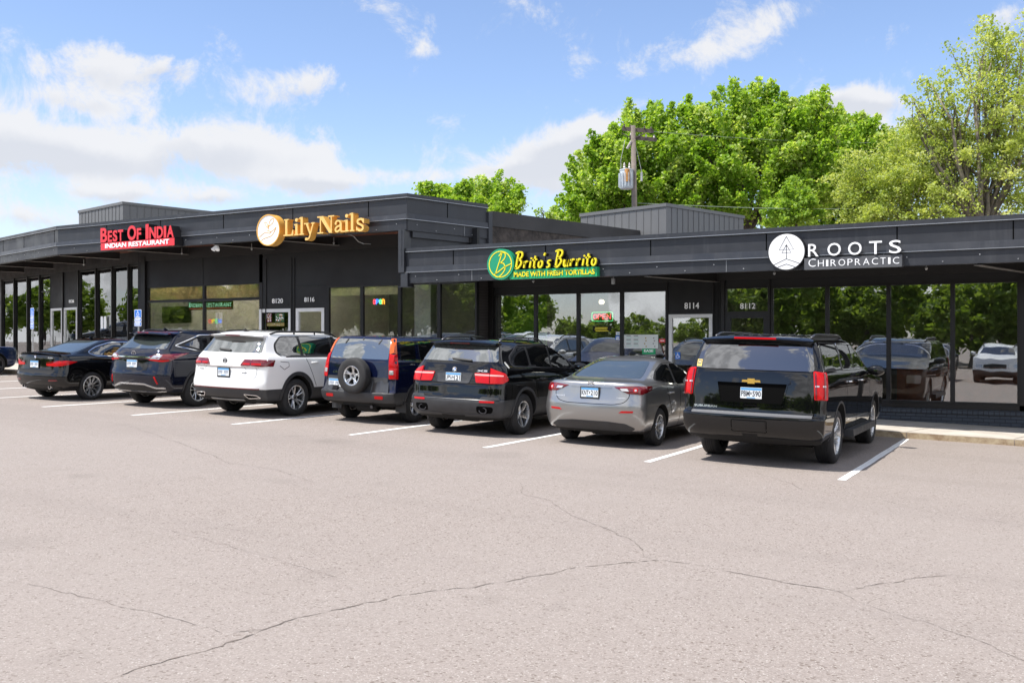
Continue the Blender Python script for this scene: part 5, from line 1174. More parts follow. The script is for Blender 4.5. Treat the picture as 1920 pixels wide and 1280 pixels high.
W('tail_light', [[(.745, -.77, .87), (.875, -.66, .87), (.865, -.64, 1.08), (.73, -.76, 1.08)], [(.73, -.76, 1.082), (.865, -.64, 1.082), (.80, -.61, 1.34), (.705, -.71, 1.34)], [(.705, -.71, 1.342), (.80, -.61, 1.342), (.715, -.54, 1.63), (.655, -.62, 1.63)]], ['red', 'red', 'amber'], off=.012, th=.025, r=.012, step=.05, bulge=.006)
W('lamp_insert', [[(.75, -.77, .955), (.82, -.73, .955), (.82, -.73, 1.035), (.745, -.765, 1.035)]], ['clear'], off=.021, th=.01, r=.01, step=.03)
P('tailgate_panel', 'rear', [rr_(-.72, .72, .640, .895)], 'cladding', off=.006, th=.01, r=.03)
P('bumper_ledge', 'top', [[(-.78, -.895), (.78, -.895), (.80, -.84), (-.80, -.84)]], 'metal2', off=.004, th=.01, r=.02)
plate_part(root, sk, -.50, .755, '', frame=None)
tm, rm = wheel_meshes('spare', .345, .19, .205, 's', 5, w0=.026, w1=.030, pair=.14)
e = empty('spare_wheel', (.03, sk.cast('rear', 0, .92)[0].y - .115, .915)); e.parent = root; e.rotation_euler = (0, 0, -math.pi / 2)
for nm, me_ in (('tyre', tm), ('rim', rm)):
    o = bpy.data.objects.new(nm, me_); col.objects.link(o); o.parent = e
MB().lathe([(-.12, .0001), (-.12, .11), (.0, .11), (.0, .0001)], 'x', (0, 0, 0), 20).build('bracket', M['well'], e)
text_part(root, sk, 'CR-V', -.60, -.40, .945, .99, 'chrome', bold=.01, shear=.3)
for sx in (1, -1): P('reflector', 'rear', [[(sx * .50, .49), (sx * .68, .49), (sx * .68, .545), (sx * .50, .545)]], 'red', off=.010, th=.015, r=.01)
P('tailgate_handle', 'rear', [rr_(-.56, -.42, 1.075, 1.11)], 'navy', off=.012, th=.02, r=.01)
SP('panel_gap', 'rear', [[(-.735, .64), (-.735, 1.2)], [(.735, .64), (.735, 1.2)]], .010, 'gap', off=.0012, th=.003)
SP('glass_hinge', 'rear', [[(-.40, 1.52), (-.36, 1.61)], [(.40, 1.52), (.44, 1.61)], [(.0, 1.60), (.02, 1.625)]], .02, 'seal', off=.014, th=.02)
for sx in (1, -1):
    m = MB(); m.prism([(sx * .66, .22), (sx * .90, .22), (sx * .90, .42), (sx * .66, .42)], 0, .015, 0, ((0, -.40, 0), (1, 0, 0), (0, 0, 1), (0, -1, 0))); fix_normals(m.build('mud_flap', M['cladding'], root))
m = MB(); m.tube([(.35, -.4, .34), (.38, -.72, .34), (.40, -.84, .33)], .03, 10); m.build('exhaust', M['dalloy'], root)
# ---------------- white SUV
sp = dict(paint='white', wb=2.98, r=.385, ar=.44, hw=.985, rr=.25, tw=.25, clad=.575, mir=(.94, 2.15, 1.20), rim=(('s', 5), dict(w0=.036, w1=.026, pair=.20, twist=.22)), arch=.075, archo=.010,
    levels=[LV(.28, -.80, 3.7, .86), LV(.34, -.98, 3.86, .93), LV(.44, -1.08, 3.93, .965, (.3, .22), br=.10), LV(.555, -1.12, 3.96, .98, (.3, .22), br=.10), LV(.575, -1.13, 3.96, .982, (.3, .22), br=.10), LV(.60, -1.135, 3.96, .984, (.3, .22), br=.10), LV(.70, -1.13, 3.95, .985, (.28, .2), br=.10), LV(.76, -1.09, 3.94, .984, (.28, .2), br=.09), LV(.95, -1.07, 3.92, .982, (.28, .2), br=.09), LV(1.0, -1.065, 3.90, .98, (.28, .2), br=.09), LV(1.012, -1.08, 3.90, .98, (.28, .2), br=.09),
            LV(1.15, -1.05, 3.86, .965, (.28, .2), br=.09), LV([(-1.1, 1.26), (0, 1.20), (2.3, 1.15), (2.8, 1.08), (3.8, .90)], -1.0, 3.78, [(-.9, .90), (0, .935), (3, .92), (3.7, .86)], (.26, .2), br=.08), LV([(-1.1, 1.275), (0, 1.215), (2.3, 1.165), (2.9, 1.13), (3.5, 1.03)], -.985, 3.5, [(-.9, .87), (0, .90), (3.2, .82)], (.24, .2), br=.07), LV([(-1.1, 1.29), (0, 1.23), (2.4, 1.185), (2.7, 1.2)], -.975, 2.65, [(-.9, .84), (0, .88), (2.5, .83)], (.2, .15), br=.06),
            LV(1.46, -.84, 2.12, [(-.8, .755), (0, .80), (2, .78)], (.15, .13), br=.05), LV(1.60, -.74, 1.75, [(-.7, .70), (.2, .735), (1.7, .72)], (.14, .13), br=.04), LV(1.665, -.66, 1.5, .67, (.16, .13)), LV(1.70, -.50, 1.3, .55), LV(1.72, -.15, .9, .3)],
    side=[[(-.50, 1.30), (-.42, 1.225), (.18, 1.215), (.18, 1.61), (-.28, 1.60), (-.48, 1.45)], [(.26, 1.215), (1.20, 1.20), (1.20, 1.62), (.26, 1.615)], [(1.28, 1.20), (2.28, 1.19), (1.82, 1.53), (1.6, 1.605), (1.28, 1.62)]], base=[(-.56, 1.31), (-.44, 1.20), (2.38, 1.17), (1.86, 1.56), (1.62, 1.645), (-.28, 1.625), (-.52, 1.47)], swr=.04,
    gaps=[[(.56, .60), (.44, .85), (.24, 1.2)], [(1.24, .35), (1.24, 1.19)], [(2.40, .35), (2.42, 1.16)], [(-.55, 1.04), (-.42, .96), (-.28, 1.02), (-.28, 1.10), (-.52, 1.12)]], handles=[(.50, 1.08), (1.48, 1.06)],
    rglass=[(-.80, 1.285), (.80, 1.285), (.69, 1.60), (-.69, 1.60)], rgm='glass_light', rgr=.05, wglass=[(-.72, 2.52), (.72, 2.52), (.62, 1.86), (-.62, 1.86)], front=dict(grille=rr_(-.5, .5, .70, .86), lamp=[(.55, .70), (.88, .72), (.88, .86), (.55, .86)]))
c_ = car('suv_white', 'white three-row SUV with black lower cladding, the only white vehicle in the row', 'parked suv', sp, (-14.60, 15.45, 0), R(.3))
root, sk, P, SP, W = sp['_']
W('tail_light', [[(.42, -1.07, 1.03), (.66, -1.05, 1.03), (.66, -1.05, 1.155), (.50, -1.06, 1.155), (.42, -1.07, 1.06)], [(.665, -1.05, 1.03), (.86, -.94, 1.02), (.955, -.70, 1.025), (.955, -.66, 1.15), (.82, -.93, 1.16), (.665, -1.04, 1.158)]], ['dred', 'dred'], off=.010, th=.02, r=.012, step=.05, bulge=.006)
W('lamp_insert', [[(.48, -1.07, 1.05), (.65, -1.05, 1.05), (.65, -1.05, 1.085), (.48, -1.07, 1.085)], [(.68, -1.04, 1.05), (.86, -.94, 1.05), (.86, -.94, 1.085), (.68, -1.04, 1.085)]], ['red'], off=.0175, th=.006, r=.008, step=.04)
SP('chrome_strip', 'rear', [[(-.84, 1.007), (-.4, 1.007), (.4, 1.007), (.84, 1.007)]], .020, 'chrome', off=.010)
m = MB(); 
spoiler(root, 'white', .69, -.88, -.60, 1.665, th=.045, drop=.03, curve=.10)
m = MB(); m.box(-.19, .19, -.872, -.85, 1.612, 1.632); m.build('brake_light', M['dred'], root)
plate_part(root, sk, 0, .895, '', frame='seal')
y_ = sk.cast('rear', 0, 1.12)[0].y - .008; m = badge_ring(root, y_, 0, 1.12, .058, tube=.006); fr = ((0, y_, 0), (1, 0, 0), (0, 0, 1), (0, -1, 0))
m.ribbon([(-.026, 1.168), (0, 1.118), (.026, 1.168)], .010, -.004, .006, fr); m.ribbon([(-.046, 1.142), (-.018, 1.074), (0, 1.112), (.018, 1.074), (.046, 1.142)], .010, -.004, .006, fr); m.build('badge', M['ink'], root)
SP('red_strip', 'rear', [[(-.88, .583), (0, .583), (.88, .583)]], .020, 'dred', off=.004, th=.01)
SP('panel_gap', 'rear', [[(-.80, 1.0), (-.79, .82), (-.70, .735), (.70, .735), (.79, .82), (.80, 1.0)], [(-.56, .99), (-.52, .82), (-.45, .79), (.45, .79), (.52, .82), (.56, .99)]], .006, mat('panel_line', (.35, .36, .37), .6) and 'gap', off=.001, th=.003, r=.06)
for sx in (1, -1):
    SP('exhaust_trim', 'rear', [[(sx * .52, .475), (sx * .80, .46), (sx * .86, .41), (sx * .60, .395)]], .016, 'chrome', off=.012, closed=True, r=.02); P('exhaust_insert', 'rear', [[(sx * .53, .47), (sx * .79, .455), (sx * .84, .415), (sx * .60, .40)]], 'gap', off=.004, th=.004, r=.02)
SP('skid_plate', 'rear', [[(-.45, .35), (0, .34), (.45, .35)]], .03, 'galv', off=.006)
SP('wiper', 'rear', [[(-.26, 1.335), (.06, 1.315)]], .026, 'seal', off=.03, th=.02); text_part(root, sk, '4MOTION', .45, .58, .885, .897, 'ink', bold=.02); text_part(root, sk, 'V6 SE', -.72, -.60, .925, .945, 'ink', bold=.02)
rail(root, .66, -.52, 1.55, topz(sk), 'seal', h=.05, r=.018)
m = MB(); m.prism([(-.08, 0), (.08, 0), (-.05, .06)], -.012, .012, 0, ((-.05, -.42, topz(sk)(0, -.42)), (0, 1, 0), (0, 0, 1), (1, 0, 0))); m.build('antenna', M['seal'], root)
# ---------------- dark navy crossover
sp = dict(paint='navy', wb=2.79, r=.375, ar=.43, hw=.948, rr=.245, tw=.24, clad=.36, mir=(.90, 2.0, 1.15), rim=(('s', 5), dict(w0=.022, w1=.020, pair=.26, rimmat='alloy')), arch=.045, archo=.008,
    levels=[LV(.26, -.72, 3.55, .82), LV(.34, -.95, 3.70, .90, (.35, .28), br=.12), LV(.48, -1.05, 3.78, .94, (.36, .28), br=.14), LV(.66, -1.09, 3.81, .948, (.36, .28), br=.14), LV(.76, -1.085, 3.80, .947, (.36, .28), br=.14), LV(.785, -1.06, 3.80, .946, (.34, .28), br=.14), LV(.96, -1.03, 3.76, .945, (.34, .28), br=.14), LV(1.06, -1.02, 3.72, .94, (.34, .28), br=.14), LV(1.08, -1.045, 3.72, .935, (.34, .28), br=.14),
            LV([(-1, 1.17), (0, 1.15), (2.2, 1.08), (2.7, 1.02), (3.6, .82)], -1.0, 3.62, [(-.9, .84), (0, .905), (3, .88), (3.5, .82)], (.32, .26), br=.12), LV([(-1, 1.235), (0, 1.19), (2.2, 1.10), (2.8, 1.07), (3.3, .96)], -.95, 3.3, [(-.9, .78), (0, .865), (3.2, .76)], (.28, .22), br=.10), LV([(-1, 1.262), (0, 1.21), (2.3, 1.12), (2.5, 1.14)], -.92, 2.5, [(-.9, .75), (0, .84), (2.4, .79)], (.24, .2), br=.08),
            LV([(-.8, 1.43), (0, 1.42), (2, 1.40)], -.70, 1.98, [(-.7, .66), (0, .755), (2, .74)], (.2, .18), br=.06), LV([(-.6, 1.56), (1, 1.57)], -.52, 1.60, [(-.5, .60), (.2, .69), (1.6, .68)], (.18, .16), br=.05), LV(1.635, -.38, 1.35, .615, (.18, .15)), LV(1.672, -.15, 1.12, .48), LV(1.69, .15, .8, .25)],
    side=[[(-.30, 1.36), (.34, 1.22), (.40, 1.52), (.18, 1.53)], [(.42, 1.205), (1.18, 1.155), (1.18, 1.56), (.50, 1.535)], [(1.26, 1.15), (2.12, 1.13), (1.70, 1.45), (1.5, 1.54), (1.26, 1.56)]], base=[(-.55, 1.345), (.3, 1.19), (2.22, 1.11), (1.72, 1.48), (1.5, 1.58), (.2, 1.565)], swr=.03, dlo=[(-.55, 1.34), (.3, 1.185), (2.22, 1.105), (1.72, 1.48), (1.5, 1.585), (.2, 1.575)], dlow=.016, dlor=.06,
    gaps=[[(.50, .55), (.40, .85), (.36, 1.18)], [(1.22, .35), (1.22, 1.15)], [(2.22, .35), (2.26, 1.1)]], handles=[(.55, 1.0), (1.45, .97)],
    rglass=[(-.72, 1.27), (.72, 1.27), (.58, 1.535), (-.58, 1.535)], rgm='glass_light', rgr=.05, wglass=[(-.70, 2.38), (.70, 2.38), (.60, 1.72), (-.60, 1.72)], front=dict(grille=trap(.3, .4, .35, .80), lamp=[(.48, .66), (.82, .74), (.82, .80), (.48, .76)]))
c_ = car('crossover', 'dark navy crossover with a steep rear window, parked left of the white SUV', 'parked suv', sp, (-17.60, 15.68, 0), R(1.0))
root, sk, P, SP, W = sp['_']
W('tail_light', [[(.34, -1.03, 1.065), (.56, -1.0, 1.01), (.76, -.90, .985), (.85, -.74, 1.01), (.90, -.50, 1.12), (.93, -.34, 1.185), (.80, -.70, 1.165), (.60, -.92, 1.15), (.44, -1.0, 1.10)]], ['dred'], off=.008, th=.02, r=.015, step=.04, bulge=.006)
W('lamp_insert', [[(.48, -1.0, 1.055), (.70, -.93, 1.06), (.74, -.86, 1.135), (.58, -.95, 1.13)]], ['clear'], off=.0155, th=.006, r=.01, step=.03)
W('lamp_insert', [[(.46, -1.0, 1.03), (.76, -.90, 1.0), (.84, -.76, 1.02), (.84, -.76, 1.04), (.74, -.9, 1.03), (.48, -1.0, 1.05)]], ['red'], off=.0158, th=.006, r=.01, step=.03)
SP('chrome_strip', 'rear', [[(-.50, 1.085), (0, 1.088), (.50, 1.085)]], .024, 'chrome', off=.012)
P('tailgate_panel', 'rear', [trap(.42, .46, .80, 1.05)], 'black', off=.004, th=.004, r=.03)
spoiler(root, 'navy', .60, -.78, -.34, 1.63, th=.04, drop=.05, curve=.14)
m = MB(); m.box(-.16, .16, -.77, -.75, 1.605, 1.618); m.build('brake_light', M['red'], root)
plate_part(root, sk, 0, .945, '')
y_ = sk.cast('rear', 0, 1.165)[0].y - .006; m = MB(); m.lathe([(y_ - .006, .054), (y_ - .006, .045), (y_ + .01, .045), (y_ + .01, .054)], 'y', (0, 0, 0), 28); m.v = [(v[0] * 1.2, v[1], v[2] + 1.165) for v in m.v]; fr = ((0, y_, 1.165), (1, 0, 0), (0, 0, 1), (0, -1, 0)); m.ribbon([(.022, .040), (-.022, -.018), (.038, -.026)], .010, -.002, .006, fr); m.build('badge', M['chrome'], root)
P('bumper_insert', 'rear', [[(-.74, .40), (-.30, .48), (.30, .48), (.74, .40), (.60, .33), (-.60, .33)]], 'seal', off=.003, th=.004, r=.03)
SP('skid_trim', 'rear', [[(-.84, .44), (-.62, .44), (-.36, .515), (.36, .515), (.62, .44), (.84, .44)]], .035, 'alloy', off=.012, r=.03); SP('skid_trim', 'rear', [[(-.80, .37), (-.5, .345), (.5, .345), (.80, .37)]], .02, 'alloy', off=.010)
for sx in (1, -1): P('reflector', 'rear', [[(sx * .62, .68), (sx * .655, .69), (sx * .71, .53), (sx * .68, .52)]], 'red', off=.008, th=.01, r=.008)
text_part(root, sk, 'RX 350', -.52, -.38, .845, .865, 'chrome', bold=.02) if False else None
rail(root, .585, -.28, 1.25, topz(sk), 'dalloy', h=.035)
m = MB(); m.prism([(-.07, 0), (.06, 0), (-.05, .055)], -.01, .01, 0, ((0, -.12, topz(sk)(0, -.12)), (0, 1, 0), (0, 0, 1), (1, 0, 0))); m.build('antenna', M['navy'], root)
# ---------------- black sedan
sedan = dict(paint='black', wb=2.85, r=.33, ar=.375, hw=.912, rr=.238, tw=.225, clad=None, mir=(.88, 2.0, 1.0), rim=(('y', 10), dict(w0=.014, w1=.013, pair=.11)),
    levels=[LV(.19, -.60, 3.5, .76), LV(.27, -.80, 3.68, .86, (.34, .26), br=.10), LV(.38, -.91, 3.76, .90, (.34, .26), br=.12), LV(.52, -.935, 3.78, .912, (.32, .26), br=.12), LV(.60, -.93, 3.78, .912, (.32, .26), br=.12), LV(.63, -.895, 3.77, .911, (.32, .26), br=.11), LV(.80, -.875, 3.75, .908, (.30, .26), br=.11), LV(.95, -.865, 3.70, .895, (.28, .24), br=.11),
            LV([(-1, 1.045), (-.2, 1.02), (1.0, .94), (2.2, .91), (3.5, .72)], -.855, 3.6, [(-.8, .82), (0, .86), (1.5, .87), (3, .84)], (.26, .22), br=.10), LV([(-1, 1.068), (-.2, 1.045), (1.0, .955), (2.2, .935), (3.2, .82)], -.83, 3.3, [(-.8, .77), (0, .83), (1.5, .85), (3, .76)], (.24, .2), br=.08),
            LV([(-1, 1.075), (-.2, 1.065), (1.0, .965), (2.4, .99)], -.46, 2.42, [(-.5, .70), (.2, .80), (1.5, .83)], (.2, .16), br=.05), LV([(-.2, 1.19), (1.0, 1.12), (2, 1.15)], -.12, 2.08, [(-.3, .66), (.4, .74), (1.5, .76)], (.18, .16), br=.04), LV([(0, 1.32), (1, 1.29), (1.7, 1.30)], .25, 1.68, [(.2, .57), (.7, .665), (1.5, .66)], (.18, .14), br=.03),
            LV(1.385, .50, 1.42, .585, (.2, .15), br=.02), LV(1.42, .70, 1.25, .47), LV(1.438, .88, 1.08, .26)],
    side=[[(.02, 1.10), (.12, 1.05), (.92, 1.0), (.92, 1.315), (.62, 1.295), (.26, 1.21)], [(1.0, .995), (1.98, .985), (1.66, 1.22), (1.36, 1.315), (1.0, 1.32)]], base=[(-.06, 1.10), (.10, 1.025), (2.06, .975), (1.70, 1.24), (1.38, 1.345), (.62, 1.325), (.2, 1.22)], dlo=[(-.06, 1.10), (.10, 1.022), (2.06, .972), (1.70, 1.24), (1.38, 1.348), (.62, 1.328), (.2, 1.225)], dlow=.020, dlor=.09, swr=.04,
    gaps=[[(.48, .50), (.38, .75), (.28, 1.0)], [(.96, .28), (.96, .99)], [(2.02, .28), (2.06, .97)]], handles=[(.48, .88), (1.25, .86)],
    rglass=[(-.65, 1.10), (.65, 1.10), (.62, 1.19), (.51, 1.36), (-.51, 1.36), (-.62, 1.19)], rgm='glass_light', wglass=[(-.68, 2.28), (.68, 2.28), (.56, 1.62), (-.56, 1.62)], front=dict(grille=trap(.3, .35, .45, .68), lamp=[(.40, .60), (.76, .62), (.80, .72), (.40, .70)]))
sp = dict(sedan)
c_ = car('sedan_black', 'glossy black sedan with finely spoked wheels and chrome window line', 'parked sedan', sp, (-20.60, 15.33, 0), R(-1.0))
root, sk, P, SP, W = sp['_']
W('tail_light', [[(.40, -.87, .80), (.66, -.84, .785), (.80, -.74, .80), (.86, -.58, .83), (.885, -.40, .90), (.84, -.60, .925), (.74, -.80, .915), (.60, -.86, .90), (.58, -.86, .86), (.40, -.88, .84)]], ['red'], off=.008, th=.02, r=.012, step=.04, bulge=.006)
W('lamp_insert', [[(.40, -.88, .845), (.60, -.86, .865), (.74, -.80, .905), (.60, -.86, .90), (.40, -.88, .875)]], ['dred'], off=.012, th=.006, r=.008, step=.04)
spoiler(root, 'black', .76, -.90, -.74, 1.082, th=.02, drop=.01, rise=.015, curve=.08, name='boot_lip')
plate_part(root, sk, 0, .825, '', frame='seal')
y_ = sk.cast('rear', 0, 1.0)[0].y - .005; m = MB(); m.lathe([(y_ - .004, .0001), (y_ - .006, .038), (y_ + .01, .040)], 'y', (0, 0, .985), 24, 0, close=False); fr = ((0, y_ - .005, .985), (1, 0, 0), (0, 0, 1), (0, -1, 0))
for k, mi in enumerate((1, 2, 1, 2)): a0 = k * math.pi / 2; m.prism([(0, 0)] + [(.022 * math.cos(a0 + t * math.pi / 10), .022 * math.sin(a0 + t * math.pi / 10)) for t in range(6)], 0, .004, mi, fr)
m.build('badge', roundel_mats, root); text_part(root, sk, '330i', .42, .56, .965, .99, 'chrome', bold=.02)
SP('panel_gap', 'rear', [[(-.64, .96), (-.60, .70), (.60, .70), (.64, .96)]], .008, 'gap', off=.0012, th=.003, r=.05)
P('bumper_insert', 'rear', [[(-.60, .62), (.60, .62), (.68, .70), (-.68, .70)]], 'seal', off=.002, th=.003, r=.02); P('diffuser', 'rear', [[(-.70, .27), (.70, .27), (.62, .36), (-.62, .36)]], 'seal', off=.004, th=.01, r=.02)
for sx in (1, -1):
    P('reflector', 'rear', [[(sx * .50, .445), (sx * .74, .455), (sx * .74, .485), (sx * .52, .48)]], 'dred', off=.005, th=.01, r=.01)
    m = MB(); yy = sk.cast('rear', sx * .48, .32)[0].y; m.lathe([(yy - .02, .052), (yy - .02, .042), (yy + .10, .040), (yy + .10, .050)], 'y', (sx * .48, 0, .315), 20, 0); m.lathe([(yy + .03, .0001), (yy + .03, .042)], 'y', (sx * .48, 0, .315), 20, 1, close=False); m.build('exhaust', [M['chrome'], M['gap']], root)
m = MB(); m.prism([(-.07, 0), (.06, 0), (-.05, .055)], -.01, .01, 0, ((0, .62, topz(sk)(0, .62)), (0, 1, 0), (0, 0, 1), (1, 0, 0))); m.build('antenna', M['black'], root)
# ---------------- dark blue car cut off by the left edge
sp = dict(sedan); sp.update(paint='dblue', rim=(('s', 5), dict(w0=.05, w1=.06, rimmat='dalloy')), dlo=sedan['dlo'], dlom='seal', levels=[dict(L) for L in sedan['levels']])
c_ = car('sedan_blue', 'dark blue car cut off by the left edge, only its front corner showing', 'parked car', sp, (-31.05, 16.95, 0), 0)
root, sk, P, SP, W = sp['_']
W('tail_light', [[(.50, -.86, .80), (.80, -.74, .80), (.84, -.60, .90), (.50, -.86, .90)]], ['dred'], off=.008, th=.02, r=.02)
# ================================================================== signs
class Wallf:
    def __init__(s, p0, right, off):   # upright plane, off = distance in front
        s.r = Vector(right).normalized(); s.n = Vector((s.r.y, -s.r.x)); s.o = Vector(p0) + s.n * off
        s.frame = ((s.o.x, s.o.y, 0), (s.r.x, s.r.y, 0), (0, 0, 1), (s.n.x, s.n.y, 0))
    def sz(s, px, py):
        p = at(px, py, s.o, s.r); return (Vector(p[:2]) - s.o).dot(s.r), p.z
    def pt(s, a, z, d=0): return (s.o.x + s.r.x * a + s.n.x * d, s.o.y + s.r.y * a + s.n.y * d, z)
def sign_root(name, Wp, px, py, label, cat='sign'):
    a, z = Wp.sz(px, py); e = empty(name, Wp.pt(a, z), label=label, cat=cat); e['_w'] = 1; return e
def ell(cx, cz, rx, rz, n=40): return [(cx + rx * math.cos(2 * math.pi * i / n), cz + rz * math.sin(2 * math.pi * i / n)) for i in range(n)]
def ringm(mb, c, r0, r1, z0, z1, frame, mi=0, n=48):
    P0 = ell(c[0], c[1], r0, r0, n); P1 = ell(c[0], c[1], r1, r1, n)
    for i in range(n): j = (i + 1) % n; mb.prism([P0[i], P1[i], P1[j], P0[j]], z0, z1, mi, frame)
# -- ROOTS CHIROPRACTIC
w1 = Wallf((0, YF), (1, 0), .17); fr = w1.frame
rs = sign_root('shop_sign', w1, 1565, 470, 'white and charcoal chiropractic sign with a round tree-and-arrow disc'); 
c = w1.sz(1474.5, 472); r_ = (w1.sz(1474, 437)[1] - w1.sz(1474, 507)[1]) / 2
m = MB(); m.prism(ell(c[0], c[1], r_, r_, 56), -.16, 0, 0, fr); fix_normals(m.build('disc_return', M['blackside'], rs))
m = MB(); m.prism(ell(c[0], c[1], r_ * .95, r_ * .95, 56), 0, .004, 0, fr); m.build('disc_face', M['sw'], rs)
m = MB(); wd = .009; q = lambda *p: [(c[0] + a * r_, c[1] + b * r_) for a, b in p]
for pl in (q((0, .82), (-.38, .12), (.38, .12), (0, .82)), q((0, .38), (-.24, -.05), (.24, -.05), (0, .38)), q((0, .38), (0, -.40)), q((-.66, -.68), (0, -.38), (.72, -.66)), q((-.46, -.82), (0, -.66), (.45, -.82))): m.ribbon(pl, wd * 1.4, .004, .007, fr)
m.build('emblem', M['ink'], rs)
a0, z0 = w1.sz(1516, 481.5); a1, z1 = w1.sz(1690, 474.5); zt = w1.sz(1516, 458)[1]
z0 = (z0 + z1) / 2; hh = zt - w1.sz(1516, 481.5)[1]
m = MB(); xs_ = [0, .215, .44, .665, .875]; ws_ = [.115, .145, .145, .135, .125]
for ch, x, wv in zip('ROOTS', xs_, ws_): put_text(m, ch, fr, a0 + (a1 - a0) * x, a0 + (a1 - a0) * (x + wv), z0, z0 + hh, -.05, .03, 0, 1, bold=.004)
m.build('lettering', [M['sw'], M['galv']], rs)
b0, y0 = w1.sz(1508, 508); b1, y1 = w1.sz(1691, 497.5); t_ = w1.sz(1691, 475)[1]; y0 = (y0 + y1) / 2
m = MB(); m.prism([(b0, y0), (b1, y0), (b1, t_ - .02), (b0, t_ - .02)], -.16, -.002, 0, fr); fix_normals(m.build('backing', mat('grey_panel', (.085, .088, .095), .5), rs))
m = MB(); smallcaps(m, 'CHIROPRACTIC', fr, w1.sz(1516, 490)[0], w1.sz(1686, 485)[0], y0 + .055, .155, .125, -.002, .004, bold=-.008, gap=.34); m.build('lettering', M['sw'], rs)
# -- Brito's Burrito (brush lettering drawn as strokes)
GL = {'B': (.62, [[(.10, 0), (.22, .55), (.34, 1.0)], [(.12, .93), (.34, 1.02), (.58, .98), (.62, .80), (.48, .62), (.26, .54)], [(.26, .54), (.46, .50), (.54, .34), (.40, .12), (.20, -.02), (.04, .05)]]),
      'r': (.40, [[(.06, 0), (.14, .42)], [(.10, .22), (.24, .40), (.38, .40)]]), 'i': (.22, [[(.06, 0), (.15, .42)], [(.17, .55), (.22, .62)]]),
      't': (.36, [[(.10, .02), (.18, .5), (.24, .72)], [(.02, .46), (.36, .52)], [(.10, .02), (.22, .0)]]), 'o': (.38, [[(.22, .40), (.08, .30), (.05, .08), (.18, 0), (.32, .14), (.34, .34), (.22, .40), (.18, .34)]]),
      "'": (.14, [[(.05, .72), (.12, .88)]]), 's': (.34, [[(.36, .42), (.18, .38), (.14, .26), (.26, .16), (.20, .02), (.02, .0)]]), 'u': (.42, [[(.12, .42), (.05, .14), (.12, 0), (.26, .10), (.36, .42)], [(.36, .42), (.30, .08), (.38, .0)]]), ' ': (.16, [])}
def smooth(pts, k=5):
    if len(pts) < 3: return pts
    out = []
    P = [Vector(p) for p in pts]
    for i in range(len(P) - 1):
        p0, p1, p2, p3 = P[max(0, i - 1)], P[i], P[i + 1], P[min(len(P) - 1, i + 2)]
        for j in range(k):
            t = j / k; out.append(.5 * ((2 * p1) + (p2 - p0) * t + (2 * p0 - 5 * p1 + 4 * p2 - p3) * t * t + (3 * p1 - p0 - 3 * p2 + p3) * t ** 3))
    out.append(P[-1]); return [(p.x, p.y) for p in out]
def brush(mb, s, frame, x0, x1, z0, z1, h, wd, d0, d1, mi=0):
    tot = sum(GL[c][0] for c in s) + .06 * len(s); k = (x1 - x0) / tot; x = x0
    for i, c in enumerate(s):
        zb = z0 + (z1 - z0) * (x - x0) / (x1 - x0)
        for st in GL[c][1]: mb.ribbon(smooth([(x + p[0] * k, zb + p[1] * h) for p in st]), wd, d0, d1 + .0004 * i, frame, mi)
        x += (GL[c][0] + .06) * k
w2 = Wallf((0, YF), (1, 0), .17); fr = w2.frame
bs = sign_root('shop_sign', w2, 1020, 495, 'green and yellow burrito shop sign with a round green disc')
c = w2.sz(939, 495.5); r_ = (w2.sz(939, 466.5)[1] - w2.sz(939, 524.5)[1]) / 2
m = MB(); m.prism(ell(c[0], c[1], r_, r_, 56), -.15, .02, 0, fr); fix_normals(m.build('disc', mat('disc_green', (.012, .30, .15), .4), bs))
m = MB(); ringm(m, c, r_ * .80, r_ * .86, .02, .026, fr)
for st in ([(-.36, -.62), (-.02, .30), (.14, .78)], [(-.10, .52), (.10, .74), (.34, .70), (.36, .44), (.14, .18), (-.04, .08)], [(-.04, .08), (.26, .02), (.34, -.34), (.06, -.70), (-.22, -.82), (-.42, -.66), (-.10, -.46), (.30, -.20), (.84, .02)]): m.ribbon(smooth([(c[0] + a * r_, c[1] + b * r_) for a, b in st]), .022, .02, .028, fr)
m.build('emblem', M['yellow'], bs)
a0 = w2.sz(955, 520)[0]; a1 = w2.sz(1119, 510)[0]; zb_ = (w2.sz(960, 524)[1] + w2.sz(1119, 517)[1]) / 2; zt_ = (w2.sz(1119, 499)[1] + w2.sz(980, 506)[1]) / 2
m = MB(); m.prism([(a0, zb_), (a1, zb_), (a1, zt_), (a0, zt_)], -.15, -.01, 0, fr); fix_normals(m.build('backing', M['green'], bs))
m = MB(); put_text(m, 'MADE WITH FRESH TORTILLAS', fr, w2.sz(963.5, 515)[0], w2.sz(1115, 510)[0], zb_ + .045, zb_ + .045 + .115, -.01, .004, bold=.02); m.build('lettering', M['yellow'], bs)
m = MB(); x0, x1 = w2.sz(966, 500)[0], w2.sz(1121, 495)[0]; brush(m, "Brito's Burrito", fr, x0, x1, zt_ + .03, zt_ + .03, .36, .036, .0, .045); m.build('lettering', M['yellow'], bs)
m = MB(); brush(m, "Brito's Burrito", fr, x0, x1, zt_ + .03, zt_ + .03, .36, .046, -.13, -.002); m.build('letter_return', M['blackside'], bs)
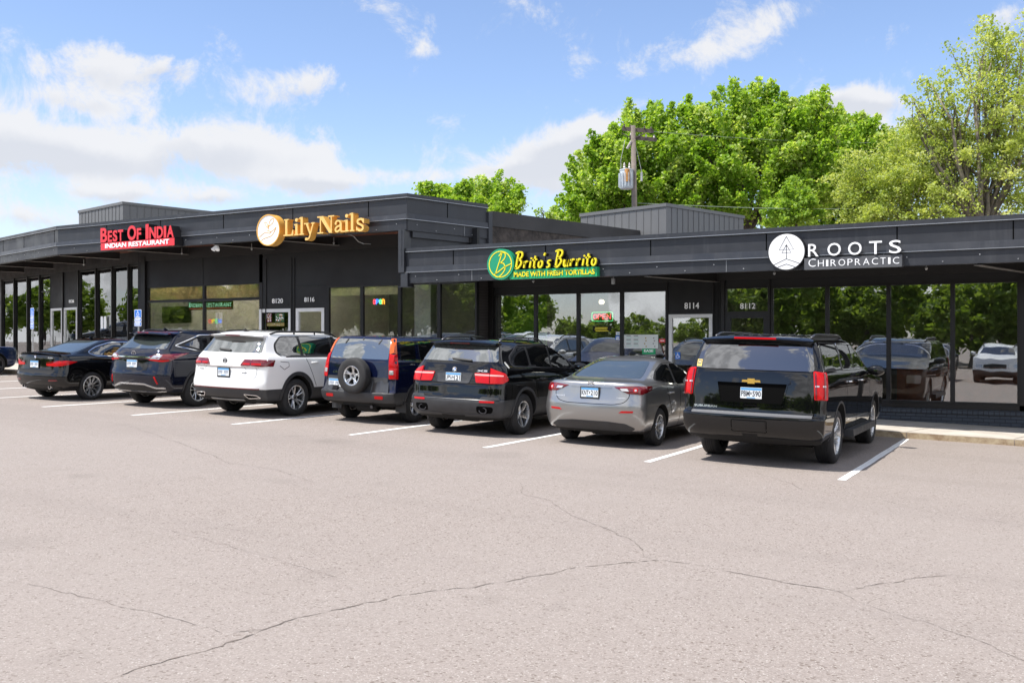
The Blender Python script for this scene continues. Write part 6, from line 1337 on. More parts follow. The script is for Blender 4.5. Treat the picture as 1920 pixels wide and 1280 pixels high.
# -- Lily Nails: serif capitals from stems and slabs
w3 = Wallf(PM, -dM, .36); fr = w3.frame
ls = sign_root('shop_sign', w3, 585, 430, 'gold serif nail salon sign with a round white disc of a hand holding leaves')
c = w3.sz(503.5, 431.5); r_ = (w3.sz(503.5, 402)[1] - w3.sz(503.5, 461)[1]) / 2
m = MB(); m.prism(ell(c[0], c[1], r_, r_, 60), -.22, 0, 0, fr); ringm(m, c, r_ * .93, r_, 0, .02, fr); fix_normals(m.build('disc_rim', M['gold'], ls))
m = MB(); m.prism(ell(c[0], c[1], r_ * .93, r_ * .93, 56), 0, .005, 0, fr); m.build('disc_face', M['sw'], ls)
m = MB(); Q = lambda *p: smooth([(c[0] + a * r_, c[1] + b * r_) for a, b in p])
for st in (Q((-.78, -.42), (-.45, -.20), (-.20, -.14), (.10, -.20), (.22, -.12), (.02, -.05), (-.1, -.05)), Q((.20, -.12), (.50, .02), (.66, .16), (.60, .0), (.30, -.34), (-.05, -.45), (-.4, -.52), (-.62, -.64)), Q((-.02, .02), (.02, .2), (.0, .3)), Q((0, .14), (-.20, .28), (-.32, .52), (-.12, .44), (0, .14)), Q((.02, .22), (.14, .58), (.42, .72), (.40, .46), (.02, .22))): m.ribbon(st, .014, .005, .012, fr)
m.build('emblem', M['gold'], ls)
def serif(mb, ch, x, z, w_, h, fr, d0, d1, mi):
    T1 = .24 * h; t = .075 * h; P = lambda poly, e=0: mb.prism(poly, d0, d1 + e, mi, fr); st = h * .17
    def slab(cx, zz, ww, e=.001): P([(cx - ww / 2, zz), (cx + ww / 2, zz), (cx + ww / 2, zz + t), (cx - ww / 2, zz + t)], e)
    if ch == 'L':
        P([(x + w_ * .18, z), (x + w_ * .18 + st, z), (x + w_ * .18 + st, z + h), (x + w_ * .18, z + h)]); slab(x + w_ * .18 + st / 2, z + h - t, st * 2.1); P([(x, z), (x + w_, z), (x + w_, z + h * .34), (x + w_ * .93, z + h * .34), (x + w_ * .82, z + t * 1.1), (x, z + t)], .0015)
    if ch in 'il':
        hh = h * (.68 if ch == 'i' else 1.05); cx = x + w_ / 2; P([(cx - st / 2, z), (cx + st / 2, z), (cx + st / 2, z + hh), (cx - st / 2, z + hh)]); slab(cx, z, w_); P([(cx - w_ / 2, z + hh - t * 1.2), (cx + st / 2, z + hh - t * .9), (cx + st / 2, z + hh + .001), (cx - w_ / 2, z + hh - t * .3)], .002)
        if ch == 'i': P(ell(cx, z + h * .90, st * .62, st * .62, 16))
    if ch == 'y':
        hh = h * .68; P([(x + w_ * .1, z + hh), (x + w_ * .1 + st, z + hh), (x + w_ * .62, z - .0), (x + w_ * .50, z - .0)]); mb.ribbon(smooth([(x + w_ * .88, z + hh), (x + w_ * .60, z + .05 * h), (x + w_ * .44, z - h * .22), (x + w_ * .18, z - h * .30)]), h * .085, d0, d1 + .002, fr, mi)
        slab(x + w_ * .18, z + hh - t, w_ * .46); slab(x + w_ * .85, z + hh - t, w_ * .34); P(ell(x + w_ * .17, z - h * .26, h * .085, h * .085, 14), .003)
    if ch == 'N':
        mb.ribbon([(x + w_ * .18, z), (x + w_ * .18, z + h)], h * .08, d0, d1, fr, mi); mb.ribbon([(x + w_ * .84, z), (x + w_ * .84, z + h)], h * .08, d0, d1, fr, mi); P([(x + w_ * .10, z + h), (x + w_ * .34, z + h), (x + w_ * .90, z), (x + w_ * .72, z)], .001)
        slab(x + w_ * .18, z, w_ * .36, .002); slab(x + w_ * .14, z + h - t, w_ * .30, .002); slab(x + w_ * .84, z + h - t, w_ * .36, .002)
    if ch == 'a':
        hh = h * .68; mb.ribbon(smooth([(x + w_ * .12, z + hh * .76), (x + w_ * .28, z + hh * .96), (x + w_ * .55, z + hh * .94), (x + w_ * .66, z + hh * .74)]), h * .10, d0, d1 + .001, fr, mi); P([(x + w_ * .56, z + t * .8), (x + w_ * .56 + st * .9, z + t * .8), (x + w_ * .56 + st * .9, z + hh * .8), (x + w_ * .56, z + hh * .8)]); mb.ribbon(smooth([(x + w_ * .62, z + hh * .56), (x + w_ * .26, z + hh * .46), (x + w_ * .12, z + hh * .22), (x + w_ * .28, z + hh * .06), (x + w_ * .60, z + hh * .22)]), h * .11, d0, d1 + .002, fr, mi); slab(x + w_ * .84, z, w_ * .34); P(ell(x + w_ * .15, z + hh * .74, h * .07, h * .07, 12), .003)
    if ch == 's':
        hh = h * .68; mb.ribbon(smooth([(x + w_ * .86, z + hh * .74), (x + w_ * .62, z + hh * .97), (x + w_ * .24, z + hh * .88), (x + w_ * .26, z + hh * .64), (x + w_ * .72, z + hh * .40), (x + w_ * .78, z + hh * .14), (x + w_ * .42, z + hh * .02), (x + w_ * .12, z + hh * .22)]), h * .12, d0, d1 + .001, fr, mi); P([(x + w_ * .80, z + hh * .62), (x + w_ * .93, z + hh * .62), (x + w_ * .93, z + hh), (x + w_ * .80, z + hh * .9)], .002); P([(x + w_ * .06, z), (x + w_ * .18, z + hh * .1), (x + w_ * .18, z + hh * .36), (x + w_ * .06, z + hh * .36)], .002)
L0 = w3.sz(532, 443); L1 = w3.sz(685, 432); zL = (L0[1] + L1[1]) / 2; hL = w3.sz(532, 411.5)[1] - L0[1]
WD = [('L', 0, .125), ('i', .138, .055), ('l', .205, .055), ('y', .268, .125), ('N', .43, .20), ('a', .635, .115), ('i', .755, .055), ('l', .82, .055), ('s', .890, .105)]
for mi_, (d0, d1, nm, ma) in enumerate(((-.20, .0, 'letter_return', 'gold'), (.0005, .012, 'lettering', 'goldd'))):
    m = MB()
    for ch, u, wv in WD: serif(m, ch, L0[0] + (L1[0] - L0[0]) * u, zL, (L1[0] - L0[0]) * wv, hL, fr, d0, d1, 0)
    fix_normals(m.build(nm, M[ma], ls))
# -- Best of India
w4 = Wallf(PM, -dM, .34); fr = w4.frame
ins = sign_root('shop_sign', w4, 258, 450, 'red Indian restaurant sign with deep black-sided letters above a red panel')
a0 = w4.sz(189, 460)[0]; a1 = w4.sz(327, 450)[0]; zb_ = (w4.sz(189, 469.5)[1] + w4.sz(327, 460)[1]) / 2; zt_ = (w4.sz(189, 456)[1] + w4.sz(327, 445.5)[1]) / 2
m = MB(); m.prism([(a0, zb_), (a1, zb_), (a1, zt_), (a0, zt_)], -.30, -.004, 1, fr); m.prism([(a0, zb_), (a1, zb_), (a1, zt_), (a0, zt_)], -.003, .0, 0, fr); fix_normals(m.build('backing', [M['sred'], M['blackside']], ins))
m = MB(); put_text(m, 'INDIAN RESTAURANT', fr, w4.sz(197.5, 460)[0], w4.sz(317.5, 455)[0], zb_ + .05, zb_ + .05 + .14, 0, .012, bold=.022); m.build('lettering', M['sw'], ins)
for nm, ma, d0, d1, bd in (('lettering', 'sred', .0, .012, .03), ('letter_return', 'blackside', -.30, -.001, .045)):
    m = MB(); smallcaps(m, 'BEST OF INDIA', fr, a0, a1 - .02, zt_ + .015, .43, .335, d0, d1, bold=bd, gap=.10); fix_normals(m.build(nm, M[ma], ins)) if nm == 'x' else m.build(nm, M[ma], ins)

# ================================================================== things in and on the shop windows
def flat(name, label, cat, px0, py0, px1, py1, Y, mats, draw=None, th=.01, emi=None):
    a = onY(px0, py1, Y); b = onY(px1, py0, Y)
    e = empty(name, ((a.x + b.x) / 2, Y, a.z), label=label, cat=cat); hw, h = (b.x - a.x) / 2, b.z - a.z
    m = MB(); m.box(-hw, hw, -th, 0, 0, h); m.build('panel', mats[0] if not isinstance(mats[0], str) else M[mats[0]], e)
    fr = ((0, -th - .001, 0), (1, 0, 0), (0, 0, 1), (0, -1, 0))
    if draw: draw(e, hw, h, fr)
    return e
G_ = neon('neon_green', (.15, 1, .35), 1.6); R_ = neon('neon_red', (1, .06, .10), 2.2); B_ = neon('neon_blue', (.05, .2, 1), 2.4); Y_ = neon('neon_yellow', (1, .8, .05), 1.8); O_ = neon('neon_orange', (1, .35, .03), 2); WG = neon('pale_green_letters', (.35, .8, .45), 1.3); RL = neon('red_underline', (.8, .08, .08), .7)
def d_ind(e, hw, h, fr):
    m = MB(); smallcaps(m, 'INDIAN RESTAURANT', fr, -hw * .96, hw * .95, h * .30, h * .52, h * .42, 0, .006, bold=.008, gap=.18); m.build('lettering', WG, e)
    m = MB(); m.prism([(-hw * .95, h * .12), (hw * .93, h * .12), (hw * .93, h * .18), (-hw * .95, h * .18)], 0, .006, 0, fr); m.build('underline', RL, e)
flat('window_sign', 'black window sign with pale green restaurant letters and a red underline', 'sign', 354, 562, 437, 581.5, YM + .16, ['black_screen'], d_ind, th=.03)
e = empty('television', onY(330, 607, YM + 1.95), label='black television screen on the beige wall inside the restaurant', cat='television')
a = onY(306, 606, YM + 1.95); b = onY(358, 574, YM + 1.95); e.location = ((a.x + b.x) / 2, YM + 1.95, a.z); m = MB(); m.box(-(b.x - a.x) / 2, (b.x - a.x) / 2, -.06, 0, 0, b.z - a.z); m.build('bezel', M['seal'], e); m = MB(); m.box(-(b.x - a.x) / 2 + .03, (b.x - a.x) / 2 - .03, -.064, -.061, .03, b.z - a.z - .03); m.build('screen', M['black_screen'], e); m = MB(); m.box(-.2, .2, .001, .045, .3, .5); m.build('bracket', M['seal'], e)
def neon_open(name, label, px0, py0, px1, py1, Y, cols, s, border=None, rad=.0):
    a = onY(px0, py1, Y); b = onY(px1, py0, Y); e = empty(name, ((a.x + b.x) / 2, Y, a.z), label=label, cat='neon sign'); hw, h = (b.x - a.x) / 2, b.z - a.z; fr = ((0, 0, 0), (1, 0, 0), (0, 0, 1), (0, -1, 0)); n = len(s)
    for i, ch in enumerate(s):
        m = MB(); x0 = -hw * .86 + i * 1.72 * hw / n; put_text(m, ch, fr, x0, x0 + 1.5 * hw / n, h * .2, h * .8, 0, .012, bold=-.004 if border else .01); o = m.build('letter_tube', cols[i % len(cols)], e)
    if border:
        m = MB(); c_ = fillet([(-hw, 0), (hw, 0), (hw, h), (-hw, h)], .04); m.ribbon(c_ + [c_[0]], .012, 0, .01, fr); m.build('border_tube', border, e)
    m = MB(); m.box(-hw * .9, hw * .9, .012, .02, h * .48, h * .52); m.tube([(-hw * .6, .015, h * .5), (-hw * .4, .015, h * 1.6)], .003, 4); m.tube([(hw * .6, .015, h * .5), (hw * .4, .015, h * 1.6)], .003, 4); m.build('support', M['seal'], e)
    return e
neon_open('neon_sign', 'multicoloured neon open sign in the restaurant window below the green letters', 389, 595, 417.5, 609, YM + .2, [R_, Y_, G_, B_], 'OPEN')
neon_open('neon_sign', 'small lower-case rainbow neon open sign in the nail salon window', 698, 557, 724, 574, YM + .2, [R_, B_, G_, O_], 'open')
neon_open('neon_sign', 'red neon open sign in a green border in the burrito shop window', 1110, 585, 1149, 602, YR + .18, [R_], 'OPEN', border=G_)
def lines(n, ma, wmax=.85, seed=1):
    def d(e, hw, h, fr):
        m = MB(); r = random.Random(seed)
        for i in range(n):
            z = h * (.08 + .84 * i / n); m.prism([(-hw * r.uniform(.6, wmax), z), (hw * r.uniform(.5, wmax), z), (hw * .6, z + h * .45 / n), (-hw * .7, z + h * .45 / n)], 0, .002, 0, fr)
        m.build('print', M[ma] if isinstance(ma, str) else ma, e)
    return d
def d_menu(e, hw, h, fr):
    m = MB(); r = random.Random(2)
    for cx in (-.85, -.42):
        for i in range(9):
            z = h * (.90 - .095 * i)
            if i % 3 == 0: m.prism([(cx * hw, z), (cx * hw + hw * .26, z), (cx * hw + hw * .26, z + h * .04), (cx * hw, z + h * .04)], 0, .002, 1, fr)
            else: m.prism([(cx * hw, z), (cx * hw + hw * .30, z), (cx * hw + hw * .30, z + h * .03), (cx * hw, z + h * .03)], 0, .002, 0, fr)
    for i in range(8): x, z = hw * (.22 + .5 * (i % 2) + r.uniform(0, .1)), h * (.15 + .2 * (i // 2)); m.prism(ell(x, z, h * .055, h * .05, 10), 0, .002, 2 + i % 2, fr)
    m.build('print', [mat('pale_teal', (.45, .66, .62), .6), M['ink'], mat('print_ochre', (.5, .38, .15), .6), mat('print_grey', (.3, .3, .3), .6)], e)
flat('menu_poster', 'wide white menu poster with columns of print low in the burrito shop window', 'poster', 1170, 627, 1234, 653, YR + .028, [mat('poster_white', (.74, .78, .77), .5)], d_menu, th=.006)
flat('hours_sign', 'small opening-hours lettering panel, yellow over grey, below the red neon sign', 'sign', 1111, 611, 1146, 622, YR + .028, ['black_screen'], lines(3, 'yellow'), th=.004)
def d_ease(e, hw, h, fr):
    m = MB(); put_text(m, 'EASE', fr, -hw * .7, hw * .7, h * .35, h * .75, 0, .002, bold=.02); m.build('lettering', M['sw'], e)
flat('window_sticker', 'dark green sticker with white letters below the menu poster', 'sticker', 1204, 652, 1229, 664, YR + .028, ['green'], d_ease, th=.004)
def d_red(e, hw, h, fr):
    m = MB(); m.prism([(-hw * .6, h * .4), (hw * .6, h * .4), (hw * .6, h * .6), (-hw * .6, h * .6)], 0, .002, 0, fr); m.build('print', M['sw'], e)
flat('window_sticker', 'small red sticker at the right edge of the burrito shop window', 'sticker', 1236, 635, 1248, 642, YR + .028, ['sred'], d_red, th=.004)
flat('window_sticker', 'small blue and white sticker beside the window post under the neon sign', 'sticker', 1154, 629, 1163, 637, YR + .028, ['hblue'], lines(2, 'sw'), th=.004)
flat('window_sticker', 'little white paper sticker above the blue one on the window post', 'sticker', 1155, 622, 1163, 628, YR + .028, ['sw'], lines(2, 'plateblue'), th=.004)
def wheelch(m, cx, cz, s, fr, mi=0):
    m.prism(ell(cx - .02 * s, cz + .36 * s, .07 * s, .07 * s, 12), 0, .002, mi, fr)
    m.ribbon([(cx - .02 * s, cz + .27 * s), (cx, cz + .0 * s), (cx + .22 * s, cz), (cx + .32 * s, cz - .26 * s), (cx + .42 * s, cz - .24 * s)], .07 * s, 0, .002, fr, mi); m.ribbon([(cx, cz + .14 * s), (cx + .2 * s, cz + .14 * s)], .06 * s, 0, .0025, fr, mi)
    m.ribbon([(cx - .03 * s + .24 * s * math.cos(t), cz - .14 * s + .24 * s * math.sin(t)) for t in [R(100 + 245 * i / 20) for i in range(21)]], .06 * s, 0, .003, fr, mi)
def d_wc(e, hw, h, fr):
    m = MB(); wheelch(m, 0, h * .5, h * .85, fr); m.build('symbol', M['sw'], e)
flat('window_sticker', 'blue wheelchair sticker on the glass door beside the big black SUV', 'sticker', 1266, 660, 1275.5, 673, YR + .02, ['hblue'], d_wc, th=.004)
def d_food(c1, c2, sd):
    def d(e, hw, h, fr):
        r = random.Random(sd); m = MB()
        for i in range(60): x, z, s = r.uniform(-.8, .8) * hw, r.uniform(.1, .92) * h, r.uniform(.03, .1) * h; m.prism(ell(x, z, s, s * .8, 7), 0, .001 + i * .00003, r.randint(0, 2), fr)
        m.build('print', [mat(f'food{sd}a', c1, .5), mat(f'food{sd}b', c2, .5), M['sw']], e)
    return d
flat('food_poster', 'dark red food poster on the left of the restaurant door glass', 'poster', 498, 587, 509.5, 604, YM + .026, [mat('maroon', (.10, .01, .02), .5)], d_food((.35, .02, .05), (.4, .2, .05), 1), th=.004)
flat('food_poster', 'green food poster with a figure on the right of the restaurant door glass', 'poster', 516, 587, 533, 604, YM + .026, [mat('dkgreen', (.02, .07, .02), .5)], d_food((.05, .22, .03), (.55, .2, .05), 2), th=.004)
flat('food_poster', 'yellow-brown lower poster on the restaurant door glass', 'poster', 498, 605, 533, 611.5, YM + .026, [mat('mustard', (.28, .22, .05), .5)], d_food((.12, .05, .02), (.4, .35, .1), 3), th=.004)
P = at(194, 605, W0 - N1 * .02, D1)
for k, (u, lb) in enumerate(((-.13, 'left sheet of the white paper pair taped inside the corner window'), (.13, 'right sheet of the white paper pair taped inside the corner window'))):
    e = empty('paper_notice', (P.x - D1.x * u, P.y - D1.y * u, P.z - .2), math.atan2(-D1.y, -D1.x), label=lb, cat='notice'); m = MB(); m.box(-.09, .09, -.003, 0, 0, .42); m.box(-.10, -.092, -.003, 0, -.04, .36, 1); m.build('sheet', [M['sw'], M['plateblue']], e)
# potted plant
a = onY(697, 640, YM + .8); pp = empty('potted_plant', (a.x, a.y, .67), label='bushy green potted plant behind the nail salon window', cat='plant')
m = MB(); m.lathe([(0, .0001), (0, .16), (.55, .22), (.55, .19), (.5, .0001)], 'z', (0, 0, 0), 18, close=False); m.build('pot', M['goldd'] if False else M['frame'], pp)
def leafcloud(name, ma, centres, seed, size, parent=None, up=.35, aspect=.75, extra=None):
    """centres: list of (pos, axis vector (length = reach), spread, count, tone)"""
    rg = np.random.default_rng(seed); V = []; Tn = []
    for pos, ax, spread, cnt, tone in centres:
        cnt = int(cnt); t = rg.random(cnt); pos = np.array(pos); ax = np.array(ax)
        c = pos + np.outer(t ** .8, ax) + rg.normal(0, 1, (cnt, 3)) * (spread * (1.05 - .75 * t))[:, None] * np.array([1, 1, .62])
        n = rg.normal(0, 1, (cnt, 3)); n[:, 2] = np.abs(n[:, 2]) * .8 + up; n /= np.linalg.norm(n, axis=1)[:, None]
        a = np.cross(n, rg.normal(0, 1, (cnt, 3))); a /= np.linalg.norm(a, axis=1)[:, None] + 1e-9; b = np.cross(n, a)
        s = size * rg.uniform(.6, 1.35, cnt)[:, None]
        q = np.stack([c - a * s, c - b * s * aspect + n * s * .15, c + a * s, c + b * s * aspect + n * s * .15], 1); V.append(q.reshape(-1, 3)); Tn.append(np.repeat(np.clip(tone + rg.normal(0, .20, cnt), 0, 1), 4))
    V = np.concatenate(V); Tn = np.concatenate(Tn); n = len(V) // 4
    me = bpy.data.meshes.new(name); me.vertices.add(len(V)); me.vertices.foreach_set('co', V.astype(np.float32).ravel()); me.loops.add(len(V)); me.loops.foreach_set('vertex_index', np.arange(len(V), dtype=np.int32))
    me.polygons.add(n); me.polygons.foreach_set('loop_start', np.arange(0, len(V), 4, dtype=np.int32)); me.polygons.foreach_set('loop_total', np.full(n, 4, dtype=np.int32)); me.update(calc_edges=True)
    at_ = me.attributes.new('tone', 'FLOAT', 'POINT'); at_.data.foreach_set('value', Tn.astype(np.float32)); me.materials.append(ma)
    o = bpy.data.objects.new(name, me); col.objects.link(o); o.parent = parent; return o
rr = random.Random(8); cs = []
for i in range(26): v = Vector((rr.gauss(0, 1), rr.gauss(0, 1), abs(rr.gauss(0, 1)) * .9)).normalized(); cs.append(((0, 0, .75), tuple(v * .42), .10, 60, rr.random()))
leafcloud('foliage', M['elm'], cs, 4, .05, pp)
# reception desk behind the right-hand windows
dk = empty('reception_desk', (-1.0, 23.3, .25), label='reddish brown reception desk behind the rightmost shop windows', cat='desk')
m = MB(); m.box(-2.2, 2.0, 0, .6, 0, 1.02); m.build('front', M['wood'], dk); m = MB(); m.box(-2.28, 2.08, -.06, .66, 1.024, 1.07); m.build('top', mat('desk_top', (.20, .09, .05), .35, var=.2), dk)
for px, lb in ((1128, 'round white ceiling lamp seen through the burrito shop window'),):
    P = onY(px, 566, YR + 1.6); e = empty('pendant_lamp', P, label=lb, cat='lamp'); MB().lathe([(-.07, .0001), (-.05, .06), (0, .08), (.05, .06), (.07, .0001)], 'z', (0, 0, 0), 16, close=False).build('bulb', neon('warm_bulb', (1, .85, .6), 2.5), e, smooth=True); MB().tube([(0, 0, .06), (0, 0, 3.44 - P.z)], .006, 5).build('cord', M['seal'], e)
# ================================================================== accessible parking signs
def acc_sign(x, y, rz, z0, z1, wd, label, rows):
    g0 = gz(x) + .12; e = empty('parking_sign', (x, y, g0), rz, label=label, cat='parking sign', group='blue accessible parking signs on posts')
    m = MB(); m.prism([(-.028, 0), (.028, 0), (.028, -.012), (.012, -.012), (.012, -.03), (-.012, -.03), (-.012, -.012), (-.028, -.012)], 0, z1 - g0 - .03); fix_normals(m.build('post', M['galv'], e))
    m = MB(); m.lathe([(0, .0001), (0, .11), (.12, .10), (.14, .06), (.14, .0001)], 'z', (0, 0, 0), 14, close=False); m.build('base', M['seal'], e)
    h = z1 - z0; b = z0 - g0; fr = ((0, -.036, 0), (1, 0, 0), (0, 0, 1), (0, -1, 0)); cuts = [0] + list(rows) + [1]
    for i in range(len(cuts) - 1):
        za, zb = b + h * cuts[i] + .006, b + h * cuts[i + 1] - .006
        m = MB(); m.prism(fillet([(-wd / 2, za), (wd / 2, za), (wd / 2, zb), (-wd / 2, zb)], .03), 0, .003, 0, fr); m.prism(fillet([(-wd / 2 + .012, za + .012), (wd / 2 - .012, za + .012), (wd / 2 - .012, zb - .012), (-wd / 2 + .012, zb - .012)], .022), .003, .005, 1, fr)
        fr2 = ((0, -.042, 0), (1, 0, 0), (0, 0, 1), (0, -1, 0))
        if i == len(cuts) - 2: wheelch(m, 0, za + (zb - za) * .58, (zb - za) * .72, fr2); m.prism([(-wd * .28, za + .03), (wd * .28, za + .03), (wd * .28, za + .05), (-wd * .28, za + .05)], 0, .002, 0, fr2)
        else:
            for k in range(3): z_ = za + (zb - za) * (.22 + .26 * k); m.prism([(-wd * .36, z_), (wd * .34, z_), (wd * .34, z_ + (zb - za) * .12), (-wd * .36, z_ + (zb - za) * .12)], 0, .002, 0, fr2)
        m.build('panel', [M['sw'], M['hblue']], e)
    return e
P = onY(260.5, 600, 20.35); acc_sign(P.x, 20.35, 0, onY(260.5, 612, 20.35).z, onY(260.5, 580, 20.35).z, .30, 'blue wheelchair parking sign on a post right of the corner windows', (.28, .48))
Kp = Vector((-27.5, 20.15)) ; P = at(62.5, 600, Kp, D1); za, zb = at(62.5, 617, Kp, D1).z, at(62.5, 577, Kp, D1).z; acc_sign(P.x, P.y, math.atan2(-D1.y, -D1.x), za, zb, .30, 'taller blue wheelchair parking sign in front of the leftmost windows', (.32, .58))
# ================================================================== utility pole
def cp(px, py, Z):     # point at depth Z in front of the camera
    X = (px - 960) / F * Z; return Vector((X * CU - Z * SU, X * SU + Z * CU, CH + (640 - py) / F * Z))
ZP_ = 42.0; B0 = cp(1195, 640, ZP_); up = empty('utility_pole', (B0.x, B0.y, gz(B0.x)), label='weathered wooden utility pole with a grey transformer rising behind the roof', cat='utility pole')
top = cp(1187, 236, ZP_); base = Vector((B0.x, B0.y, gz(B0.x))); tr = top - base
m = MB(); m.tube([(0, 0, 0), tuple(tr * .5), tuple(tr)], [.14, .13, .10], 14); m.build('shaft', M['pole'], up, smooth=True)
ax = Vector((CU, SU, 0))
for py, L0_, L1_, t in ((247, .62, .62, .06), (263, .30, .75, .05)):
    c = cp(1188, py, ZP_) - base; dv = Vector((0, 0, -.10)); m = MB(); m.obox(c - ax * L0_ * 1.0 + Vector((.1, .1, .05)), ax * (L0_ + L1_) + dv, Vector((.07, .11, 0)), (0, 0, .17)); o = fix_normals(m.build('crossarm', M['poledark'], up))
    m = MB()
    for s in (-.9, -.45, .5, .95):
        p = c + ax * s * (L0_ if s < 0 else L1_) + Vector((.12, .12, .14 - .06 * s)); m.lathe([(0, .0001), (0, .03), (.05, .05), (.08, .03), (.12, .04), (.15, .0001)], 'z', tuple(p), 10, close=False)
    m.build('insulator', M['poledark'] if py == 247 else M['porcelain'], up)
m = MB(); c = cp(1188, 262, ZP_) - base; m.tube([c, c - ax * .5 + Vector((0, 0, .28))], .02, 6); m.tube([c + Vector((0, -.1, 0)), c + ax * .5 + Vector((0, 0, .30))], .02, 6); m.build('brace', M['poledark'], up)
c = cp(1175, 336, ZP_) - base; tf = MB(); tf.lathe([(-.42, .0001), (-.42, .26), (-.38, .29), (.34, .29), (.36, .31), (.40, .31), (.43, .20), (.47, .0001)], 'z', tuple(c), 24, close=False); tfo = tf.build('transformer', M['transf'], up, smooth=False); autosmooth(tfo.data, 40)
m = MB()
for k in range(9): a = R(150 + 22 * k); p = c + Vector((math.cos(a), math.sin(a), 0)) * .28; m.obox(p + Vector((0, 0, -.34)), Vector((math.cos(a), math.sin(a), 0)) * .07, Vector((-math.sin(a), math.cos(a), 0)) * .02, (0, 0, .58))
fix_normals(m.build('fin', M['transf'], tfo)); m = MB()
for s in (-.1, .12): m.lathe([(.44, .03), (.50, .06), (.54, .035), (.60, .05), (.66, .03), (.72, .0001)], 'z', tuple(c + ax * s), 10, close=False)
m.build('bushing', M['porcelain'], tfo); m = MB(); c3 = cp(1183, 330, ZP_) - base + Vector((-.05, -.30, 0)); m.lathe([(-.28, .0001), (-.28, .11), (.26, .11), (.28, .0001)], 'z', tuple(c3), 14, close=False); m.build('rusty_tank', mat('rust_orange', (.50, .25, .08), .7, var=.3, vscale=8), tfo)
c = cp(1203, 331, ZP_) - base; m = MB(); m.lathe([(-.2, .0001), (-.2, .05), (.18, .05), (.2, .0001)], 'z', tuple(c), 10, close=False); m.tube([c + Vector((0, 0, .2)), cp(1196, 290, ZP_) - base, cp(1188, 262, ZP_) - base], .012, 5); m.tube([cp(1165, 340, ZP_) - base, cp(1164, 300, ZP_) - base, cp(1172, 262, ZP_) - base], .012, 5); m.build('arrester', M['galv'], up)
c = cp(1180, 272, ZP_) - base; MB().tube([c + Vector((-.1, 0, -.15)), c + Vector((.1, 0, .15))], .06, 8).build('cutout', M['porcelain'], up)
pl = MB(); a = cp(1196, 381, ZP_); b = cp(1960, 373, 46); pts = [a.lerp(b, i / 14) - Vector((0, 0, .35 * math.sin(math.pi * i / 14))) for i in range(15)]; pl.tube(pts, .012, 5); a2 = cp(1163, 249, ZP_); b2 = cp(1960, 300, 60); pts = [a2.lerp(b2, i / 14) - Vector((0, 0, .5 * math.sin(math.pi * i / 14))) for i in range(15)]
for (pa, pb) in (((1164, 242), (1960, 250)),):
    a3 = cp(*pa, ZP_); b3 = cp(*pb, 62); pl.tube([a3.lerp(b3, i / 14) - Vector((0, 0, .6 * math.sin(math.pi * i / 14))) for i in range(15)], .007, 4)
tag(pl.build('power_line', mat('cable_grey', (.25, .3, .25), .6)), 'thin service wire running right from the utility pole in front of the trees', 'wire')
# ================================================================== trees behind the shops
def tree(name, label, group, px, Z, lobes, ma, bark, seed, size, ncl, nleaf, reach=1.5, trunk_r=.22, limbs=24, sweep=.7, droop=0.0, spread=.27, shell=.55, forks=1):
    """lobes: (px, py, radius px, depth offset m, squash) – each a rounded mass of the crown at its own distance"""
    rg = random.Random(seed); B = cp(px, 640, Z); g0 = gz(B.x); root = empty(name, (B.x, B.y, g0), label=label, cat='tree', group=group); base = Vector((B.x, B.y, g0)); cl = []; L = []
    for lx, ly, lr, dz, sq in lobes:
        c = cp(lx, ly, Z + dz) - base; L.append((c, lr / F * (Z + dz), sq))
    tot = sum(r ** 2 for _, r, _ in L); cen = sum((c for c, _, _ in L), Vector()) / len(L); tips = []
    for c, r, sq in L:
        for i in range(int(ncl * r * r / tot)):
            d = Vector((rg.gauss(0, 1), rg.gauss(0, 1), rg.gauss(.15, 1))).normalized(); rad = r * (shell + (1 - shell) * rg.random() ** .6) * rg.uniform(.80, 1.10)
            p = c + Vector((d.x * rad, d.y * rad, d.z * rad * sq)); ax = (d * (1 - sweep) + Vector((0, 0, sweep)) + (p - cen).normalized() * .35).normalized() * reach * rg.uniform(.5, 1.25)
            if droop: ax = (d + Vector((0, 0, -droop))).normalized() * reach * rg.uniform(.6, 1.3)
            if p.z < .8: continue
            cl.append((tuple(p - ax * .4), tuple(ax), spread * rg.uniform(.65, 1.3), nleaf * rg.uniform(.5, 1.4), min(1, max(0, rg.gauss(.48, .22))))); tips.append(p)
    leafcloud('crown', ma, cl, seed, size, root)
    m = MB(); f0 = Vector((0, 0, max(1.5, min(c.z - r * .8 for c, r, _ in L)))); m.tube([(0, 0, -.2), (0, 0, .3), tuple(f0 * .5), tuple(f0)], [trunk_r * 1.4, trunk_r, trunk_r * .9, trunk_r * .8], 10)
    for c, r, sq in L:
        for k in range(forks):
            e_ = c + Vector((rg.gauss(0, .25) * r, rg.gauss(0, .25) * r, r * .55)); mid = f0.lerp(e_, .5) + Vector((rg.gauss(0, .3), rg.gauss(0, .3), rg.gauss(0, .3))); m.tube([f0, f0.lerp(mid, .5) + Vector((rg.gauss(0, .1), rg.gauss(0, .1), .1)), mid, mid.lerp(e_, .5) + Vector((rg.gauss(0, .15), 0, 0)), e_], [trunk_r * .6, trunk_r * .48, trunk_r * .36, trunk_r * .22, .02], 7)
    for k in range(limbs):
        t = tips[rg.randrange(len(tips))]; c = min((c for c, _, _ in L), key=lambda q: (q - t).length); a_ = f0.lerp(c, rg.uniform(.3, .9)); mid = a_.lerp(t, .5) + Vector((rg.gauss(0, .2), rg.gauss(0, .2), rg.gauss(.1, .2))); m.tube([a_, mid, t], [trunk_r * .22, trunk_r * .13, .012], 5, caps=False)
    m.build('trunk', M[bark], root, smooth=True); return root
GB = 'green trees behind the shop roofs'
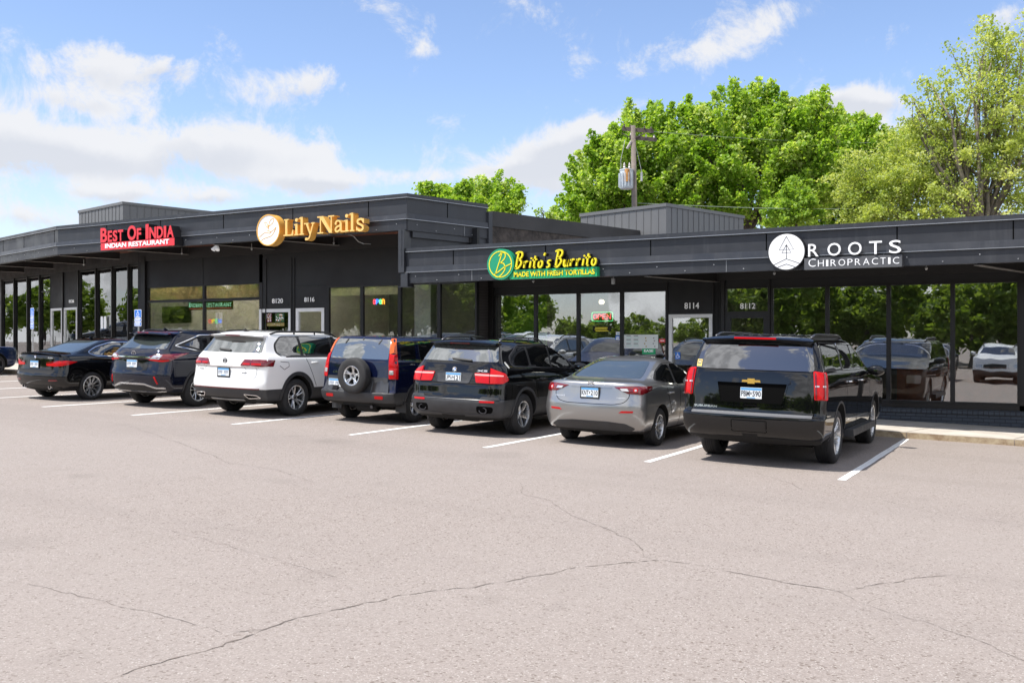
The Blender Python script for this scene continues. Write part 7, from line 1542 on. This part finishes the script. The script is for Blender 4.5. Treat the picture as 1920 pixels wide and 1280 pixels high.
tree('maple_tree', 'bright green maple filling the sky left of the utility pole behind the rooftop box', GB, 1190, 50, [(1150, 360, 80, 0, 1), (1205, 290, 62, 0, 1), (1125, 405, 65, 1, .8), (1240, 350, 85, 0, 1), (1255, 250, 48, 1, 1.1), (1150, 310, 52, -1, 1), (1090, 420, 50, 0, .7), (1180, 250, 26, 0, 1.3)], M['maple'], 'bark', 11, .088, 300, 290, sweep=.75)
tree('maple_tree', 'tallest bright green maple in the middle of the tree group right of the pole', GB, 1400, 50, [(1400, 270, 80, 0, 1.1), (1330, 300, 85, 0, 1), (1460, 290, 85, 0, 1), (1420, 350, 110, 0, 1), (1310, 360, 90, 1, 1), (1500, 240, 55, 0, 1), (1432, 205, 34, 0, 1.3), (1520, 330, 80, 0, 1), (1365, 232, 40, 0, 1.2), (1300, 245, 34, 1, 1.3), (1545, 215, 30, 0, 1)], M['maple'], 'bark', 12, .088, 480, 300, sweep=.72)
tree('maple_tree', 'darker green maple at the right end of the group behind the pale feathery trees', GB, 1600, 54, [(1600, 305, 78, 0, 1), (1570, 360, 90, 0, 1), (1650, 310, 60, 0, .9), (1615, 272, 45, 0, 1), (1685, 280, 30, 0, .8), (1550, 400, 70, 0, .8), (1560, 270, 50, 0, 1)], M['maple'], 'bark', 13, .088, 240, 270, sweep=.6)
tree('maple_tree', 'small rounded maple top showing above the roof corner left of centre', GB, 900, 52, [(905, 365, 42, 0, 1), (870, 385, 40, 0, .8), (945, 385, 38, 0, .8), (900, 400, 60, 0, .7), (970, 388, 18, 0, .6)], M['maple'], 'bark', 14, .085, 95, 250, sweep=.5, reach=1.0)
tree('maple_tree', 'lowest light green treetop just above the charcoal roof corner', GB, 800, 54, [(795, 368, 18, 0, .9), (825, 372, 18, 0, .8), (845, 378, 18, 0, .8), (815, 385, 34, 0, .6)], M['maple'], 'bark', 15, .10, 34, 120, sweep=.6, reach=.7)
tree('locust_tree', 'tall feathery yellow-green tree with visible dark limbs at the right edge', GB, 1842, 40, [(1850, 180, 90, 0, 1.3), (1900, 260, 100, 0, 1.2), (1800, 300, 85, 0, 1.2), (1870, 350, 110, 0, 1), (1900, 110, 60, 0, 1.3), (1945, 180, 90, 1, 1.3), (1770, 380, 70, 0, .9), (1830, 130, 35, 0, 1.3), (1760, 185, 40, 0, .8), (1735, 235, 45, 0, 1), (1790, 240, 55, 0, 1), (1715, 190, 16, 0, .8)], M['locust'], 'barkl', 21, .058, 290, 130, sweep=.35, reach=1.3, limbs=130, spread=.30, shell=.15, trunk_r=.2, forks=2)
tree('locust_tree', 'lower feathery pale tree with drooping sprays between the maples and the right edge', GB, 1720, 42, [(1700, 320, 75, 0, .9), (1650, 350, 65, 0, .8), (1740, 280, 55, 0, .9), (1700, 390, 95, 0, .8), (1640, 400, 60, 0, .7), (1770, 330, 55, 0, 1), (1610, 330, 35, 0, .8)], M['locust'], 'barkl', 22, .055, 250, 150, sweep=.1, droop=.25, reach=1.2, limbs=60, spread=.30, shell=.35, trunk_r=.16)
tree('elm_sapling', 'slender light green sapling standing in front of the maples above the low roof', GB, 1490, 44, [(1490, 385, 34, 0, 1.0), (1480, 360, 18, 0, 1.2), (1510, 400, 30, 0, .8), (1465, 405, 32, 0, .8)], M['elm'], 'bark', 23, .07, 60, 130, sweep=.5, reach=.6, spread=.22, trunk_r=.08, limbs=14)
tree('elm_sapling', 'thin twiggy top poking above the parapet between the two tree groups', GB, 1018, 50, [(1018, 400, 10, 0, 1.0), (1010, 408, 9, 0, 1)], M['elm'], 'bark', 24, .06, 8, 22, sweep=.8, reach=.6, spread=.12, trunk_r=.05, limbs=5)
# ================================================================== across the street, behind the camera: seen only mirrored in the glass
def back_tree(seed):
    rg = random.Random(seed); cs = []
    for k in range(90):
        d = Vector((rg.gauss(0, 1), rg.gauss(0, 1), rg.gauss(0, .8))).normalized(); p = Vector((d.x * 3.6, d.y * 3.6, 5.2 + d.z * 3.2)) * rg.uniform(.75, 1.05); cs.append((tuple(p), (0, 0, .8), .55, 70, rg.random()))
    root = empty('street_tree', (0, 0, 0)); leafcloud('crown', M['backleaf'], cs, seed, .26, root); MB().tube([(0, 0, -.2), (0, 0, 2.5), (.2, 0, 6)], [.3, .2, .06], 8).build('trunk', M['bark'], root); return root
protos = [back_tree(51), back_tree(52), back_tree(53)]; k = 0
rg = random.Random(9)
for i in range(88):
    if i < 72: x = 42 - (i // 2) * 3.6 + rg.uniform(-1.2, 1.2); y = (-33 if i % 2 else -42) + rg.uniform(-3, 3); s = rg.uniform(.50, .95) if x > -24 else rg.uniform(.26, .42) if x > -44 else rg.uniform(.7, 1.0)
    else: x = -76 - 14 * (i % 2) + rg.uniform(-4, 4); y = -28 + (i - 72) * 3.4 + rg.uniform(-1, 1); s = rg.uniform(.40, .62)
    o = protos[i] if i < 3 else dup(protos[i % 3]); o.location = (x, y, gz(x)); o.rotation_euler = (0, 0, rg.uniform(0, 6)); o.scale = (s, s, s)
    tag(o, 'street tree across the lot, mirrored dark green in the shop windows', 'tree', 'street trees mirrored in the windows')
for i, (key, x, y, yw) in enumerate((('suv_white', 4.2, 5.5, 180), ('suv_white', -2.5, -6.2, 0), ('crossover', -5.3, -6, 0), ('sedan_silver', -8.0, -6, 0), ('suv_star', -10.8, -6, 0), ('suv_white', -13.5, -6.3, 180), ('sedan_black', .4, -8, 0), ('suv_star', 3.2, -8, 0), ('sedan_silver', -24.0, -6, 180), ('suv_white', -27.0, -6, 0), ('sedan_silver', -33, -6, 0), ('crossover', -30, -6, 180), ('suv_white', -37.5, 16.6, 0), ('sedan_silver', -42.6, 17.2, 0), ('suv_star', -48, 18, 0))):
    if i == 0: continue
    o = dup(CARS[key]); o.location = (x, y, gz(x)); o.rotation_euler = (0, math.atan(.0263) * (1 if yw == 0 else -1), R(yw)); o['label'] = 'car parked across the lot, mirrored in the shop windows'; o['group'] = 'cars mirrored in the windows'
for p_ in (shop, rest): 
    bpy.context.view_layer.update()
    for c_ in kids(p_): c_.matrix_parent_inverse = p_.matrix_basis.inverted()
for o in bpy.data.objects:
    if '_w' in o:
        for c_ in kids(o): c_.matrix_parent_inverse = Matrix.Translation(o.location).inverted()
        del o['_w']
